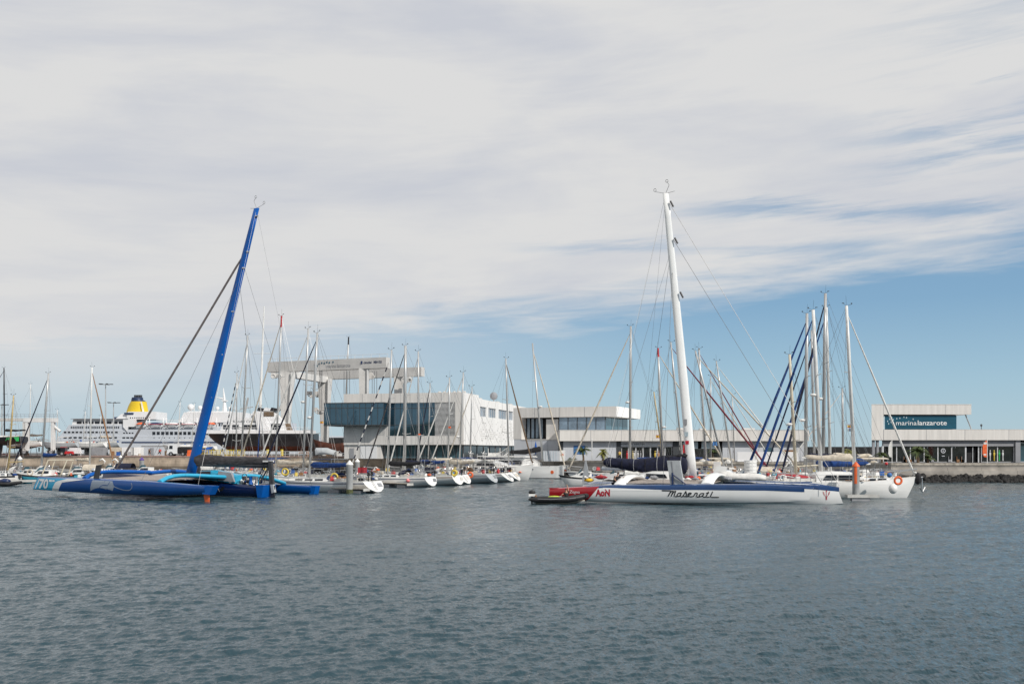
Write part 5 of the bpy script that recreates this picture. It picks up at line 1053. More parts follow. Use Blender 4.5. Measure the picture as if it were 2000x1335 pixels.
for k in range(16): m = MB(); x, y = rnd.uniform(.3, 3.8), rnd.uniform(-.8, .8); m.ell((x, y, 1.45), (rnd.uniform(.1, .28), .15, rnd.uniform(.08, .2)), 9, 6); m.v = [(a_ + rnd.uniform(-.04, .04), b_, c2 + rnd.uniform(-.05, .05)) for a_, b_, c2 in m.v]; m.build('rope_bag', rnd.choice(['canvas_black', 'canvas_blue', 'white_plastic', 'carbon', 'orange', 'wall_grey', 'canvas_turquoise']), BT)
# rotating wing mast
tmB = 9.2; A = Vector((tmB, 0, 1.75)); topd = 95.1; rr0 = 6.5
T = Vector((tmB - 6.2, -1.3, 0)); Pw = BT.matrix_basis @ T
Mw = Matrix.Translation((S0[0], S0[1], 0)) @ Matrix.Rotation(angb, 4, 'Z')
def tip_for(px, py, lat, t0, M):     # slide along the centre plane until the tip stands at the photographed column
    best = None
    for k in range(400):
        t = t0 - 10 + k * .05; p = M @ Vector((t, lat, 0)); e = abs(CX + p.x / p.y * FPX - px)
        if best is None or e < best[0]: best = (e, t, p.y)
    return Vector((best[1], lat, WZ(py, best[2])))
T = tip_for(501, 407, -1.2, tmB, Mw)
def wing_mast(root, A, T, c0, c1, th, m_):
    mb = MB(); rings = []
    for k in range(13):
        q = k / 12; p = A.lerp(T, q); c = lerp(c0, c1, max(0, q - .35) / .65); t = th * c / c0
        rings.append([tuple(p + Vector((c / 2 * math.cos(a), t / 2 * math.sin(a) * (1 - .25 * math.cos(a)), 0))) for a in [2 * math.pi * j / 14 for j in range(14)]])
    mb.loft(rings); return mb.build('wing_mast', m_, root, True)
MM = wing_mast(BT, A, T, 1.2, .62, .5, 'tri_mast_blue')
def spar_gear(root, mo, A, T, hounds, bowpt, furl, fm, floats, aft, m_lines='wire', fr=.09):
    Hh = A.lerp(T, hounds)
    m = MB(); m.tube([bowpt, bowpt.lerp(Hh, .04), bowpt.lerp(Hh, .93), Hh], [.03, fr, fr * .9, .03], 7); m.build('furled_sail' if furl else 'forestay', fm, root)
    m = MB()
    for p in floats: m.tube([p, A.lerp(T, .74)], .015, 4)
    for p in aft: m.tube([p, A.lerp(T, .8)], .013, 4)
    for p in aft: m.tube([p, T], .008, 4)
    m.build('shrouds', m_lines, root)
    m = MB(); d = (T - A).normalized(); m.tube([T, T + Vector((.3, 0, .7))], .02, 4); m.tube([T + Vector((.3, 0, .7)), T + Vector((.1, 0, 1.0))], .02, 4); m.tube([T, T + Vector((-.9, .1, .25))], .016, 4); m.tube([T, T + Vector((.8, -.1, .1))], .016, 4); m.torus(tuple(T + Vector((-.95, .1, .4))), .12, .02, 'y', 10, 4); m.torus(tuple(T + Vector((.1, 0, 1.05))), .12, .02, 'y', 10, 4); m.build('wind_instrument', 'wire', mo)
spar_gear(BT, MM, A, T, .845, Vector((18.9, 0, 2.25)), True, 'furl_grey', [Vector((7, YN, 1.6)), Vector((7, -8, 1.1))], [Vector((.6, YN, 1.3)), Vector((1.2, -8, .8))], fr=.11)
for q in (.12, .3, .46, .62, .78, .84, .97): c = A.lerp(T, q); m = MB(); m.cbox((c.x - .34, c.y + .1, c.z), (.22, .2, .10)); m.build('mast_fitting', 'steel', MM)
b0 = A.lerp(T, .055); b1_ = Vector((.1, -.25, 2.95)); m = MB(); m.tube([b0 + Vector((0, 0, -.15)), b1_ + Vector((0, 0, -.1))], .2, 8); bo = m.build('boom', 'carbon', BT)
g = random.Random(2); m = MB(); rr_ = []; N = 26
for i in range(N + 1):
    t = i / N; p = b0.lerp(b1_, t); w = .36 * (.4 if i in (0, N) else 1) * g.uniform(.93, 1.07); zz = 0.22 + .05 * math.sin(t * 9)
    rr_.append([(p.x, p.y + w * .7 * math.cos(a) * g.uniform(.9, 1.1), p.z + zz + (.56 - .16 * t) * (1 if 0 < i < N else .5) * math.sin(a) * g.uniform(.92, 1.06)) for a in [2 * math.pi * k / 16 for k in range(16)]])
m.loft(rr_); m.build('sail_cover', 'canvas_grey', bo, True); m = MB(); m.box(-.35, .45, -.5, .1, 3.2, 3.34); m.build('boom_end_cap', 'white_plastic', bo)
m = MB(); m.tube([(-.1, -.2, 2.9), (.9, .1, 1.2)], .07, 5); m.tube([(.3, -.2, 2.9), (1.1, .1, 1.2)], .05, 5); m.tube([(-.1, -.2, 2.9), (.0, .5, 1.2)], .03, 5); m.build('mainsheet', 'mast_dark', BT)
m = MB()
for s_, y0_ in ((1, YN), (-1, -8)):
    for k in range(8): pass
m.tube([(18.9, 0, 2.2), (20.6, YN * .98, 1.8)], .03, 4); m.tube([(13.6, .9, 2.2), (19.5, 0, 2.3)], .02, 4); m.build('bow_net_line', 'wire', BT)

# ===== white, navy and red trimaran
fm_ = Vector((.93, -.37)).normalized(); angm = math.atan2(fm_.y, fm_.x); M0 = (6.4, 86.6)
WT = thing('racing_trimaran', 'white ocean racing trimaran with navy deck, red stern and tall white mast', 'trimaran', (M0[0], M0[1], 0), angm)
LN = 20.3; YS = -5.9; OXn = -1.1
ntop2 = lambda u: float(np.interp(u, [0, .25, .6, .85, 1], [1.12, 1.46, 1.62, 1.66, 1.50])); nbot2 = lambda u: float(np.interp(u, [0, .2, .5, .8, 1], [.22, .10, .10, .25, .42]))
rings, side3 = tri_rings(LN, .55, ntop2, nbot2, -.35, sternw=.8)
m = MB(); m.M = Matrix.Translation((OXn, YS, 0)); m.loft(rings, mats=lambda i, j: (2 if i < 4 else 1 if j in (0, 1, 2, 13, 14, 15) else 0)); wf = m.build('float', ['tri_white', 'tri_deck_navy', 'tri_red'], WT, 40)
z3b = lambda x: lerp(nbot2(x / LN), ntop2(x / LN), .02); z3t = lambda x: lerp(nbot2(x / LN), ntop2(x / LN), .97)
d = MB(); d.M = Matrix.Translation((OXn, 0, 0)); decal_fill(d, side3, YS, -1, lambda h: .02, lambda h: 3.15 + 1.1 * h, z3b, z3t, 16, 10); d.build('red_stern_paint', 'tri_red', wf)
d = MB(); d.M = Matrix.Translation((OXn, 0, 0)); decal_fill(d, side3, YS, -1, lambda h: 4.1 + .35 * h, lambda h: LN - .3, lambda x: lerp(nbot2(x / LN), ntop2(x / LN), float(np.interp(x, [4, 9, LN], [.90, .74, .66]))), lambda x: lerp(nbot2(x / LN), ntop2(x / LN), .985), 40, 4); d.build('navy_stripe', 'tri_deck_navy', wf)
d = MB(); d.M = Matrix.Translation((OXn, 0, 0)); decal_fill(d, side3, YS, -1, lambda h: 4.3 + .3 * h if False else 4.45 + .1 * h, lambda h: 9.2, lambda x: lerp(nbot2(x / LN), ntop2(x / LN), .66), lambda x: lerp(nbot2(x / LN), ntop2(x / LN), float(np.interp(x, [4, 9], [.90, .745]))) , 20, 3, pr=.009); d.build('white_topside', 'tri_white', wf)
d = MB(); d.M = Matrix.Translation((OXn, 0, 0)); decal_text(d, side3, YS, -1, 'Zegna', 1.75, 2.62, .72, 1.02, shear=.15, pr=.02); decal_stroke(d, side3, YS, -1, [(2.3, .3), (2.4, .6)], .03, pr=.02); decal_stroke(d, side3, YS, -1, [(2.45, .3), (2.55, .6)], .03, pr=.02); d.build('sponsor_lettering', 'decal_white', wf)
d = MB(); d.M = Matrix.Translation((OXn, 0, 0)); decal_text(d, side3, YS, -1, 'AoN', 3.95, 5.15, .58, 1.16, bold=.045, pr=.02); d.build('red_lettering', 'decal_red', wf)
# script lettering in one joined stroke
d = MB(); d.M = Matrix.Translation((OXn, 0, 0)); X0, X1, Zb, Zh = 9.35, 13.75, .66, .46
sxx = lambda u: lerp(X0, X1, u); 
def stroke(pl, w=.075): decal_stroke(d, side3, YS, -1, [(lerp(X0, X1, a), Zb + b * Zh) for a, b in pl], w, pr=.022)
stroke([(.0, .98), (.165, .98), (.11, .02)], .08); stroke(bez((.125, .25), (.16, .95), (.205, .98), 5) + [(.165, .02)]); stroke(bez((.18, .3), (.21, .9), (.25, .98), 5) + [(.215, .1), (.235, .0), (.27, .02)])
stroke(bez((.34, .62), (.28, .7), (.27, .2), 5) + bez((.27, .2), (.29, -.1), (.33, .3), 5)); stroke([(.35, .68), (.325, .1), (.345, .0), (.375, .04)]); stroke(bez((.36, .02), (.41, .5), (.425, .95), 4) + bez((.425, .95), (.45, .3), (.42, .03), 5) + [(.38, .1)])
stroke([(.42, .03), (.47, .06)]); stroke(bez((.47, .35), (.53, .45), (.52, .65), 4) + bez((.52, .65), (.46, .75), (.465, .25), 5) + bez((.465, .25), (.48, -.08), (.56, .12), 5)); stroke([(.56, .1), (.60, .7)]); stroke(bez((.58, .55), (.64, .85), (.625, .45), 4) + [(.605, .1), (.62, .0), (.665, .03)])
stroke(bez((.735, .62), (.67, .7), (.66, .2), 5) + bez((.66, .2), (.68, -.1), (.72, .3), 5)); stroke([(.745, .68), (.72, .1), (.735, .0), (.775, .04)]); stroke([(.825, .95), (.775, .04), (.80, .0), (.835, .03)]); stroke([(.78, .68), (.83, .68)]); stroke([(.895, .95), (.85, .04), (.88, .0), (1.0, .0)])
d.build('script_lettering', 'decal_black', wf)
m = MB(); m.prism([(10.4, -.05), (10.55, -.05), (10.4, -.5), (10.3, -.5)], YS - .5, YS - .42); m.build('foil_tip', 'board_grey', WT)
# main hull
mt2 = lambda u: float(np.interp(u, [0, .3, .6, .9, 1], [1.35, 1.62, 1.80, 1.60, 1.30])); mb2 = lambda u: float(np.interp(u, [0, .1, .9, 1], [.05, -.2, -.15, .0]))
rings, side4 = tri_rings(21.3, .95, mt2, mb2, .45, sternw=.85)
m = MB(); m.loft(rings, mats=lambda i, j: 1 if j in (0, 1, 14, 15) else 0); wh_ = m.build('main_hull', ['tri_white', 'tri_deck_navy'], WT, 40)
d = MB(); decal_fill(d, side4, 0, -1, lambda h: 12, lambda h: 21.0, lambda x: lerp(mb2(x / 21.3), mt2(x / 21.3), .74), lambda x: lerp(mb2(x / 21.3), mt2(x / 21.3), .99), 24, 4); d.build('navy_stripe', 'tri_deck_navy', wh_)
d = MB(); cxx, cz = 20.05, .66
for pl, w in (([(0, .42), (0, -.05)], .035), ([(-.06, .3), (0, .42), (.06, .3)], .03), ([(-.26, .33), (-.2, .12), (-.08, -.05), (.08, -.05), (.2, .12), (.26, .33)], .03), ([(-.2, .30), (-.13, .0)], .025), ([(.2, .30), (.13, .0)], .025), ([(-.06, -.12), (.06, -.12)], .06), ([(0, -.12), (0, -.34)], .07), ([(-.06, -.24), (.06, -.24)], .05)):
    decal_stroke(d, side4, 0, -1, [(cxx + a, cz + b) for a, b in pl], w, pr=.02)
d.build('trident_emblem', 'decal_red', wh_)
# far float
rings, side5 = tri_rings(LN, .5, lambda u: 1.3 + .25 * u, lambda u: -.1 + .1 * u, .3, sternw=.8)
m = MB(); m.M = Matrix.Translation((-1.5, 5.2, 0)); m.loft(rings, mats=lambda i, j: 1 if j in (0, 1, 14, 15) else 0); m.build('float', ['tri_white', 'tri_deck_navy'], WT, 40)
def wbeam(x, dx, zn, zm):
    a = [(lerp(x, x + dx, i / 12), lerp(YS, 0, i / 12), lerp(zn, zm, i / 12) + .95 * (1 - (1 - i / 12) ** 3) * (1 - (i / 12) ** 1.5)) for i in range(13)]; beam(WT, a, 1.0, .42, 'tri_white')
    a = [(lerp(x + dx, x, i / 12), lerp(0, 5.2, i / 12), lerp(zm, 1.45, i / 12) + .7 * math.sin(math.pi * i / 12)) for i in range(13)]; beam(WT, a, 1.0, .42, 'tri_white')
wbeam(4.6, .6, 1.35, 1.75); wbeam(11.6, .4, 1.55, 1.9)
m = MB(); m.prism([(4.8, YS + .4), (11.8, YS + .4), (12, -.8), (5, -.8)], 1.60, 1.64, 'z'); m.v = [(x, y, z + (.18 if y > -2 else 0)) for x, y, z in m.v]; m.build('trampoline', 'net', WT); m = MB(); m.prism([(4.8, .8), (11.8, .8), (12, 4.9), (5, 4.9)], 1.6, 1.64, 'z'); m.build('trampoline', 'net', WT)
# foil trunks and raised boards
m = MB(); m.prism([(8.85, 1.3), (9.9, 1.3), (9.55, 3.45), (8.55, 3.45)], YS - .16, YS + .16); fo = m.build('foil', 'board_grey', WT); m = MB(); m.prism([(9.15, 1.4), (9.22, 1.4), (8.98, 3.4), (8.9, 3.4)], YS - .19, YS - .161); m.build('foil_seam', 'wall_grey', fo); m = MB(); m.tube([(9.0, YS - .3, 1.5), (9.0, YS - .3, 2.5)], .08, 5); m.tube([(9.0, YS - .3, 2.4), (10.2, YS - .2, 1.5)], .05, 5); m.build('foil_strut', 'stripe_navy', WT)
m = MB(); m.prism([(10.3, 1.7), (10.85, 1.7), (10.8, 3.25), (10.2, 3.25)], 4.8, 4.95); m.build('foil', 'white_plastic', WT)
m = MB(); m.prism([(-.25, .6), (.35, .6), (.25, 2.4), (.05, 3.35), (-.05, 3.3), (-.3, 1.6)], -.05, .05); m.build('raised_rudder', 'board_grey', WT); m = MB(); m.prism([(OXn - .02, 1.12), (OXn + .7, 1.14), (OXn + .7, 1.2), (OXn - .02, 1.2)], YS - .42, YS + .42); m.build('stern_step', 'tri_red', WT)
# cockpit
m = MB(); rr_ = [[(x, -w, z0), (x, -w * .9, z0 + h * .8), (x, -w * .4, z0 + h), (x, w * .4, z0 + h), (x, w * .9, z0 + h * .8), (x, w, z0)] for x, w, z0, h in ((5.0, .9, 1.55, .75), (6.0, .9, 1.6, .9), (7.6, .85, 1.65, .85), (8.7, .6, 1.7, .2))]; m.loft(rr_); cb_ = m.build('cabin', 'tri_white', WT, 40); m = MB(); m.prism([(5.6, 1.95), (7.4, 1.95), (7.2, 2.25), (5.6, 2.3)], -.9, -.7); m.build('window', 'window_dark', cb_)
m = MB(); m.M = Matrix.Rotation(R(-14), 4, 'Y'); m.prism([(.9, 1.25), (3.6, 1.1), (3.5, 1.5), (1.3, 1.75)], -1.05, -.95); m.build('spray_screen', 'tri_white', WT)
m = MB(); m.prism([(11.0, 2.0), (12.0, 2.0), (12.4, 2.9), (11.6, 3.0)], -1.0, -.9); m.build('wind_deflector', 'tri_white', WT)
m = MB(); m.M = Matrix.Translation((13.2, -1.3, 2.0)); g = random.Random(8)
rr_ = [[(x, w * math.cos(a) * .5, max(-.15, h * math.sin(a)) + g.uniform(-.05, .05)) for a in [2 * math.pi * k / 10 for k in range(10)]] for x, w, h in ((-1.5, .6, .5), (-.9, .9, .55), (0, .9, .35), (.9, .8, .42), (1.8, .7, .34), (2.3, .4, .2))]; m.loft(rr_); m.build('deck_sail_bag', 'canvas_white', WT, True)
# red and white vent tube seen as pale ribbed column
m = MB(); m.tube([(13.6, 3.4, 1.6), (13.6, 3.4, 3.4)], .52, 12)
for k in range(6): m.torus((13.6, 3.4, 1.8 + k * .28), .52, .03, 'z', 14, 4)
m.build('ribbed_column', 'white_plastic', WT)
# mast
A = Vector((9.35, 0, 1.8)); Mw = Matrix.Translation((M0[0], M0[1], 0)) @ Matrix.Rotation(angm, 4, 'Z'); T = tip_for(1300, 378, .5, 9.3, Mw)
MM2 = wing_mast(WT, A, T, .78, .50, .42, 'tri_white'); T2 = T
spar_gear(WT, MM2, A, T, .86, Vector((19.6, 0, 1.75)), False, 'wire', [Vector((8.2, YS, 1.6)), Vector((8.2, 5.2, 1.4))], [Vector((3.2, YS, 1.4)), Vector((3.4, 5.2, 1.3))], fr=.018)
m = MB(); m.tube([(21.0, 0, 1.45), A.lerp(T, .985)], .018, 4); m.build('forestay', 'wire', WT)
for q, dx in ((.83, .42), (.64, .45), (.96, .35)): c = A.lerp(T, q); m = MB(); m.tube([c + Vector((dx, -.15, .25)), c + Vector((dx + .25, -.15, -.25))], .08, 5); m.build('halyard_block', 'rubber_black', MM2)
for z_, h_, c_ in ((6.6, .5, 'wall_grey'), (5.6, .35, 'glass_rail'), (4.9, .3, 'decal_red')):
    q = (z_ - A.z) / (T.z - A.z); c = A.lerp(T, q); m = MB(); m.cbox((c.x - .12, c.y - .26, c.z), (.3, .03, h_)); m.build('mast_sticker', c_, MM2)
b0 = A.lerp(T, .048) + Vector((-.3, 0, 0)); b1_ = Vector((1.6, .35, 3.05)); m = MB(); m.tube([b0 + Vector((0, 0, -.3)), b1_ + Vector((-.2, 0, -.35))], .17, 8); bo = m.build('boom', 'decal_white', WT)
g = random.Random(12); m = MB(); rr_ = []; N = 30
for i in range(N + 1):
    t = i / N; p = b0.lerp(b1_, t); hgt_ = (lerp(.80, .42, t ** .8)) * (.55 if i in (0, N) else 1); rr_.append([(p.x + g.uniform(-.03, .03), p.y + .38 * math.cos(a) * g.uniform(.82, 1.15), p.z + .05 + .1 * math.sin(t * 8) + hgt_ * math.sin(a) * g.uniform(.9, 1.08)) for a in [2 * math.pi * k / 18 for k in range(18)]])
m.loft(rr_); sm_ = m.build('stacked_mainsail', 'canvas_navy', bo, True)
for k in range(7):
    t = .07 + k * .14; p = b0.lerp(b1_, t); h_ = lerp(.80, .42, t ** .8) * 1.02; m = MB(); m.tube([(p.x, p.y + .44 * math.cos(a), p.z + .05 + .1 * math.sin(t * 8) + h_ * math.sin(a)) for a in [2 * math.pi * j / 14 for j in range(15)]], .025, 4); m.build('sail_tie', 'canvas_black' if k % 2 else 'wall_grey', sm_)
m = MB(); g = random.Random(31)
for k in range(14): t = .02 + .3 * k / 14; p = b0.lerp(b1_, t); m.ell((p.x, p.y - .05, p.z + .85 - t * .9), (.3, .2, g.uniform(.1, .2)), 8, 5)
m.v = [(x + g.uniform(-.05, .05), y, z + g.uniform(-.07, .07)) for x, y, z in m.v]; m.build('folded_headboard', 'canvas_black', sm_)
m = MB(); m.tube([(2.4, .4, 3.0), (3.2, .2, 1.5)], .05, 4); m.tube([b1_, T], .014, 3); m.build('mainsheet', 'white_plastic', WT)
m = MB()
for k in range(11): x = 12.5 + k * .8; m.tube([(x, -.8, mt2(min(1, x / 21.3))), (x, -.8, mt2(min(1, x / 21.3)) + .5)], .02, 4)
m.tube([(12.5, -.8, 2.2), (20.5, -.8, 2.0)], .015, 3); m.build('guard_rail', 'steel', WT)
for k in range(44): m = MB(); x, y = rnd.uniform(1, 13.5), rnd.uniform(-3.5, 3.5); c_ = rnd.choice(['canvas_white', 'canvas_red', 'canvas_blue', 'white_plastic', 'carbon', 'wall_grey', 'orange', 'canvas_black', 'steel', 'canvas_white']); m.ell((x, y, 1.85 + rnd.uniform(0, .2)), (rnd.uniform(.12, .42), .2, rnd.uniform(.08, .2)), 9, 6); m.v = [(a_ + rnd.uniform(-.05, .05), b_, c2 + rnd.uniform(-.05, .05)) for a_, b_, c2 in m.v]; m.build('rope_bag', c_, WT)
def wpt(M, x, y, z): p = M @ Vector((x, y, z)); return (p.x, p.y, p.z)
blob('sail_bag', 'folded red sail bag on the stern net of the white trimaran', 'sail bag', wpt(Mw, 2.3, -3.0, 2.0), (.5, .22, .15), 'canvas_red', seed=3); blob('sail_bag', 'yellow and lime bag beside the red one on the white trimaran stern', 'sail bag', wpt(Mw, 1.3, -3.2, 1.75), (.36, .2, .14), 'canvas_yellow', seed=4)
blob('sail_bag', 'large blue sail bag on deck under the stacked mainsail', 'sail bag', wpt(Mw, 6.6, 1.0, 2.75), (1.1, .5, .42), 'canvas_bright_blue', seed=5); blob('sail_bag', 'red and white sail bag left of the big blue one under the mainsail', 'sail bag', wpt(Mw, 4.9, .6, 2.8), (.9, .5, .36), 'canvas_red', seed=6); blob('sail_bag', 'white sail bag right of the big blue one under the mainsail', 'sail bag', wpt(Mw, 8.3, 1.3, 2.5), (1.0, .5, .45), 'canvas_white', seed=7)
fender('small black fender hanging on the white trimaran beside the crouching sailor', at(1217, 951, 80.0), .22, .5, 'rubber_black')

# ------------------------------------------------------------------ black dinghy
DD = 79.3
RB = thing('inflatable_dinghy', 'black inflatable dinghy with outboard at the red stern of the white trimaran', 'dinghy', (WX(1046, DD), DD, 0), R(-3)); L = 4.15
m = MB()
for s_ in (-1, 1):
    m.tube([(-.55, s_ * .62, .36), (-.1, s_ * .64, .34), (2.6, s_ * .66, .36), (3.4, s_ * .5, .50), (3.95, s_ * .12, .62)], [.05, .22, .23, .22, .2], 12)
m.tube([(3.85, -.3, .6), (4.05, 0, .64), (3.85, .3, .6)], .2, 12); m.build('tube', 'rubber_black', RB, 60)
m = MB(); m.loft([[(x, -.5, .25), (x, 0, z), (x, .5, .25)] for x, z in ((.0, -.12), (2.4, -.12), (3.6, .15), (3.9, .35))], closed=True); m.build('keel', 'gelcoat_cream', RB)
m = MB(); m.box(-.02, .08, -.45, .45, .2, .68); m.build('transom', 'wood', RB)
m = MB(); m.M = Matrix.Translation((-.28, 0, .84)); m.ell((0, 0, .06), (.28, .18, .2), 12, 8); oc = m.build('outboard_motor', 'rubber_black', RB, True); m = MB(); m.M = Matrix.Translation((-.28, 0, .70)); m.box(-.26, .25, -.19, .19, -.1, .08); m.build('motor_band', 'white_plastic', oc); m = MB(); m.tube([(-.28, 0, .7), (-.3, 0, -.35)], .08, 6); m.build('motor_leg', 'rubber_black', oc)
m = MB(); m.M = Matrix.Translation((1.5, .1, .52)); m.ell((0, 0, 0), (.55, .3, .12), 10, 6); m.build('cushion', 'lime', RB); m = MB(); m.box(1.9, 2.2, -.5, .5, .46, .52); m.build('seat', 'wood', RB)
m = MB(); 
for s_ in (-1, 1): m.tube([(.2, s_ * .88, .42), (1.2, s_ * .89, .38), (2.2, s_ * .89, .44), (3.2, s_ * .78, .5)], .018, 4)
m.build('grab_line', 'wall_grey', RB)

# ------------------------------------------------------------------ people
def skin_body(name, chains, rad, mname, parent=None, sub=1):
    bm = bmesh.new(); lay = bm.verts.layers.skin.verify(); vmap = {}
    for ch in chains:
        prev = None
        for k in ch:
            if k not in vmap: vmap[k] = bm.verts.new(J[k]); r = rad[k]; vmap[k][lay].radius = (r, r) if not isinstance(r, tuple) else r
            if prev and not bm.edges.get((vmap[prev], vmap[k])): bm.edges.new((vmap[prev], vmap[k]))
            prev = k
    first = vmap[chains[0][0]]; first[lay].use_root = True
    me = bpy.data.meshes.new(name); bm.to_mesh(me); bm.free(); o = bpy.data.objects.new(name, me); COL.objects.link(o)
    o.modifiers.new('s', 'SKIN'); sm = o.modifiers.new('u', 'SUBSURF'); sm.levels = sub; sm.render_levels = sub
    dg = bpy.context.evaluated_depsgraph_get(); me2 = bpy.data.meshes.new_from_object(o.evaluated_get(dg)); bpy.data.objects.remove(o)
    o = bpy.data.objects.new(name, me2); COL.objects.link(o); me2.materials.clear(); me2.materials.append(MATS[mname]); me2.polygons.foreach_set('use_smooth', [True] * len(me2.polygons))
    if parent: o.parent = parent
    return o
RAD = dict(pel=.14, ch=.16, nk=.06, hd=.095, ht=.07, shl=.075, shr=.075, ell=.045, elr=.045, wrl=.03, wrr=.03, hpl=.1, hpr=.1, knl=.062, knr=.062, anl=.04, anr=.04, tol=.035, tor=.035)
def person(label, joints, shirt, trousers, cap=None):
    global J
    J = dict(joints); root = thing('person', label, 'person')
    for s_ in 'lr':
        w = Vector(J['wr' + s_]); e = Vector(J['el' + s_]); d = (w - e).normalized(); J['pa' + s_] = tuple(w + d * .07); RAD['pa' + s_] = .026
        perp = d.cross(Vector((0, 0, 1))); perp = perp.normalized() if perp.length > .1 else Vector((1, 0, 0)); cur = d.cross(perp).normalized() * .03
        for k in range(4):
            b = w + d * .085 + perp * (.03 - k * .02); ln = (.07, .08, .075, .06)[k]; J['f%d%s' % (k, s_)] = tuple(b + d * ln * .5); J['g%d%s' % (k, s_)] = tuple(b + d * ln + cur); RAD['f%d%s' % (k, s_)] = .009; RAD['g%d%s' % (k, s_)] = .008
        J['th' + s_] = tuple(w + d * .05 + perp * .05); RAD['th' + s_] = .01
    ch = [['pel', 'ch', 'nk', 'hd', 'ht']]
    for s_ in 'lr':
        ch += [['ch', 'sh' + s_, 'el' + s_, 'wr' + s_, 'pa' + s_], ['pel', 'hp' + s_, 'kn' + s_, 'an' + s_, 'to' + s_], ['pa' + s_, 'th' + s_]] + [['pa' + s_, 'f%d%s' % (k, s_), 'g%d%s' % (k, s_)] for k in range(4)]
    body = skin_body('body', ch, RAD, 'skin', root)
    R2 = {k: v * 1.18 for k, v in RAD.items() if not isinstance(v, tuple)}
    mid = lambda a, b, t: tuple(Vector(J[a]).lerp(Vector(J[b]), t)); J['n2'] = mid('ch', 'nk', .45); R2['n2'] = .1
    for s_ in 'lr': J['sl' + s_] = mid('sh' + s_, 'el' + s_, .75); R2['sl' + s_] = .068; J['sk' + s_] = mid('kn' + s_, 'an' + s_, .1); R2['sk' + s_] = .078
    skin_body('shirt', [['pel', 'ch', 'n2'], ['ch', 'shl', 'sll'], ['ch', 'shr', 'slr']], R2, shirt, root); skin_body('shorts', [['pel', 'hpl', 'knl', 'skl'], ['pel', 'hpr', 'knr', 'skr']], {**R2, 'pel': .175, 'hpl': .125, 'hpr': .125, 'knl': .085, 'knr': .085}, trousers, root)
    h = Vector(J['hd']); t = Vector(J['ht']); up = (t - h).normalized(); m = MB(); c = h + up * .045; m.ell((c.x, c.y + .012, c.z), (.102, .108, .10), 12, 8, zmin=-.15); m.build('hair', 'hair' if not cap else cap, root, True)
    m = MB()
    for dx in (-.035, .035): m.ell((h.x + dx, h.y - .092, h.z + .01), (.012, .008, .009), 6, 4)
    m.build('eyes', 'decal_black', body); m = MB(); m.ell((h.x, h.y - .1, h.z - .02), (.014, .02, .025), 6, 4); m.build('nose', 'skin', body)
    return root
# sailor bending at the side of the white trimaran, one leg hanging down over the hull
o = Vector(at(1203, 948, 80.7)); J = {}
P_ = lambda x, y, z: (o.x + x, o.y + y, o.z + z)
person('sailor in black shirt and shorts crouching over the side of the white trimaran', dict(pel=P_(-.12, .1, .22), ch=P_(.02, .02, .62), nk=P_(.12, -.02, .82), hd=P_(.17, -.06, .96), ht=P_(.2, -.07, 1.06), shl=P_(-.1, -.02, .74), shr=P_(.26, .0, .72), ell=P_(-.12, -.2, .50), elr=P_(.45, -.15, .6), wrl=P_(.05, -.32, .36), wrr=P_(.6, -.3, .72), hpl=P_(-.16, .05, .18), hpr=P_(.0, .05, .2), knl=P_(-.05, -.3, .28), knr=P_(.12, -.35, .2), anl=P_(-.02, -.32, -.12), anr=P_(.12, -.42, -.25), tol=P_(.02, -.45, -.17), tor=P_(.14, -.55, -.32)), 'cloth_black', 'cloth_black')
o = Vector(at(1103, 975, DD)); 
person('sailor in dark vest leaning back in the black dinghy with one arm raised', dict(pel=P_(.1, .0, .02), ch=P_(.18, .02, .42), nk=P_(.12, .0, .6), hd=P_(.1, -.02, .74), ht=P_(.1, -.02, .85), shl=P_(.0, -.12, .53), shr=P_(.26, .12, .52), ell=P_(-.2, -.2, .42), elr=P_(.3, .1, .8), wrl=P_(-.35, -.1, .25), wrr=P_(.22, .15, 1.05), hpl=P_(.0, -.08, .02), hpr=P_(.06, .1, .02), knl=P_(-.38, -.1, .22), knr=P_(-.34, .12, .2), anl=P_(-.72, -.08, .02), anr=P_(-.7, .12, .02), tol=P_(-.84, -.1, .1), tor=P_(-.82, .12, .1)), 'cloth_black', 'cloth_white')

# ------------------------------------------------------------------ pilings and pontoons
def piling(label, px, py_top, py_bot, r, cap, d=None, body='concrete_pile', band=None):
    d = d or EYE * FPX / (py_bot - HY); x = WX(px, d); zt = WZ(py_top, d); root = thing('mooring_pile', label, 'piling', (x, d, 0), 0, 'mooring piles between the pontoons')
    ch = r * 1.9; m = MB(); m.tube([(0, 0, -1), (0, 0, zt - ch * .75)], r, 18); m.build('shaft', body, root, 40)
    m = MB(); m.tube([(0, 0, zt - ch * .75), (0, 0, zt - ch * .62), (0, 0, zt - .08), (0, 0, zt)], [r * 1.1, r * 1.1, .1, .03], 18); m.build('cap', cap, root, 40)
    m = MB(); m.tube([(0, 0, -1), (0, 0, .3), (0, 0, .42)], [r * 1.05, r * 1.05, r * 1.005], 14); m.build('weed_band', 'weed', root)
    if band:
        m = MB(); m.loft([[(r * 1.02 * math.cos(q), r * 1.02 * math.sin(q), z) for q in [R(225 + 5 * k) for k in range(10)]] + [(r * .9 * math.cos(q), r * .9 * math.sin(q), z) for q in [R(270 - 5 * k) for k in range(10)]] for z in (zt - 1.9, zt - ch * .76)]); m.build('paint_band', band, root)
    return root
piling('thick grey pile with white cone cap beside the white sloop stern', 683, 898, 963, .33, 'white_plastic'); piling('grey pile with white cap directly behind the thick one', 698, 895, 945, .3, 'white_plastic')
piling('grey pile with orange cap and orange painted patch on the right', 1671.5, 901, 975, .30, 'orange', band='orange'); piling('grey pile with white cap at the far left pontoon', 39, 890, 938, .32, 'white_plastic')
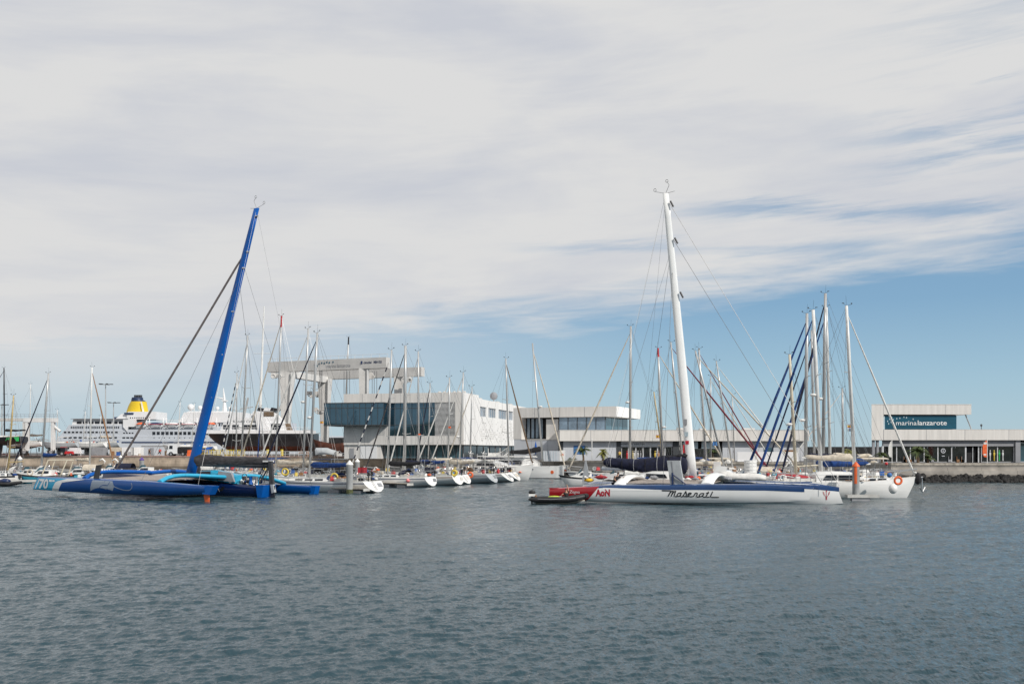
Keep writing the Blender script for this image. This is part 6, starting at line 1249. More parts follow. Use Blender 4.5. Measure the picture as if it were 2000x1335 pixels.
piling('grey pile with white cap behind the float of the blue trimaran', 236, 888, 926, .33, 'white_plastic'); piling('grey pile with purple cap left of the blue mast', 277, 892, 928, .38, 'purple'); piling('pale pile with white cap behind the navy furled headsails', 1469, 902, 940, .36, 'white_plastic')
for i, (px, ps) in enumerate(((850, 'first'), (881, 'second'))): piling('slender pile with white cap behind the central boats, %s from the left' % ps, px, 892, 938, .3, 'white_plastic')
piling('pale pile with white cap just left of the cream radar mast', 1542, 899, 938, .32, 'white_plastic')
def pontoon(label, x0, y0, x1, y1, w=1.3, grp='floating pontoons'):
    v = Vector((x1 - x0, y1 - y0)); L = v.length; root = thing('pontoon', label, 'pontoon', (x0, y0, 0), math.atan2(v.y, v.x), grp)
    P(root, 'deck', 'pontoon_deck', (0, L, -w / 2, w / 2, .42, .5)); P(root, 'side_beam', 'pontoon_side', (0, L, -w / 2 - .06, -w / 2, .25, .52), (-.06, 0, -w / 2, w / 2, .25, .52))
    for k in range(max(1, int(L / 3))): P(root, 'float_block', 'grey_plastic', (.4 + k * 3, min(L - .1, 1.9 + k * 3), -w / 2 + .05, w / 2 - .05, -.3, .3))
    return root
pontoon('pontoon finger along the white sloop with navy line', WX(716, 98), 97.8, WX(560, 104), 104.3, .9); pontoon('pontoon finger under the black covered ketch', WX(802, 114), 113.2, WX(735, 119), 118, .9)
pontoon('pontoon at the far left edge behind the turquoise bow', WX(-40, 126), 126, WX(120, 128), 128, 1.6); pontoon('long rear pontoon behind the left boats', WX(100, 190), 190, WX(760, 160), 158, 2.2); pontoon('long pontoon behind the right hand boats', WX(1300, 128), 127.5, WX(1740, 124), 124, 2.)
pontoon('pontoon finger by the orange topped pile', WX(1640, 86), 85.9 - 1.6, WX(1700, 86), 85.9 - 1.7, .6)
# ------------------------------------------------------------------ boatyard on the left
def G5(px, d): return (WX(px, d), d)
def stands(root, L, B, h, m_='frame_dark'):
    for u in (.2, .5, .78):
        for s_ in (-1, 1):
            m = MB(); m.tube([(u * L, s_ * (B / 2 + .3), -h), (u * L, s_ * B * .36, .15)], .07, 4); m.tube([(u * L - .4, s_ * (B / 2 + .3), -h + .05), (u * L + .4, s_ * (B / 2 + .3), -h + .05)], .06, 4); m.build('boat_stand', m_, root)
    m = MB(); m.prism([(.35 * L, -.3), (.58 * L, -.3), (.55 * L, -h + .05), (.38 * L, -h + .05)], -.15, .15); m.build('keel', 'antifoul_black', root)
YG = 'boats standing ashore in the boatyard'
lab = 'black racing yacht with green quarter on stands at the left edge of the yard'
r = sailboat(lab, 47, 238, 176, 15, (9, 8, 718), hull='hull_black', stripe='hull_black', cover='black', furl='navy', dodger=None, clutter=3, seed=50, mastm='mast_dark', F=1.5, z0b=6.0, group=YG, mw=.17, windows=False, furlw=.1); stands(r, 15, 4.5, 3.0)
m = MB(); m.prism([(-.2, .45), (1.3, .45), (2.1, 1.55), (-.2, 1.6)], 1.72, 1.9) if False else m.prism([(.0, .5), (.6, .5), (1.2, 1.5), (.0, 1.5)], 2.16, 2.3); m.build('green_panel', 'green', r); t = MB(); put_text(t, 'J49', lambda u, w: (3.3 - u * 1.7, 2.32, .6 + w * .8), shear=.3); t.build('sail_number', 'green', r)
for lab, sp, d, ang, L, mast, hc, bz in (('white yacht ashore with blue keel cover between the hoist legs', 81, 243, 178, 9.5, (58, 60, 750), 'gelcoat_white', 5.2), ('white yacht ashore just right of the white hoist leg', 150, 252, 178, 9, (113, 112, 800), 'gelcoat_grey', 5.0),
    ('small pale yacht ashore behind the red tractor', 205, 258, 177, 9.5, (163, 167, 803), 'gelcoat_white', 5.0), ('small grey hulled yacht ashore with red trim in front of the cruise ship', 232, 262, 176, 8.5, (196, 197, 812), 'gelcoat_grey', 5.1),
    ('yacht ashore with slim white mast in front of the cruise ship bridge', 400, 250, 175, 11, (348, 352, 785), 'gelcoat_white', 4.2), ('yacht ashore with slim grey mast just left of the blue mast', 420, 255, 175, 11, (375, 380, 788), 'gelcoat_white', 4.2),
    ('yacht ashore under the travel lift, only its grey and black mast rising over the office', 712, 243, 172, 11, (672, 681, 658), 'gelcoat_white', 4.5)):
    r = sailboat(lab, sp, d, ang, L, mast, hull=hc, cover=None if bz < 5.1 else 'cream', furl=None, dodger=None, clutter=3, seed=sp, F=1.2, z0b=bz, group=YG, mw=.11 if sp != 712 else .2, stripe='stripe_grey', windows=False, mastm='mast_white' if sp != 712 else 'mast_grey', top='canvas_black' if sp == 712 else None); stands(r, L, L * .3, bz - GL - .05)
# moored boats on the far left
LG = 'sailing yachts moored in the marina'
sailboat('small sloop with grey mast and navy furled headsail at the far left pontoon', 106, 146, 165, 7.5, (81, 95, 729), cover='blue', furl='navy', dodger='white', clutter=8, seed=60, mw=.15, boomz=2.3, B=2.8)
sailboat('small yacht with mustard cream mast beside the left pile', 52, 139, 165, 7, (16, 27, 772), cover=None, furl=None, dodger='white', clutter=10, seed=61, mastm='mast_yellow', mw=.12, B=2.8, tmin=.2)
sailboat('small yacht with white mast and brown furled headsail in front of the cruise ship', 148, 165, -14, 7.5, (175, 180, 717), cover='cream', furl='brown', dodger=None, clutter=10, seed=62, mastm='mast_white', mw=.14, furlw=.12, B=2.8)
# small motor boats
def motorboat(label, px, d, L, ang, hullm='gelcoat_white', topm='gelcoat_white', arch=False, seed=1, grp='small motor boats on the pontoons', canopy=None):
    g = random.Random(seed); a = R(ang); root = thing('motorboat', label, 'motorboat', (WX(px, d), d, 0), a, grp); B = L * .34
    rings, decks, nl = mono_hull(L, B, .95, sw=.85, trans=.1, rake=1.0, sheer=.35); m = MB(); m.loft(rings, closed=False, mats=lambda i, j: 1 if min(j, 2 * nl - 2 - j) < 0 else (1 if min(j, 2 * nl - 2 - j) < 2 else 0)); m.build('hull', [hullm, 'antifoul_black'], root, 35)
    m = MB(); n = len(decks); m.add([q for p, s_, hz in decks for q in ((p[0], p[1] * .98, p[2] - .02), (s_[0], s_[1] * .98, s_[2] - .02))], [(2 * i, 2 * i + 1, 2 * i + 3, 2 * i + 2) for i in range(n - 1)]); m.build('deck', 'deck_white', root)
    z = .95; m = MB(); m.loft([[(x * L, -w * B, z), (x * L, -w * B * .85, z + h), (x * L, w * B * .85, z + h), (x * L, w * B, z)] for x, w, h in ((.38, .36, .75), (.58, .34, .8), (.7, .28, .3), (.85, .15, .05))]); c = m.build('cabin', topm, root)
    for s_ in (-1, 1): m = MB(); m.prism([(.42 * L, z + .35), (.6 * L, z + .35), (.57 * L, z + .65), (.42 * L, z + .65)], s_ * B * .31, s_ * B * .36); m.build('window', 'window_dark', c)
    m = MB(); m.prism([(.56 * L, z + .8), (.64 * L, z + .45), (.65 * L, z + .47), (.57 * L, z + 1.1)], -B * .3, B * .3); m.build('windscreen', 'glass_teal', c)
    m = MB(); m.cbox((-.2, 0, .95), (.35, .3, .45), bev=.25); m.tube([(-.2, 0, .8), (-.25, 0, -.3)], .08, 5); m.build('outboard_motor', 'rubber_black' if g.random() < .5 else 'white_plastic', root)
    m = MB()
    for s_ in (-1, 1): m.tube([(.5 * L, s_ * B * .48, 1.0), (.5 * L, s_ * B * .48, 1.5), (.8 * L, s_ * B * .3, 1.6), (.98 * L, 0, 1.75)], .025, 4)
    m.build('bow_rail', 'steel', root)
    if arch:
        for x0 in (.12, .42): m = MB(); m.tube([(x0 * L + .8, -B * .45, .9), (x0 * L, -B * .38, 3.0), (x0 * L, B * .38, 3.0), (x0 * L + .8, B * .45, .9)], .08, 6); m.build('arch_frame', 'mast_cream', root)
        m = MB(); m.tube([(.12 * L, -B * .38, 3.02), (.42 * L, -B * .38, 3.02)], .07, 5); m.tube([(.12 * L, B * .38, 3.02), (.42 * L, B * .38, 3.02)], .07, 5); m.build('roof_rack', 'mast_cream', root)
    if canopy: m = MB(); m.loft([[(x * L, B * .4 * math.cos(p), z + .6 + .8 * math.sin(p)) for p in [math.pi * k / 8 for k in range(9)]] for x in (.05, .2, .4)], closed=False, cap=False); m.build('canopy', canopy, root)
    for k in range(5): m = MB(); m.ell((g.uniform(.05, .4) * L, g.uniform(-.3, .3) * B, 1.1), (g.uniform(.15, .35), .2, g.uniform(.15, .35)), 8, 5); m.build('deck_bag', g.choice(['canvas_white', 'canvas_blue', 'orange', 'canvas_black', 'red', 'white_plastic']), root)
    return root
motorboat('white motor cruiser at the left edge with bags on deck', 36, 128, 7, 184, seed=1); motorboat('turquoise hulled dive boat with cream arch frames behind the racing float bow', 152, 130, 8, 182, 'canvas_turquoise', arch=True, seed=2)
motorboat('small white motorboat behind the number on the turquoise bow', 98, 134, 5.5, 178, seed=3); motorboat('low white motorboat left of the leaning grey headsail', 205, 138, 7, 176, seed=4, canopy='canvas_cream')
motorboat('white motorboat with navy canopy behind the front foil', 265, 150, 7, 176, seed=5, canopy='canvas_navy'); motorboat('white motorboat under the grey wall near the purple capped pile', 330, 152, 7, 176, seed=6)
motorboat('white motorboat behind the blue mast foot', 430, 142, 7.5, 172, seed=7, canopy='canvas_white'); motorboat('motorboat with blue canopy right of the blue mast', 480, 146, 7, 172, seed=8, canopy='canvas_blue'); motorboat('white motorboat with bright deck bags left of the yellow lifebuoy', 545, 140, 7, 170, seed=9)
motorboat('small white motorboat between the dark sloop and the white trimaran', 1195, 121, 6.5, 178, seed=10); motorboat('white motorboat behind the folded sail bags of the white trimaran', 1268, 112, 7, 178, seed=11, canopy='canvas_white'); motorboat('white motorboat with blue canopy behind the white mast', 1345, 108, 7, 178, seed=12, canopy='canvas_blue')
motorboat('white motorboat behind the foredeck of the white trimaran', 1440, 106, 7.5, 178, seed=13); motorboat('white motorboat with cream canopy near the navy headsail feet', 1520, 116, 7, 178, seed=14, canopy='canvas_cream')
rb = thing('inflatable_dinghy', 'dark grey inflatable dinghy at the far left edge beside the pontoon', 'dinghy', (WX(-12, 118), 118, 0), 0); m = MB()
for s_ in (-1, 1): m.tube([(0, s_ * .6, .3), (2.2, s_ * .62, .3), (3.2, s_ * .1, .5)], [.12, .24, .16], 10)
m.build('tube', 'rubber_black', rb, 60); m = MB(); m.box(.1, 2.4, -.4, .4, .05, .2); m.build('floor', 'grey_plastic', rb); blob('kit_bag', 'navy and white bag lying in the dark dinghy at the left edge', 'bag', (WX(8, 118), 118.1, .62), (.7, .35, .26), 'stripe_navy')
buoy_ring('cream lifebuoy on its stand by the left pontoon', at(59, 922, 127.6), 'canvas_cream', Rr=.34)
for i, (px, w_) in enumerate(((203, 'left'), (228, 'right'))):
    dv = MB(); x0, d = G5(px, 150); dv.tube([(x0, d, .4), (x0 - .7, d, 1.0), (x0 - .3, d, 1.9), (x0 + .2, d, 2.6), (x0 - .2, d, 3.0), (x0 - .7, d, 2.7)], [.3, .22, .15, .14, .13, .1], 8); o = dv.build('davit', 'white_plastic', None, True); tag(o, 'white swan neck davit behind the front foil, %s one of two' % w_, 'davit', 'swan neck davits')
# black hulled yacht on the hard
DY = 236.; ky = DY / FPX
YB = thing('motor_yacht', 'big old black hulled motor yacht with rust red bottom standing ashore', 'motor yacht')
yx = lambda px: WX(px, DY); yz = lambda py: WZ(py, DY)
rr_ = []
for k in range(15):
    u = k / 14; px = lerp(612, 393, u); b = 3.4 * (1 - max(0, u - .5) ** 2 * 3.8); b = max(.08, b); top = yz(846 - 3 * u ** 3); bot = yz(lerp(882, 880, u)) + max(0, u - .8) * 12; mid_ = yz(871); mid_ = max(mid_, bot + .1)
    sh = lambda z: -yx(0) * 0 + (px + (1 - (z - bot) / (top - bot)) * 18 * max(0, u - .75) * 4 * .9)
    rr_.append([(yx(sh(z)), DY + 3.5 + s_ * b * q, z) for z, q, s_ in ((top, 1, -1), (lerp(mid_, top, .5), .98, -1), (mid_, .9, -1), (bot, .25, -1), (bot, .25, 1), (mid_, .9, 1), (lerp(mid_, top, .5), .98, 1), (top, 1, 1))])
m = MB(); m.loft(rr_, mats=lambda i, j: 1 if j in (2, 3, 4) else 0); m.build('hull', ['hull_black', 'hull_rust'], YB, 40)
def yblock(name, m_, a, b, p0, p1, y0, y1, sl=0, sr=0):
    m = MB(); m.prism([(yx(a), yz(p1)), (yx(b), yz(p1)), (yx(b - sr), yz(p0)), (yx(a + sl), yz(p0))], DY + y0, DY + y1); return m.build(name, m_, YB)
yblock('bulwark', 'ship_bright', 398, 606, 839.5, 846.2, .05, 6.9); yblock('main_house', 'ship_bright', 428, 556, 825, 839.4, 1.0, 6.0, 6, 3); yblock('upper_house', 'ship_bright', 446, 548, 815, 824.9, 1.4, 5.6, 8, 4); yblock('wheelhouse', 'ship_bright', 486, 540, 802, 814.9, 1.7, 5.3, 5, 10)
yblock('side_wing', 'ship_bright', 503, 528, 803, 846, .6, .95, -8, 22)
for a, b, p0, p1, y in ((434, 446, 829, 837, .97), (452, 464, 829, 837, .97), (472, 486, 829, 837, .97), (490, 500, 829, 837, .97), (497, 503, 809, 818, 1.37), (512, 532, 803, 812, 1.66), (528, 545, 827, 838, .97)): yblock('window', 'window_dark' if a < 495 or a > 520 else 'trunk', a, b, p0, p1, y - .1, y)
for k in range(3): m = MB(); a = 498 + k * 13; m.prism([(yx(a), yz(801)), (yx(a + 12), yz(802)), (yx(a + 15), yz(797)), (yx(a + 3), yz(794.5))], DY + 1.6, DY + 5.2); m.build('roof_panel', 'canvas_black' if k % 2 == 0 else 'ship_bright', YB)
m = MB(); m.prism([(yx(553), yz(845)), (yx(566), yz(845)), (yx(558), yz(826)), (yx(550), yz(826))], DY + 2, DY + 5); m.build('funnel', 'trunk', YB)
m = MB(); m.tube([(yx(467), DY + 3, yz(825)), (yx(478), DY + 3, yz(775))], .25, 5); m.tube([(yx(462), DY + 3, yz(797)), (yx(488), DY + 3, yz(793))], .12, 4); m.build('signal_mast', 'mast_grey', YB)
m = MB(); m.tube([(yx(455), DY + 2, yz(792)), (yx(455), DY + 2, yz(815))], .08, 4)
for a in range(400, 605, 8): m.tube([(yx(a), DY + .2, yz(839)), (yx(a), DY + .2, yz(834))], .04, 3)
m.tube([(yx(400), DY + .2, yz(834.5)), (yx(604), DY + .2, yz(834.5))], .05, 4); m.build('deck_rail', 'ship_bright', YB)
t = MB(); put_text(t, 'Kendal Cruzar', lambda u, w: (yx(452 + u * 50), DY + 1.35, yz(824.4) + w * .55)); t.build('name_lettering', 'frame_dark', YB)
for px in (521, 549): m = MB(); m.tube([(yx(px), DY + 1.0, GL), (yx(px), DY + 1.0, yz(877))], .35, 6); m.build('hull_support', 'jack_yellow', YB)
m = MB(); m.tube([(WX(505, 268), 268, 4), (WX(516, 268), 268, WZ(598, 268))], [.5, .16], 8); m.tube([(WX(505, 268) - 1.2, 268, WZ(690, 268)), (WX(513, 268) + 2.0, 268, WZ(690, 268))], .06, 4)
tag(m.build('mast', 'mast_white'), 'tall tapering white mast rising alone behind the black hulled yacht', 'mast')
# jack stands in a row
for k in range(22):
    px = 387 + k * 4.3; x, d = G5(px, 229); r = thing('jack_stand', 'yellow boat stand in the long stacked row before the black yacht', 'boat stand', (x, d, GL), 0, 'yellow boat stands stacked in a row') if k == 0 else None
    if k == 0:
        J0 = r; m = MB(); m.tube([(-.16, 0, 0), (-.05, 0, 1.35)], .06, 5); m.tube([(.16, 0, 0), (.05, 0, 1.35)], .06, 5); m.tube([(0, .2, 0), (0, 0, 1.3)], .06, 5); m.build('frame', 'jack_yellow', r); m = MB(); m.cbox((0, 0, 1.42), (.42, .3, .1)); m.build('pad', 'jack_yellow', r)
    else:
        r = J0.copy(); COL.objects.link(r); r.location = (x, d + (k % 3) * .2, GL); r.rotation_euler[2] = rnd.uniform(-.3, .3)
        for ch in list(J0.children): c = ch.copy(); COL.objects.link(c); c.parent = r
# quay railing
rl = thing('quay_railing', 'white tubular railing along the quay edge below the black yacht', 'railing'); m = MB(); p0 = Vector((WX(395, 217), 218.7, GL)); p1 = Vector((WX(610, 216), 216, GL))
for k in range(25): p = p0.lerp(p1, k / 24); m.tube([p, p + Vector((0, 0, 1.05))], .045, 4)
m.build('posts', 'ship_bright', rl); m = MB()
for h in (.55, 1.05): m.tube([p0 + Vector((0, 0, h)), p1 + Vector((0, 0, h))], .045, 4)
m.build('rail', 'ship_bright', rl)
# tractor, van trailer, truck, sheds
def wheels(root, pts, r, w=.3, name='wheel'):
    for x, y in pts:
        m = MB(); m.tube([(x, y - w / 2, r), (x, y + w / 2, r)], r, 16); wl = m.build(name, 'tyre', root); m = MB(); m.tube([(x, y - w / 2 - .02, r), (x, y - w / 2 + .05, r)], r * .5, 10); m.build('rim', 'wall_grey', wl)
tr = thing('tractor', 'red yard tractor with dark cab beside the white box trailer', 'tractor', (WX(128, 236), 235, GL)); P(tr, 'body', 'red', (.2, 2.2, -.45, .45, .5, 1.15), (1.2, 2.3, -.5, .5, .45, .85)); P(tr, 'cab', 'window_dark', (-.5, .6, -.5, .5, .9, 2.0)); P(tr, 'roof', 'red', (-.55, .65, -.55, .55, 2.0, 2.1)); wheels(tr, [(-.1, -.55), (-.1, .55)], .55); wheels(tr, [(1.9, -.5), (1.9, .5)], .35)
bt = thing('box_trailer', 'white box trailer standing behind the red tractor', 'trailer', (WX(137, 237), 237.5, GL)); P(bt, 'box', 'ship_bright', (0, 1.9, -.9, .9, .55, 1.95)); P(bt, 'chassis', 'frame_dark', (-.5, 1.9, -.7, .7, .42, .545)); wheels(bt, [(.9, -.8), (.9, .8)], .35)
tk = thing('truck', 'white lorry with dark loading bed parked in front of the cruise ship', 'truck', (WX(328, 226), 226.5, GL)); m = MB(); m.prism([(0, .55), (2.3, .55), (2.3, 2.75), (.35, 2.75), (.05, 1.6)], -1.15, 1.15); cbn = m.build('cab', 'ship_bright', tk); m = MB(); m.prism([(.5, 1.65), (1.3, 1.65), (1.3, 2.4), (.62, 2.4)], -1.18, -1.14); m.build('side_window', 'window_dark', cbn); m = MB(); m.prism([(.03, 1.65), (.08, 1.6), (.34, 2.5), (.3, 2.55)], -.95, .95); m.build('windscreen', 'window_dark', cbn)
P(tk, 'bed', 'interior_dark', (2.5, 5.2, -1.1, 1.1, 1.0, 2.1)); P(tk, 'chassis', 'frame_dark', (.2, 5.2, -.6, .6, .6, .95)); P(tk, 'bumper', 'ship_bright', (-.1, .1, -1.1, 1.1, .4, .8)); P(tk, 'mirror', 'frame_dark', (.1, .25, -1.45, -1.25, 1.6, 2.2)); wheels(tk, [(.9, -1.0), (.9, 1.0), (3.6, -1.0), (4.6, -1.0)], .5)
m = MB(); m.cbox((5.9, -.5, .7), (1.6, 1.2, 1.4), bev=.2); o = m.build('crate', 'orange'); o.location = (WX(324, 226), 226, GL - .0); tag(o, 'faded orange crate standing behind the white lorry', 'crate')
sh = thing('shed', 'low white shed in front of the cruise ship hull', 'shed', (WX(276, 262), 262, GL)); P(sh, 'wall', 'wall_white', (0, 7.4, 0, 5, 0, 2.5)); P(sh, 'roof', 'crane_white_and_lit', (-.15, 7.55, -.2, 5.2, 2.5, 2.62)); P(sh, 'door', 'wall_grey', (2.4, 3.3, -.05, -.01, 0, 2.0)); P(sh, 'panel_seam', 'wall_grey', (4.9, 4.97, -.04, -.01, 0, 2.45)); P(sh, 'sign', 'red', (5.0, 5.3, -.06, -.01, 1.0, 1.6))
for px, w, c, lb_ in ((238, 3.0, 'ship_bright', 'white container left of the low white shed'), (256, 2.4, 'render_white_and_lit', 'cream white container touching the low shed'), (214, 2.2, 'canvas_cream', 'tarpaulined container left of the white containers'), (178, 3.4, 'wall_grey', 'grey container with dark tarpaulin near the white mast')):
    c_ = thing('container', lb_, 'container', (WX(px, 250), 250, GL)); P(c_, 'body', c, (0, w, 0, 2.2, .1, 2.1)); P(c_, 'ribs', c, *[(.1 + k * .35, .2 + k * .35, -.05, -.002, .15, 2.05) for k in range(int(w / .35))]); P(c_, 'base', 'frame_dark', (0, w, 0, 2.2, 0, .098))
bl = thing('boat_hull', 'blue boat hull with yellow stripe lying ashore behind the blue mast', 'boat', (WX(362, 232), 234, GL + .9)); rings, decks, nl = mono_hull(6, 2.2, 1.0, rake=1.2); m = MB(); m.loft(rings, closed=False); m.build('hull', 'canvas_bright_blue', bl, 40); m = MB(); m.box(.1, 4.6, -1.13, -1.05, .95, 1.12); m.build('stripe', 'yellow', bl)
wb_ = thing('fishing_boat', 'dark weathered wooden boat ashore beside the glass fronted office', 'fishing boat', (WX(680, 224), 226, GL + .9), R(178)); rings, decks, nl = mono_hull(8.5, 3., 2.0, rake=1.0, sheer=.5); m = MB(); m.loft(rings, closed=False); m.build('hull', 'hull_rust', wb_, 40); m = MB(); m.box(1.5, 4.5, -1, 1, 2.0, 3.3); m.build('cabin', 'interior_dark', wb_)
gw = thing('boat_hull', 'pale grey upturned hull ashore between the wooden boat and the office', 'boat', (WX(652, 220), 221, GL + .3), R(170)); rings, decks, nl = mono_hull(5.5, 2.2, 1.0); m = MB(); m.loft(rings, closed=False); m.v = [(x, y, 1.1 - z) for x, y, z in m.v]; m.build('hull', 'gelcoat_grey', gw, 40)
# odds and ends of the yard, low behind the quay edge
ORD = ['first', 'second', 'third', 'fourth', 'fifth', 'sixth', 'seventh', 'eighth', 'ninth', 'tenth']
CN = {'wall_grey': 'grey', 'interior_dark': 'black', 'wood': 'brown', 'blue_plastic': 'blue', 'ship_bright': 'white', 'red': 'red', 'crane_grey': 'pale grey', 'trunk': 'dark brown', 'canvas_cream': 'cream'}
odds = sorted([(rnd.choice([rnd.uniform(2, 130), rnd.uniform(150, 330), rnd.uniform(560, 665)]), i % 3) for i in range(27)]); seen = [0, 0, 0]
for px, kind_ in odds:
    d = rnd.uniform(232, 246) if px < 400 else rnd.uniform(219, 226); x, d = G5(px, d); h = rnd.uniform(.5, 1.4); w = rnd.uniform(.4, 1.2); c = rnd.choice(['wall_grey', 'interior_dark', 'wood', 'blue_plastic', 'ship_bright', 'crane_grey', 'trunk', 'canvas_cream', 'wall_grey', 'red'])
    m = MB()
    if kind_ == 0: m.cbox((0, 0, h / 2), (w, .8, h), rnd.uniform(-.4, .4), bev=.06); m.box(-w / 2 - .03, w / 2 + .03, -.43, .43, h, h + .05); nm = 'crate'
    elif kind_ == 1: m.tube([(0, 0, 0), (0, 0, h * .9)], .32, 12); m.tube([(0, 0, h * .3), (0, 0, h * .33)], .34, 12); nm = 'drum'
    else: m.tube([(-w, 0, 0), (0, 0, h)], .06, 4); m.tube([(w, 0, 0), (0, 0, h)], .06, 4); m.tube([(-w, .4, h * .55), (w, .4, h * .55)], .08, 4); m.box(-w * .6, w * .6, -.1, .1, h * .5, h * .62); nm = 'trestle'
    o = m.build(nm, c); o.location = (x, d, GL); tag(o, '%s %s behind the quay wall, the %s small %s from the left' % (CN[c], nm, ORD[seen[kind_]], nm), nm, 'clutter along the boatyard'); seen[kind_] += 1
pr = thing('propeller_ornament', 'white star shaped propeller on a post at the yard edge', 'propeller', (WX(158, 231), 231, GL)); m = MB(); m.tube([(0, 0, -.9 + .9), (0, 0, 1.1)], .06, 5); m.build('post', 'ship_bright', pr); m = MB()
for k in range(5): a = k * 1.257 + .3; m.tube([(0, 0, 1.1), (.65 * math.cos(a), 0, 1.1 + .65 * math.sin(a))], [.09, .05], 5)
m.build('blades', 'ship_bright', pr)
def lamp(label, px, py, d, heads=4):
    x = WX(px, d); z = WZ(py, d); r = thing('lamp_post', label, 'lamp post', (x, d, GL), 0, 'tall harbour floodlight posts'); z -= GL; m = MB(); m.tube([(0, 0, 0), (0, 0, z)], [.32, .14], 8); m.build('pole', 'mast_grey', r, 40)
    for k in range(heads): a = k * 2 * math.pi / heads + .3; m = MB(); m.tube([(0, 0, z - .1), (1.2 * math.cos(a), 1.2 * math.sin(a), z)], .07, 4); m.cbox((1.6 * math.cos(a), 1.6 * math.sin(a), z + .02), (1.0, .6, .22), a); m.build('lamp_head', 'frame_dark', r)
lamp('tall floodlight post just right of the white mast, the higher of two', 206.5, 750, 300, 5); lamp('shorter floodlight post left of the yellow funnel', 222, 786, 330, 5); lamp('floodlight post at the far left edge behind the dark mast', 4, 790, 330, 5)

# ------------------------------------------------------------------ promenade: palms, banners, flags, parasols
def palm(label, px, pyb, pyt, d, n=16, r=1.9, light=False, seed=1, g0=2.55, bushy=False):
    g = random.Random(seed); x = WX(px, d); z1 = WZ(pyt, d) - g0; root = thing('palm_tree', label, 'palm', (x, d, g0), 0, 'palms on the promenade'); m = MB(); pts = [(0.05 * math.sin(k), 0, z1 * .62 * k / 6) for k in range(7)]; m.tube(pts, [.2, .16, .15, .14, .14, .15, .1], 8)
    m.v = [(a + g.uniform(-.02, .02), b, c) for a, b, c in m.v]; m.build('trunk', 'trunk', root); top = Vector(pts[-1])
    m = MB()
    for i in range(n):
        a = i * 2.4 + g.uniform(-.3, .3); e = g.uniform(.15, 1.35) if not bushy else g.uniform(-.7, 1.2); L = r * g.uniform(.8, 1.1); P0 = top.copy(); d_ = Vector((math.cos(a) * math.cos(e), math.sin(a) * math.cos(e), math.sin(e))); sd = Vector((-math.sin(a), math.cos(a), 0)); prev = None; N = 11
        for k in range(N + 1):
            t = k / N; p = P0 + d_ * (L * t) + Vector((0, 0, -L * .75 * t * t)); 
            if prev is not None:
                dr = (p - prev).normalized(); ll = L * .30 * math.sin(math.pi * min(1, t * .85 + .12))
                for s_ in (-1, 1):
                    for q in (0, .5):
                        b = prev.lerp(p, q); tip = b + (sd * s_ * .85 + dr * .55 + Vector((0, 0, -.35))) * ll * g.uniform(.8, 1.15); w = dr * .045; m.add([tuple(b - w), tuple(b + w), tuple(tip)], [(0, 1, 2)])
                m.add([tuple(prev - sd * .02), tuple(prev + sd * .02), tuple(p + sd * .015), tuple(p - sd * .015)], [(0, 1, 2, 3)])
            prev = p
    m.build('fronds', 'frond_light' if light else 'frond', root); return root
palm('young palm in front of the white wall beside the blue poster', 1139, 903, 866, 156, 20, 2.1, seed=2); palm('bushy yellow green palm by the shop window', 1177, 903, 869, 157, 22, 1.4, True, 3, bushy=True)
palm('palm before the shop glass of the right building', 1793, 905, 866, 139.5, 20, 2.2, seed=4, g0=2.45); palm('low palm by the corner of the right building', 1722, 905, 880, 139.5, 16, 1.6, seed=5, g0=2.45); palm('small palm right of the larger shop front palm', 1812, 905, 886, 140, 14, 1.3, seed=6, g0=2.45)
palm('yellowish palm behind the boom covers on the right', 1657, 905, 868, 144, 18, 1.6, True, seed=7, g0=2.45, bushy=True); palm('palm between the red headsails and the low building', 1392, 905, 870, 152, 16, 1.5, seed=8, g0=2.45)
for i, (px, w_) in enumerate(((1113, 'wider'), (1122, 'darker'))):
    g = random.Random(i); m = MB()
    for k in range(160): a, e = g.uniform(0, 6.28), g.uniform(0, 1.5); q = g.uniform(.25, .55); c = Vector((q * math.cos(a) * math.cos(e), q * math.sin(a) * math.cos(e), q * math.sin(e))); u_ = Vector((g.uniform(-1, 1), g.uniform(-1, 1), g.uniform(-1, 1))) * .12; v_ = Vector((g.uniform(-1, 1), g.uniform(-1, 1), g.uniform(-1, 1))) * .12; m.add([tuple(c), tuple(c + u_), tuple(c + v_)], [(0, 1, 2)])
    o = m.build('shrub', 'hedge' if i else 'frond'); o.location = (WX(px, 155.5), 155.5, 2.62); tag(o, 'small round shrub at the foot of the white wall, the %s of two' % w_, 'shrub')
def banner(label, px, pt, pb, d, c, g0=2.5, w=.75):
    x = WX(px, d); zt = WZ(pt, d); r = thing('banner', label, 'banner', (x, d, g0)); h = zt - g0; m = MB(); m.tube([(0, 0, 0), (0, 0, h)], .05, 5); m.build('pole', 'white_plastic', r); m = MB(); zb_ = .8
    m.prism([(-.06, h - .15), (-.06, zb_), (-w * .7, zb_ + .1), (-w, zb_ + .5), (-w * .95, h - .9), (-w * .5, h - .35)], -.02, .02); f = m.build('cloth', c, r); return r, f
banner('white feather flag in front of the right building corner', 1742, 858, 905, 137, 'canvas_white', w=.5); r, f = banner('orange feather banner beside the shop door on the right', 1928, 857, 905, 137, 'orange', w=.65)
P(f, 'print', 'canvas_white', (-.5, -.15, -.035, -.021, 1.1, 1.3), (-.5, -.1, -.035, -.021, 2.6, 2.9))
fl = thing('flagpole', 'thin white pole standing left of the bushy palm', 'pole', (WX(1156, 154), 154, 2.6)); m = MB(); m.tube([(0, 0, 0), (0, 0, 3.3)], .07, 6); m.ell((0, 0, 3.35), (.1, .1, .1)); m.build('pole', 'white_plastic', fl)
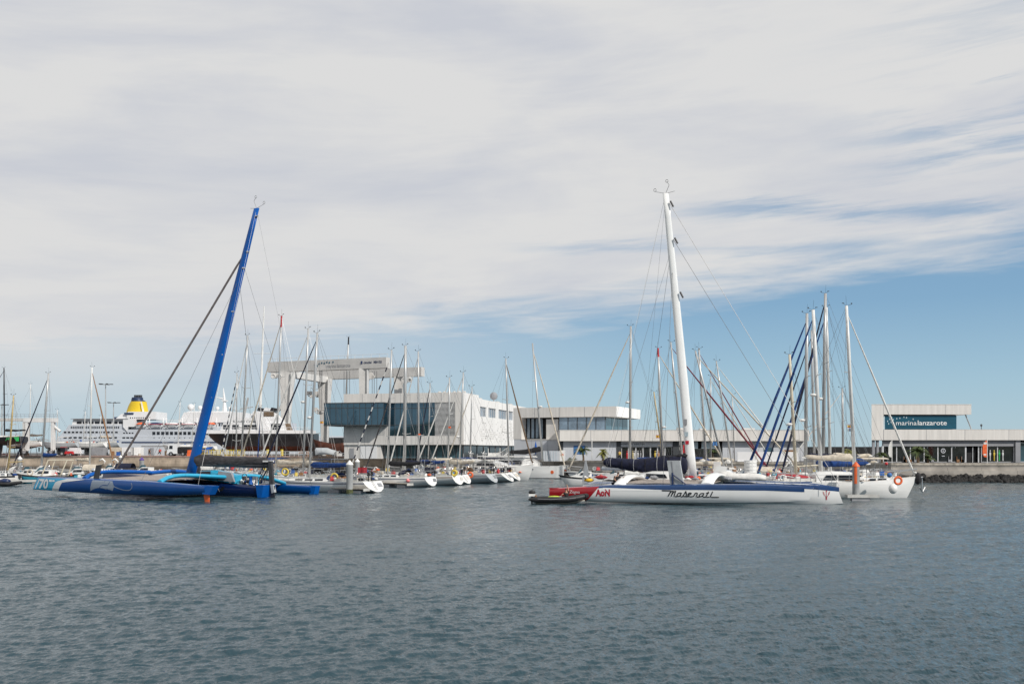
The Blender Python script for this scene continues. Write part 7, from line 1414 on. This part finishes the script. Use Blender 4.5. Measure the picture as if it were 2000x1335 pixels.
def flag(label, px, py, d, w, h, stripes, axis=0):
    m = MB(); n = len(stripes); mats_ = []
    tot = sum(s[1] for s in stripes); z = 0
    for i, (c, q) in enumerate(stripes):
        if c not in mats_: mats_.append(c)
        mi = mats_.index(c); z1 = z - h * q / tot
        for k in range(6):
            xa, xb = w * k / 6, w * (k + 1) / 6; ya, yb = .06 * math.sin(k * 1.3), .06 * math.sin((k + 1) * 1.3)
            if axis == 0: m.add([(xa, ya, z), (xb, yb, z - .03), (xb, yb, z1 - .03), (xa, ya, z1)], [(0, 1, 2, 3)], mi)
            else: m.add([(-z * w / h + (xa / w) * (z - z1) * w / h, ya, 0), (-z * w / h + (xb / w) * (z - z1) * w / h, yb, 0), (-z * w / h + (xb / w) * (z - z1) * w / h, yb, -h), (-z * w / h + (xa / w) * (z - z1) * w / h, ya, -h)], [(0, 1, 2, 3)], mi)
        z = z1
    o = m.build('flag', mats_); o.location = at(px, py, d); return tag(o, label, 'flag', 'flags flown from the yachts')
SPN = [('red', 1), ('yellow', 2), ('red', 1)]
flag('red flag hanging on the stern of the white sloop at the grey piling', 699, 912, 99.0, .9, .55, [('canvas_red', 1)])
flag('small red yellow red flag on the halyard left of the tall cream mast', 1655, 828, 100, .45, .34, SPN); flag('small white blue yellow flag below the red yellow one', 1656, 836, 100, .4, .3, [('white_plastic', 1), ('flag_blue', 1), ('yellow', 1)], 1)
flag('red yellow red flag by the yellow mast over the stacked mainsail', 1281, 849, 140, .5, .4, SPN); flag('blue flag flying among the masts before the white wall', 1392, 862, 130, .7, .5, [('flag_blue', 1)]); flag('red yellow red flag beside the two yard legs', 625, 822, 118, .4, .26, SPN); flag('small orange flag in the rigging left of the office side wall', 876, 832, 121, .3, .22, [('orange', 1)])
flag('small orange flag in the rigging before the louvre screen', 817, 846, 125, .26, .2, [('orange', 1)]); flag('red ensign on the quay side yacht behind the navy mainsail', 1334, 868, 122, .45, 1.0, [('red', 1)])
m = MB(); m.tube([(0, 0, 0), (0, 0, 1.0), (0, 0, 1.9), (0, 0, 2.3)], [.03, .26, .1, .02], 8); o = m.build('parasol', 'canvas_bright_blue'); o.location = (WX(1046, 170), 169.0, 6.15 - 2.6); tag(o, 'closed bright blue parasol on the terrace of the concrete building', 'parasol')
gn = thing('gangway', 'grey metal gangway sloping from the quay behind the row of sterns', 'gangway'); a_, b_ = Vector(at(958, 909, 150)), Vector(at(992, 884, 158)); m = MB(); m.tube([a_, b_], .12, 4); m.tube([a_ + Vector((0, 1, 0)), b_ + Vector((0, 1, 0))], .12, 4); m.build('ramp', 'mast_grey', gn); m = MB()
for y in (0, 1): m.tube([a_ + Vector((0, y, .9)), b_ + Vector((0, y, .9))], .04, 4); [m.tube([a_.lerp(b_, k / 6) + Vector((0, y, 0)), a_.lerp(b_, k / 6) + Vector((0, y, .9))], .03, 4) for k in range(7)]
m.build('handrail', 'mast_grey', gn)
ut = thing('utility_cabinet', 'beige utility cabinet at the head of the gangway', 'cabinet', (WX(972, 175), 175, 2.65)); P(ut, 'body', 'canvas_cream', (0, 1.2, 0, .8, 0, 1.45)); P(ut, 'door', 'crane_white_and_lit', (.06, .57, -.02, -.004, .1, 1.35), (.63, 1.14, -.02, -.004, .1, 1.35))
bn = thing('waste_bin', 'yellow waste container on the quay below the office', 'bin', (WX(697, 209), 209, 2.7)); m = MB(); m.prism([(0, .2), (1.5, .2), (1.6, 1.0), (-.1, 1.0)], 0, .9); m.build('body', 'yellow', bn); P(bn, 'lid', 'jack_yellow', (-.12, 1.62, -.04, .94, 1.003, 1.1))
# sail cloth hung to dry and strollers on the promenade
def stroller(label, px, d, g0, top, bot, seed):
    o = Vector((WX(px, d), d, g0)); g = random.Random(seed); P_ = lambda x, y, z: (o.x + x, o.y + y, o.z + z); s = g.uniform(.1, .28)
    return person(label, dict(pel=P_(0, 0, .95), ch=P_(0, 0, 1.32), nk=P_(0, 0, 1.48), hd=P_(0, -.01, 1.6), ht=P_(0, -.01, 1.72), shl=P_(-.18, 0, 1.42), shr=P_(.18, 0, 1.42), ell=P_(-.24, .08, 1.14), elr=P_(.24, -.1, 1.14), wrl=P_(-.22, .0, .9), wrr=P_(.22, -.2, .92), hpl=P_(-.1, 0, .9), hpr=P_(.1, 0, .9), knl=P_(-.11 - s, -.05, .5), knr=P_(.11 + s * .5, .02, .5), anl=P_(-.12 - s * 1.2, .0, .09), anr=P_(.12 + s * 1.3, .05, .09), tol=P_(-.2 - s * 1.2, -.12, .04), tor=P_(.05 + s * 1.3, -.1, .04)), top, bot)
stroller('person in dark clothes walking by the low white shed', 292, 232, GL, 'cloth_black', 'cloth_black', 1); stroller('person in red top standing left of the white lorry', 312, 232, GL, 'red', 'cloth_black', 2)
stroller('person in yellow top before the shop windows of the centre pavilion', 1210, 158, 2.55, 'yellow', 'cloth_black', 3); stroller('person in white top near the office glazing', 795, 205, 2.65, 'cloth_white', 'cloth_black', 4)
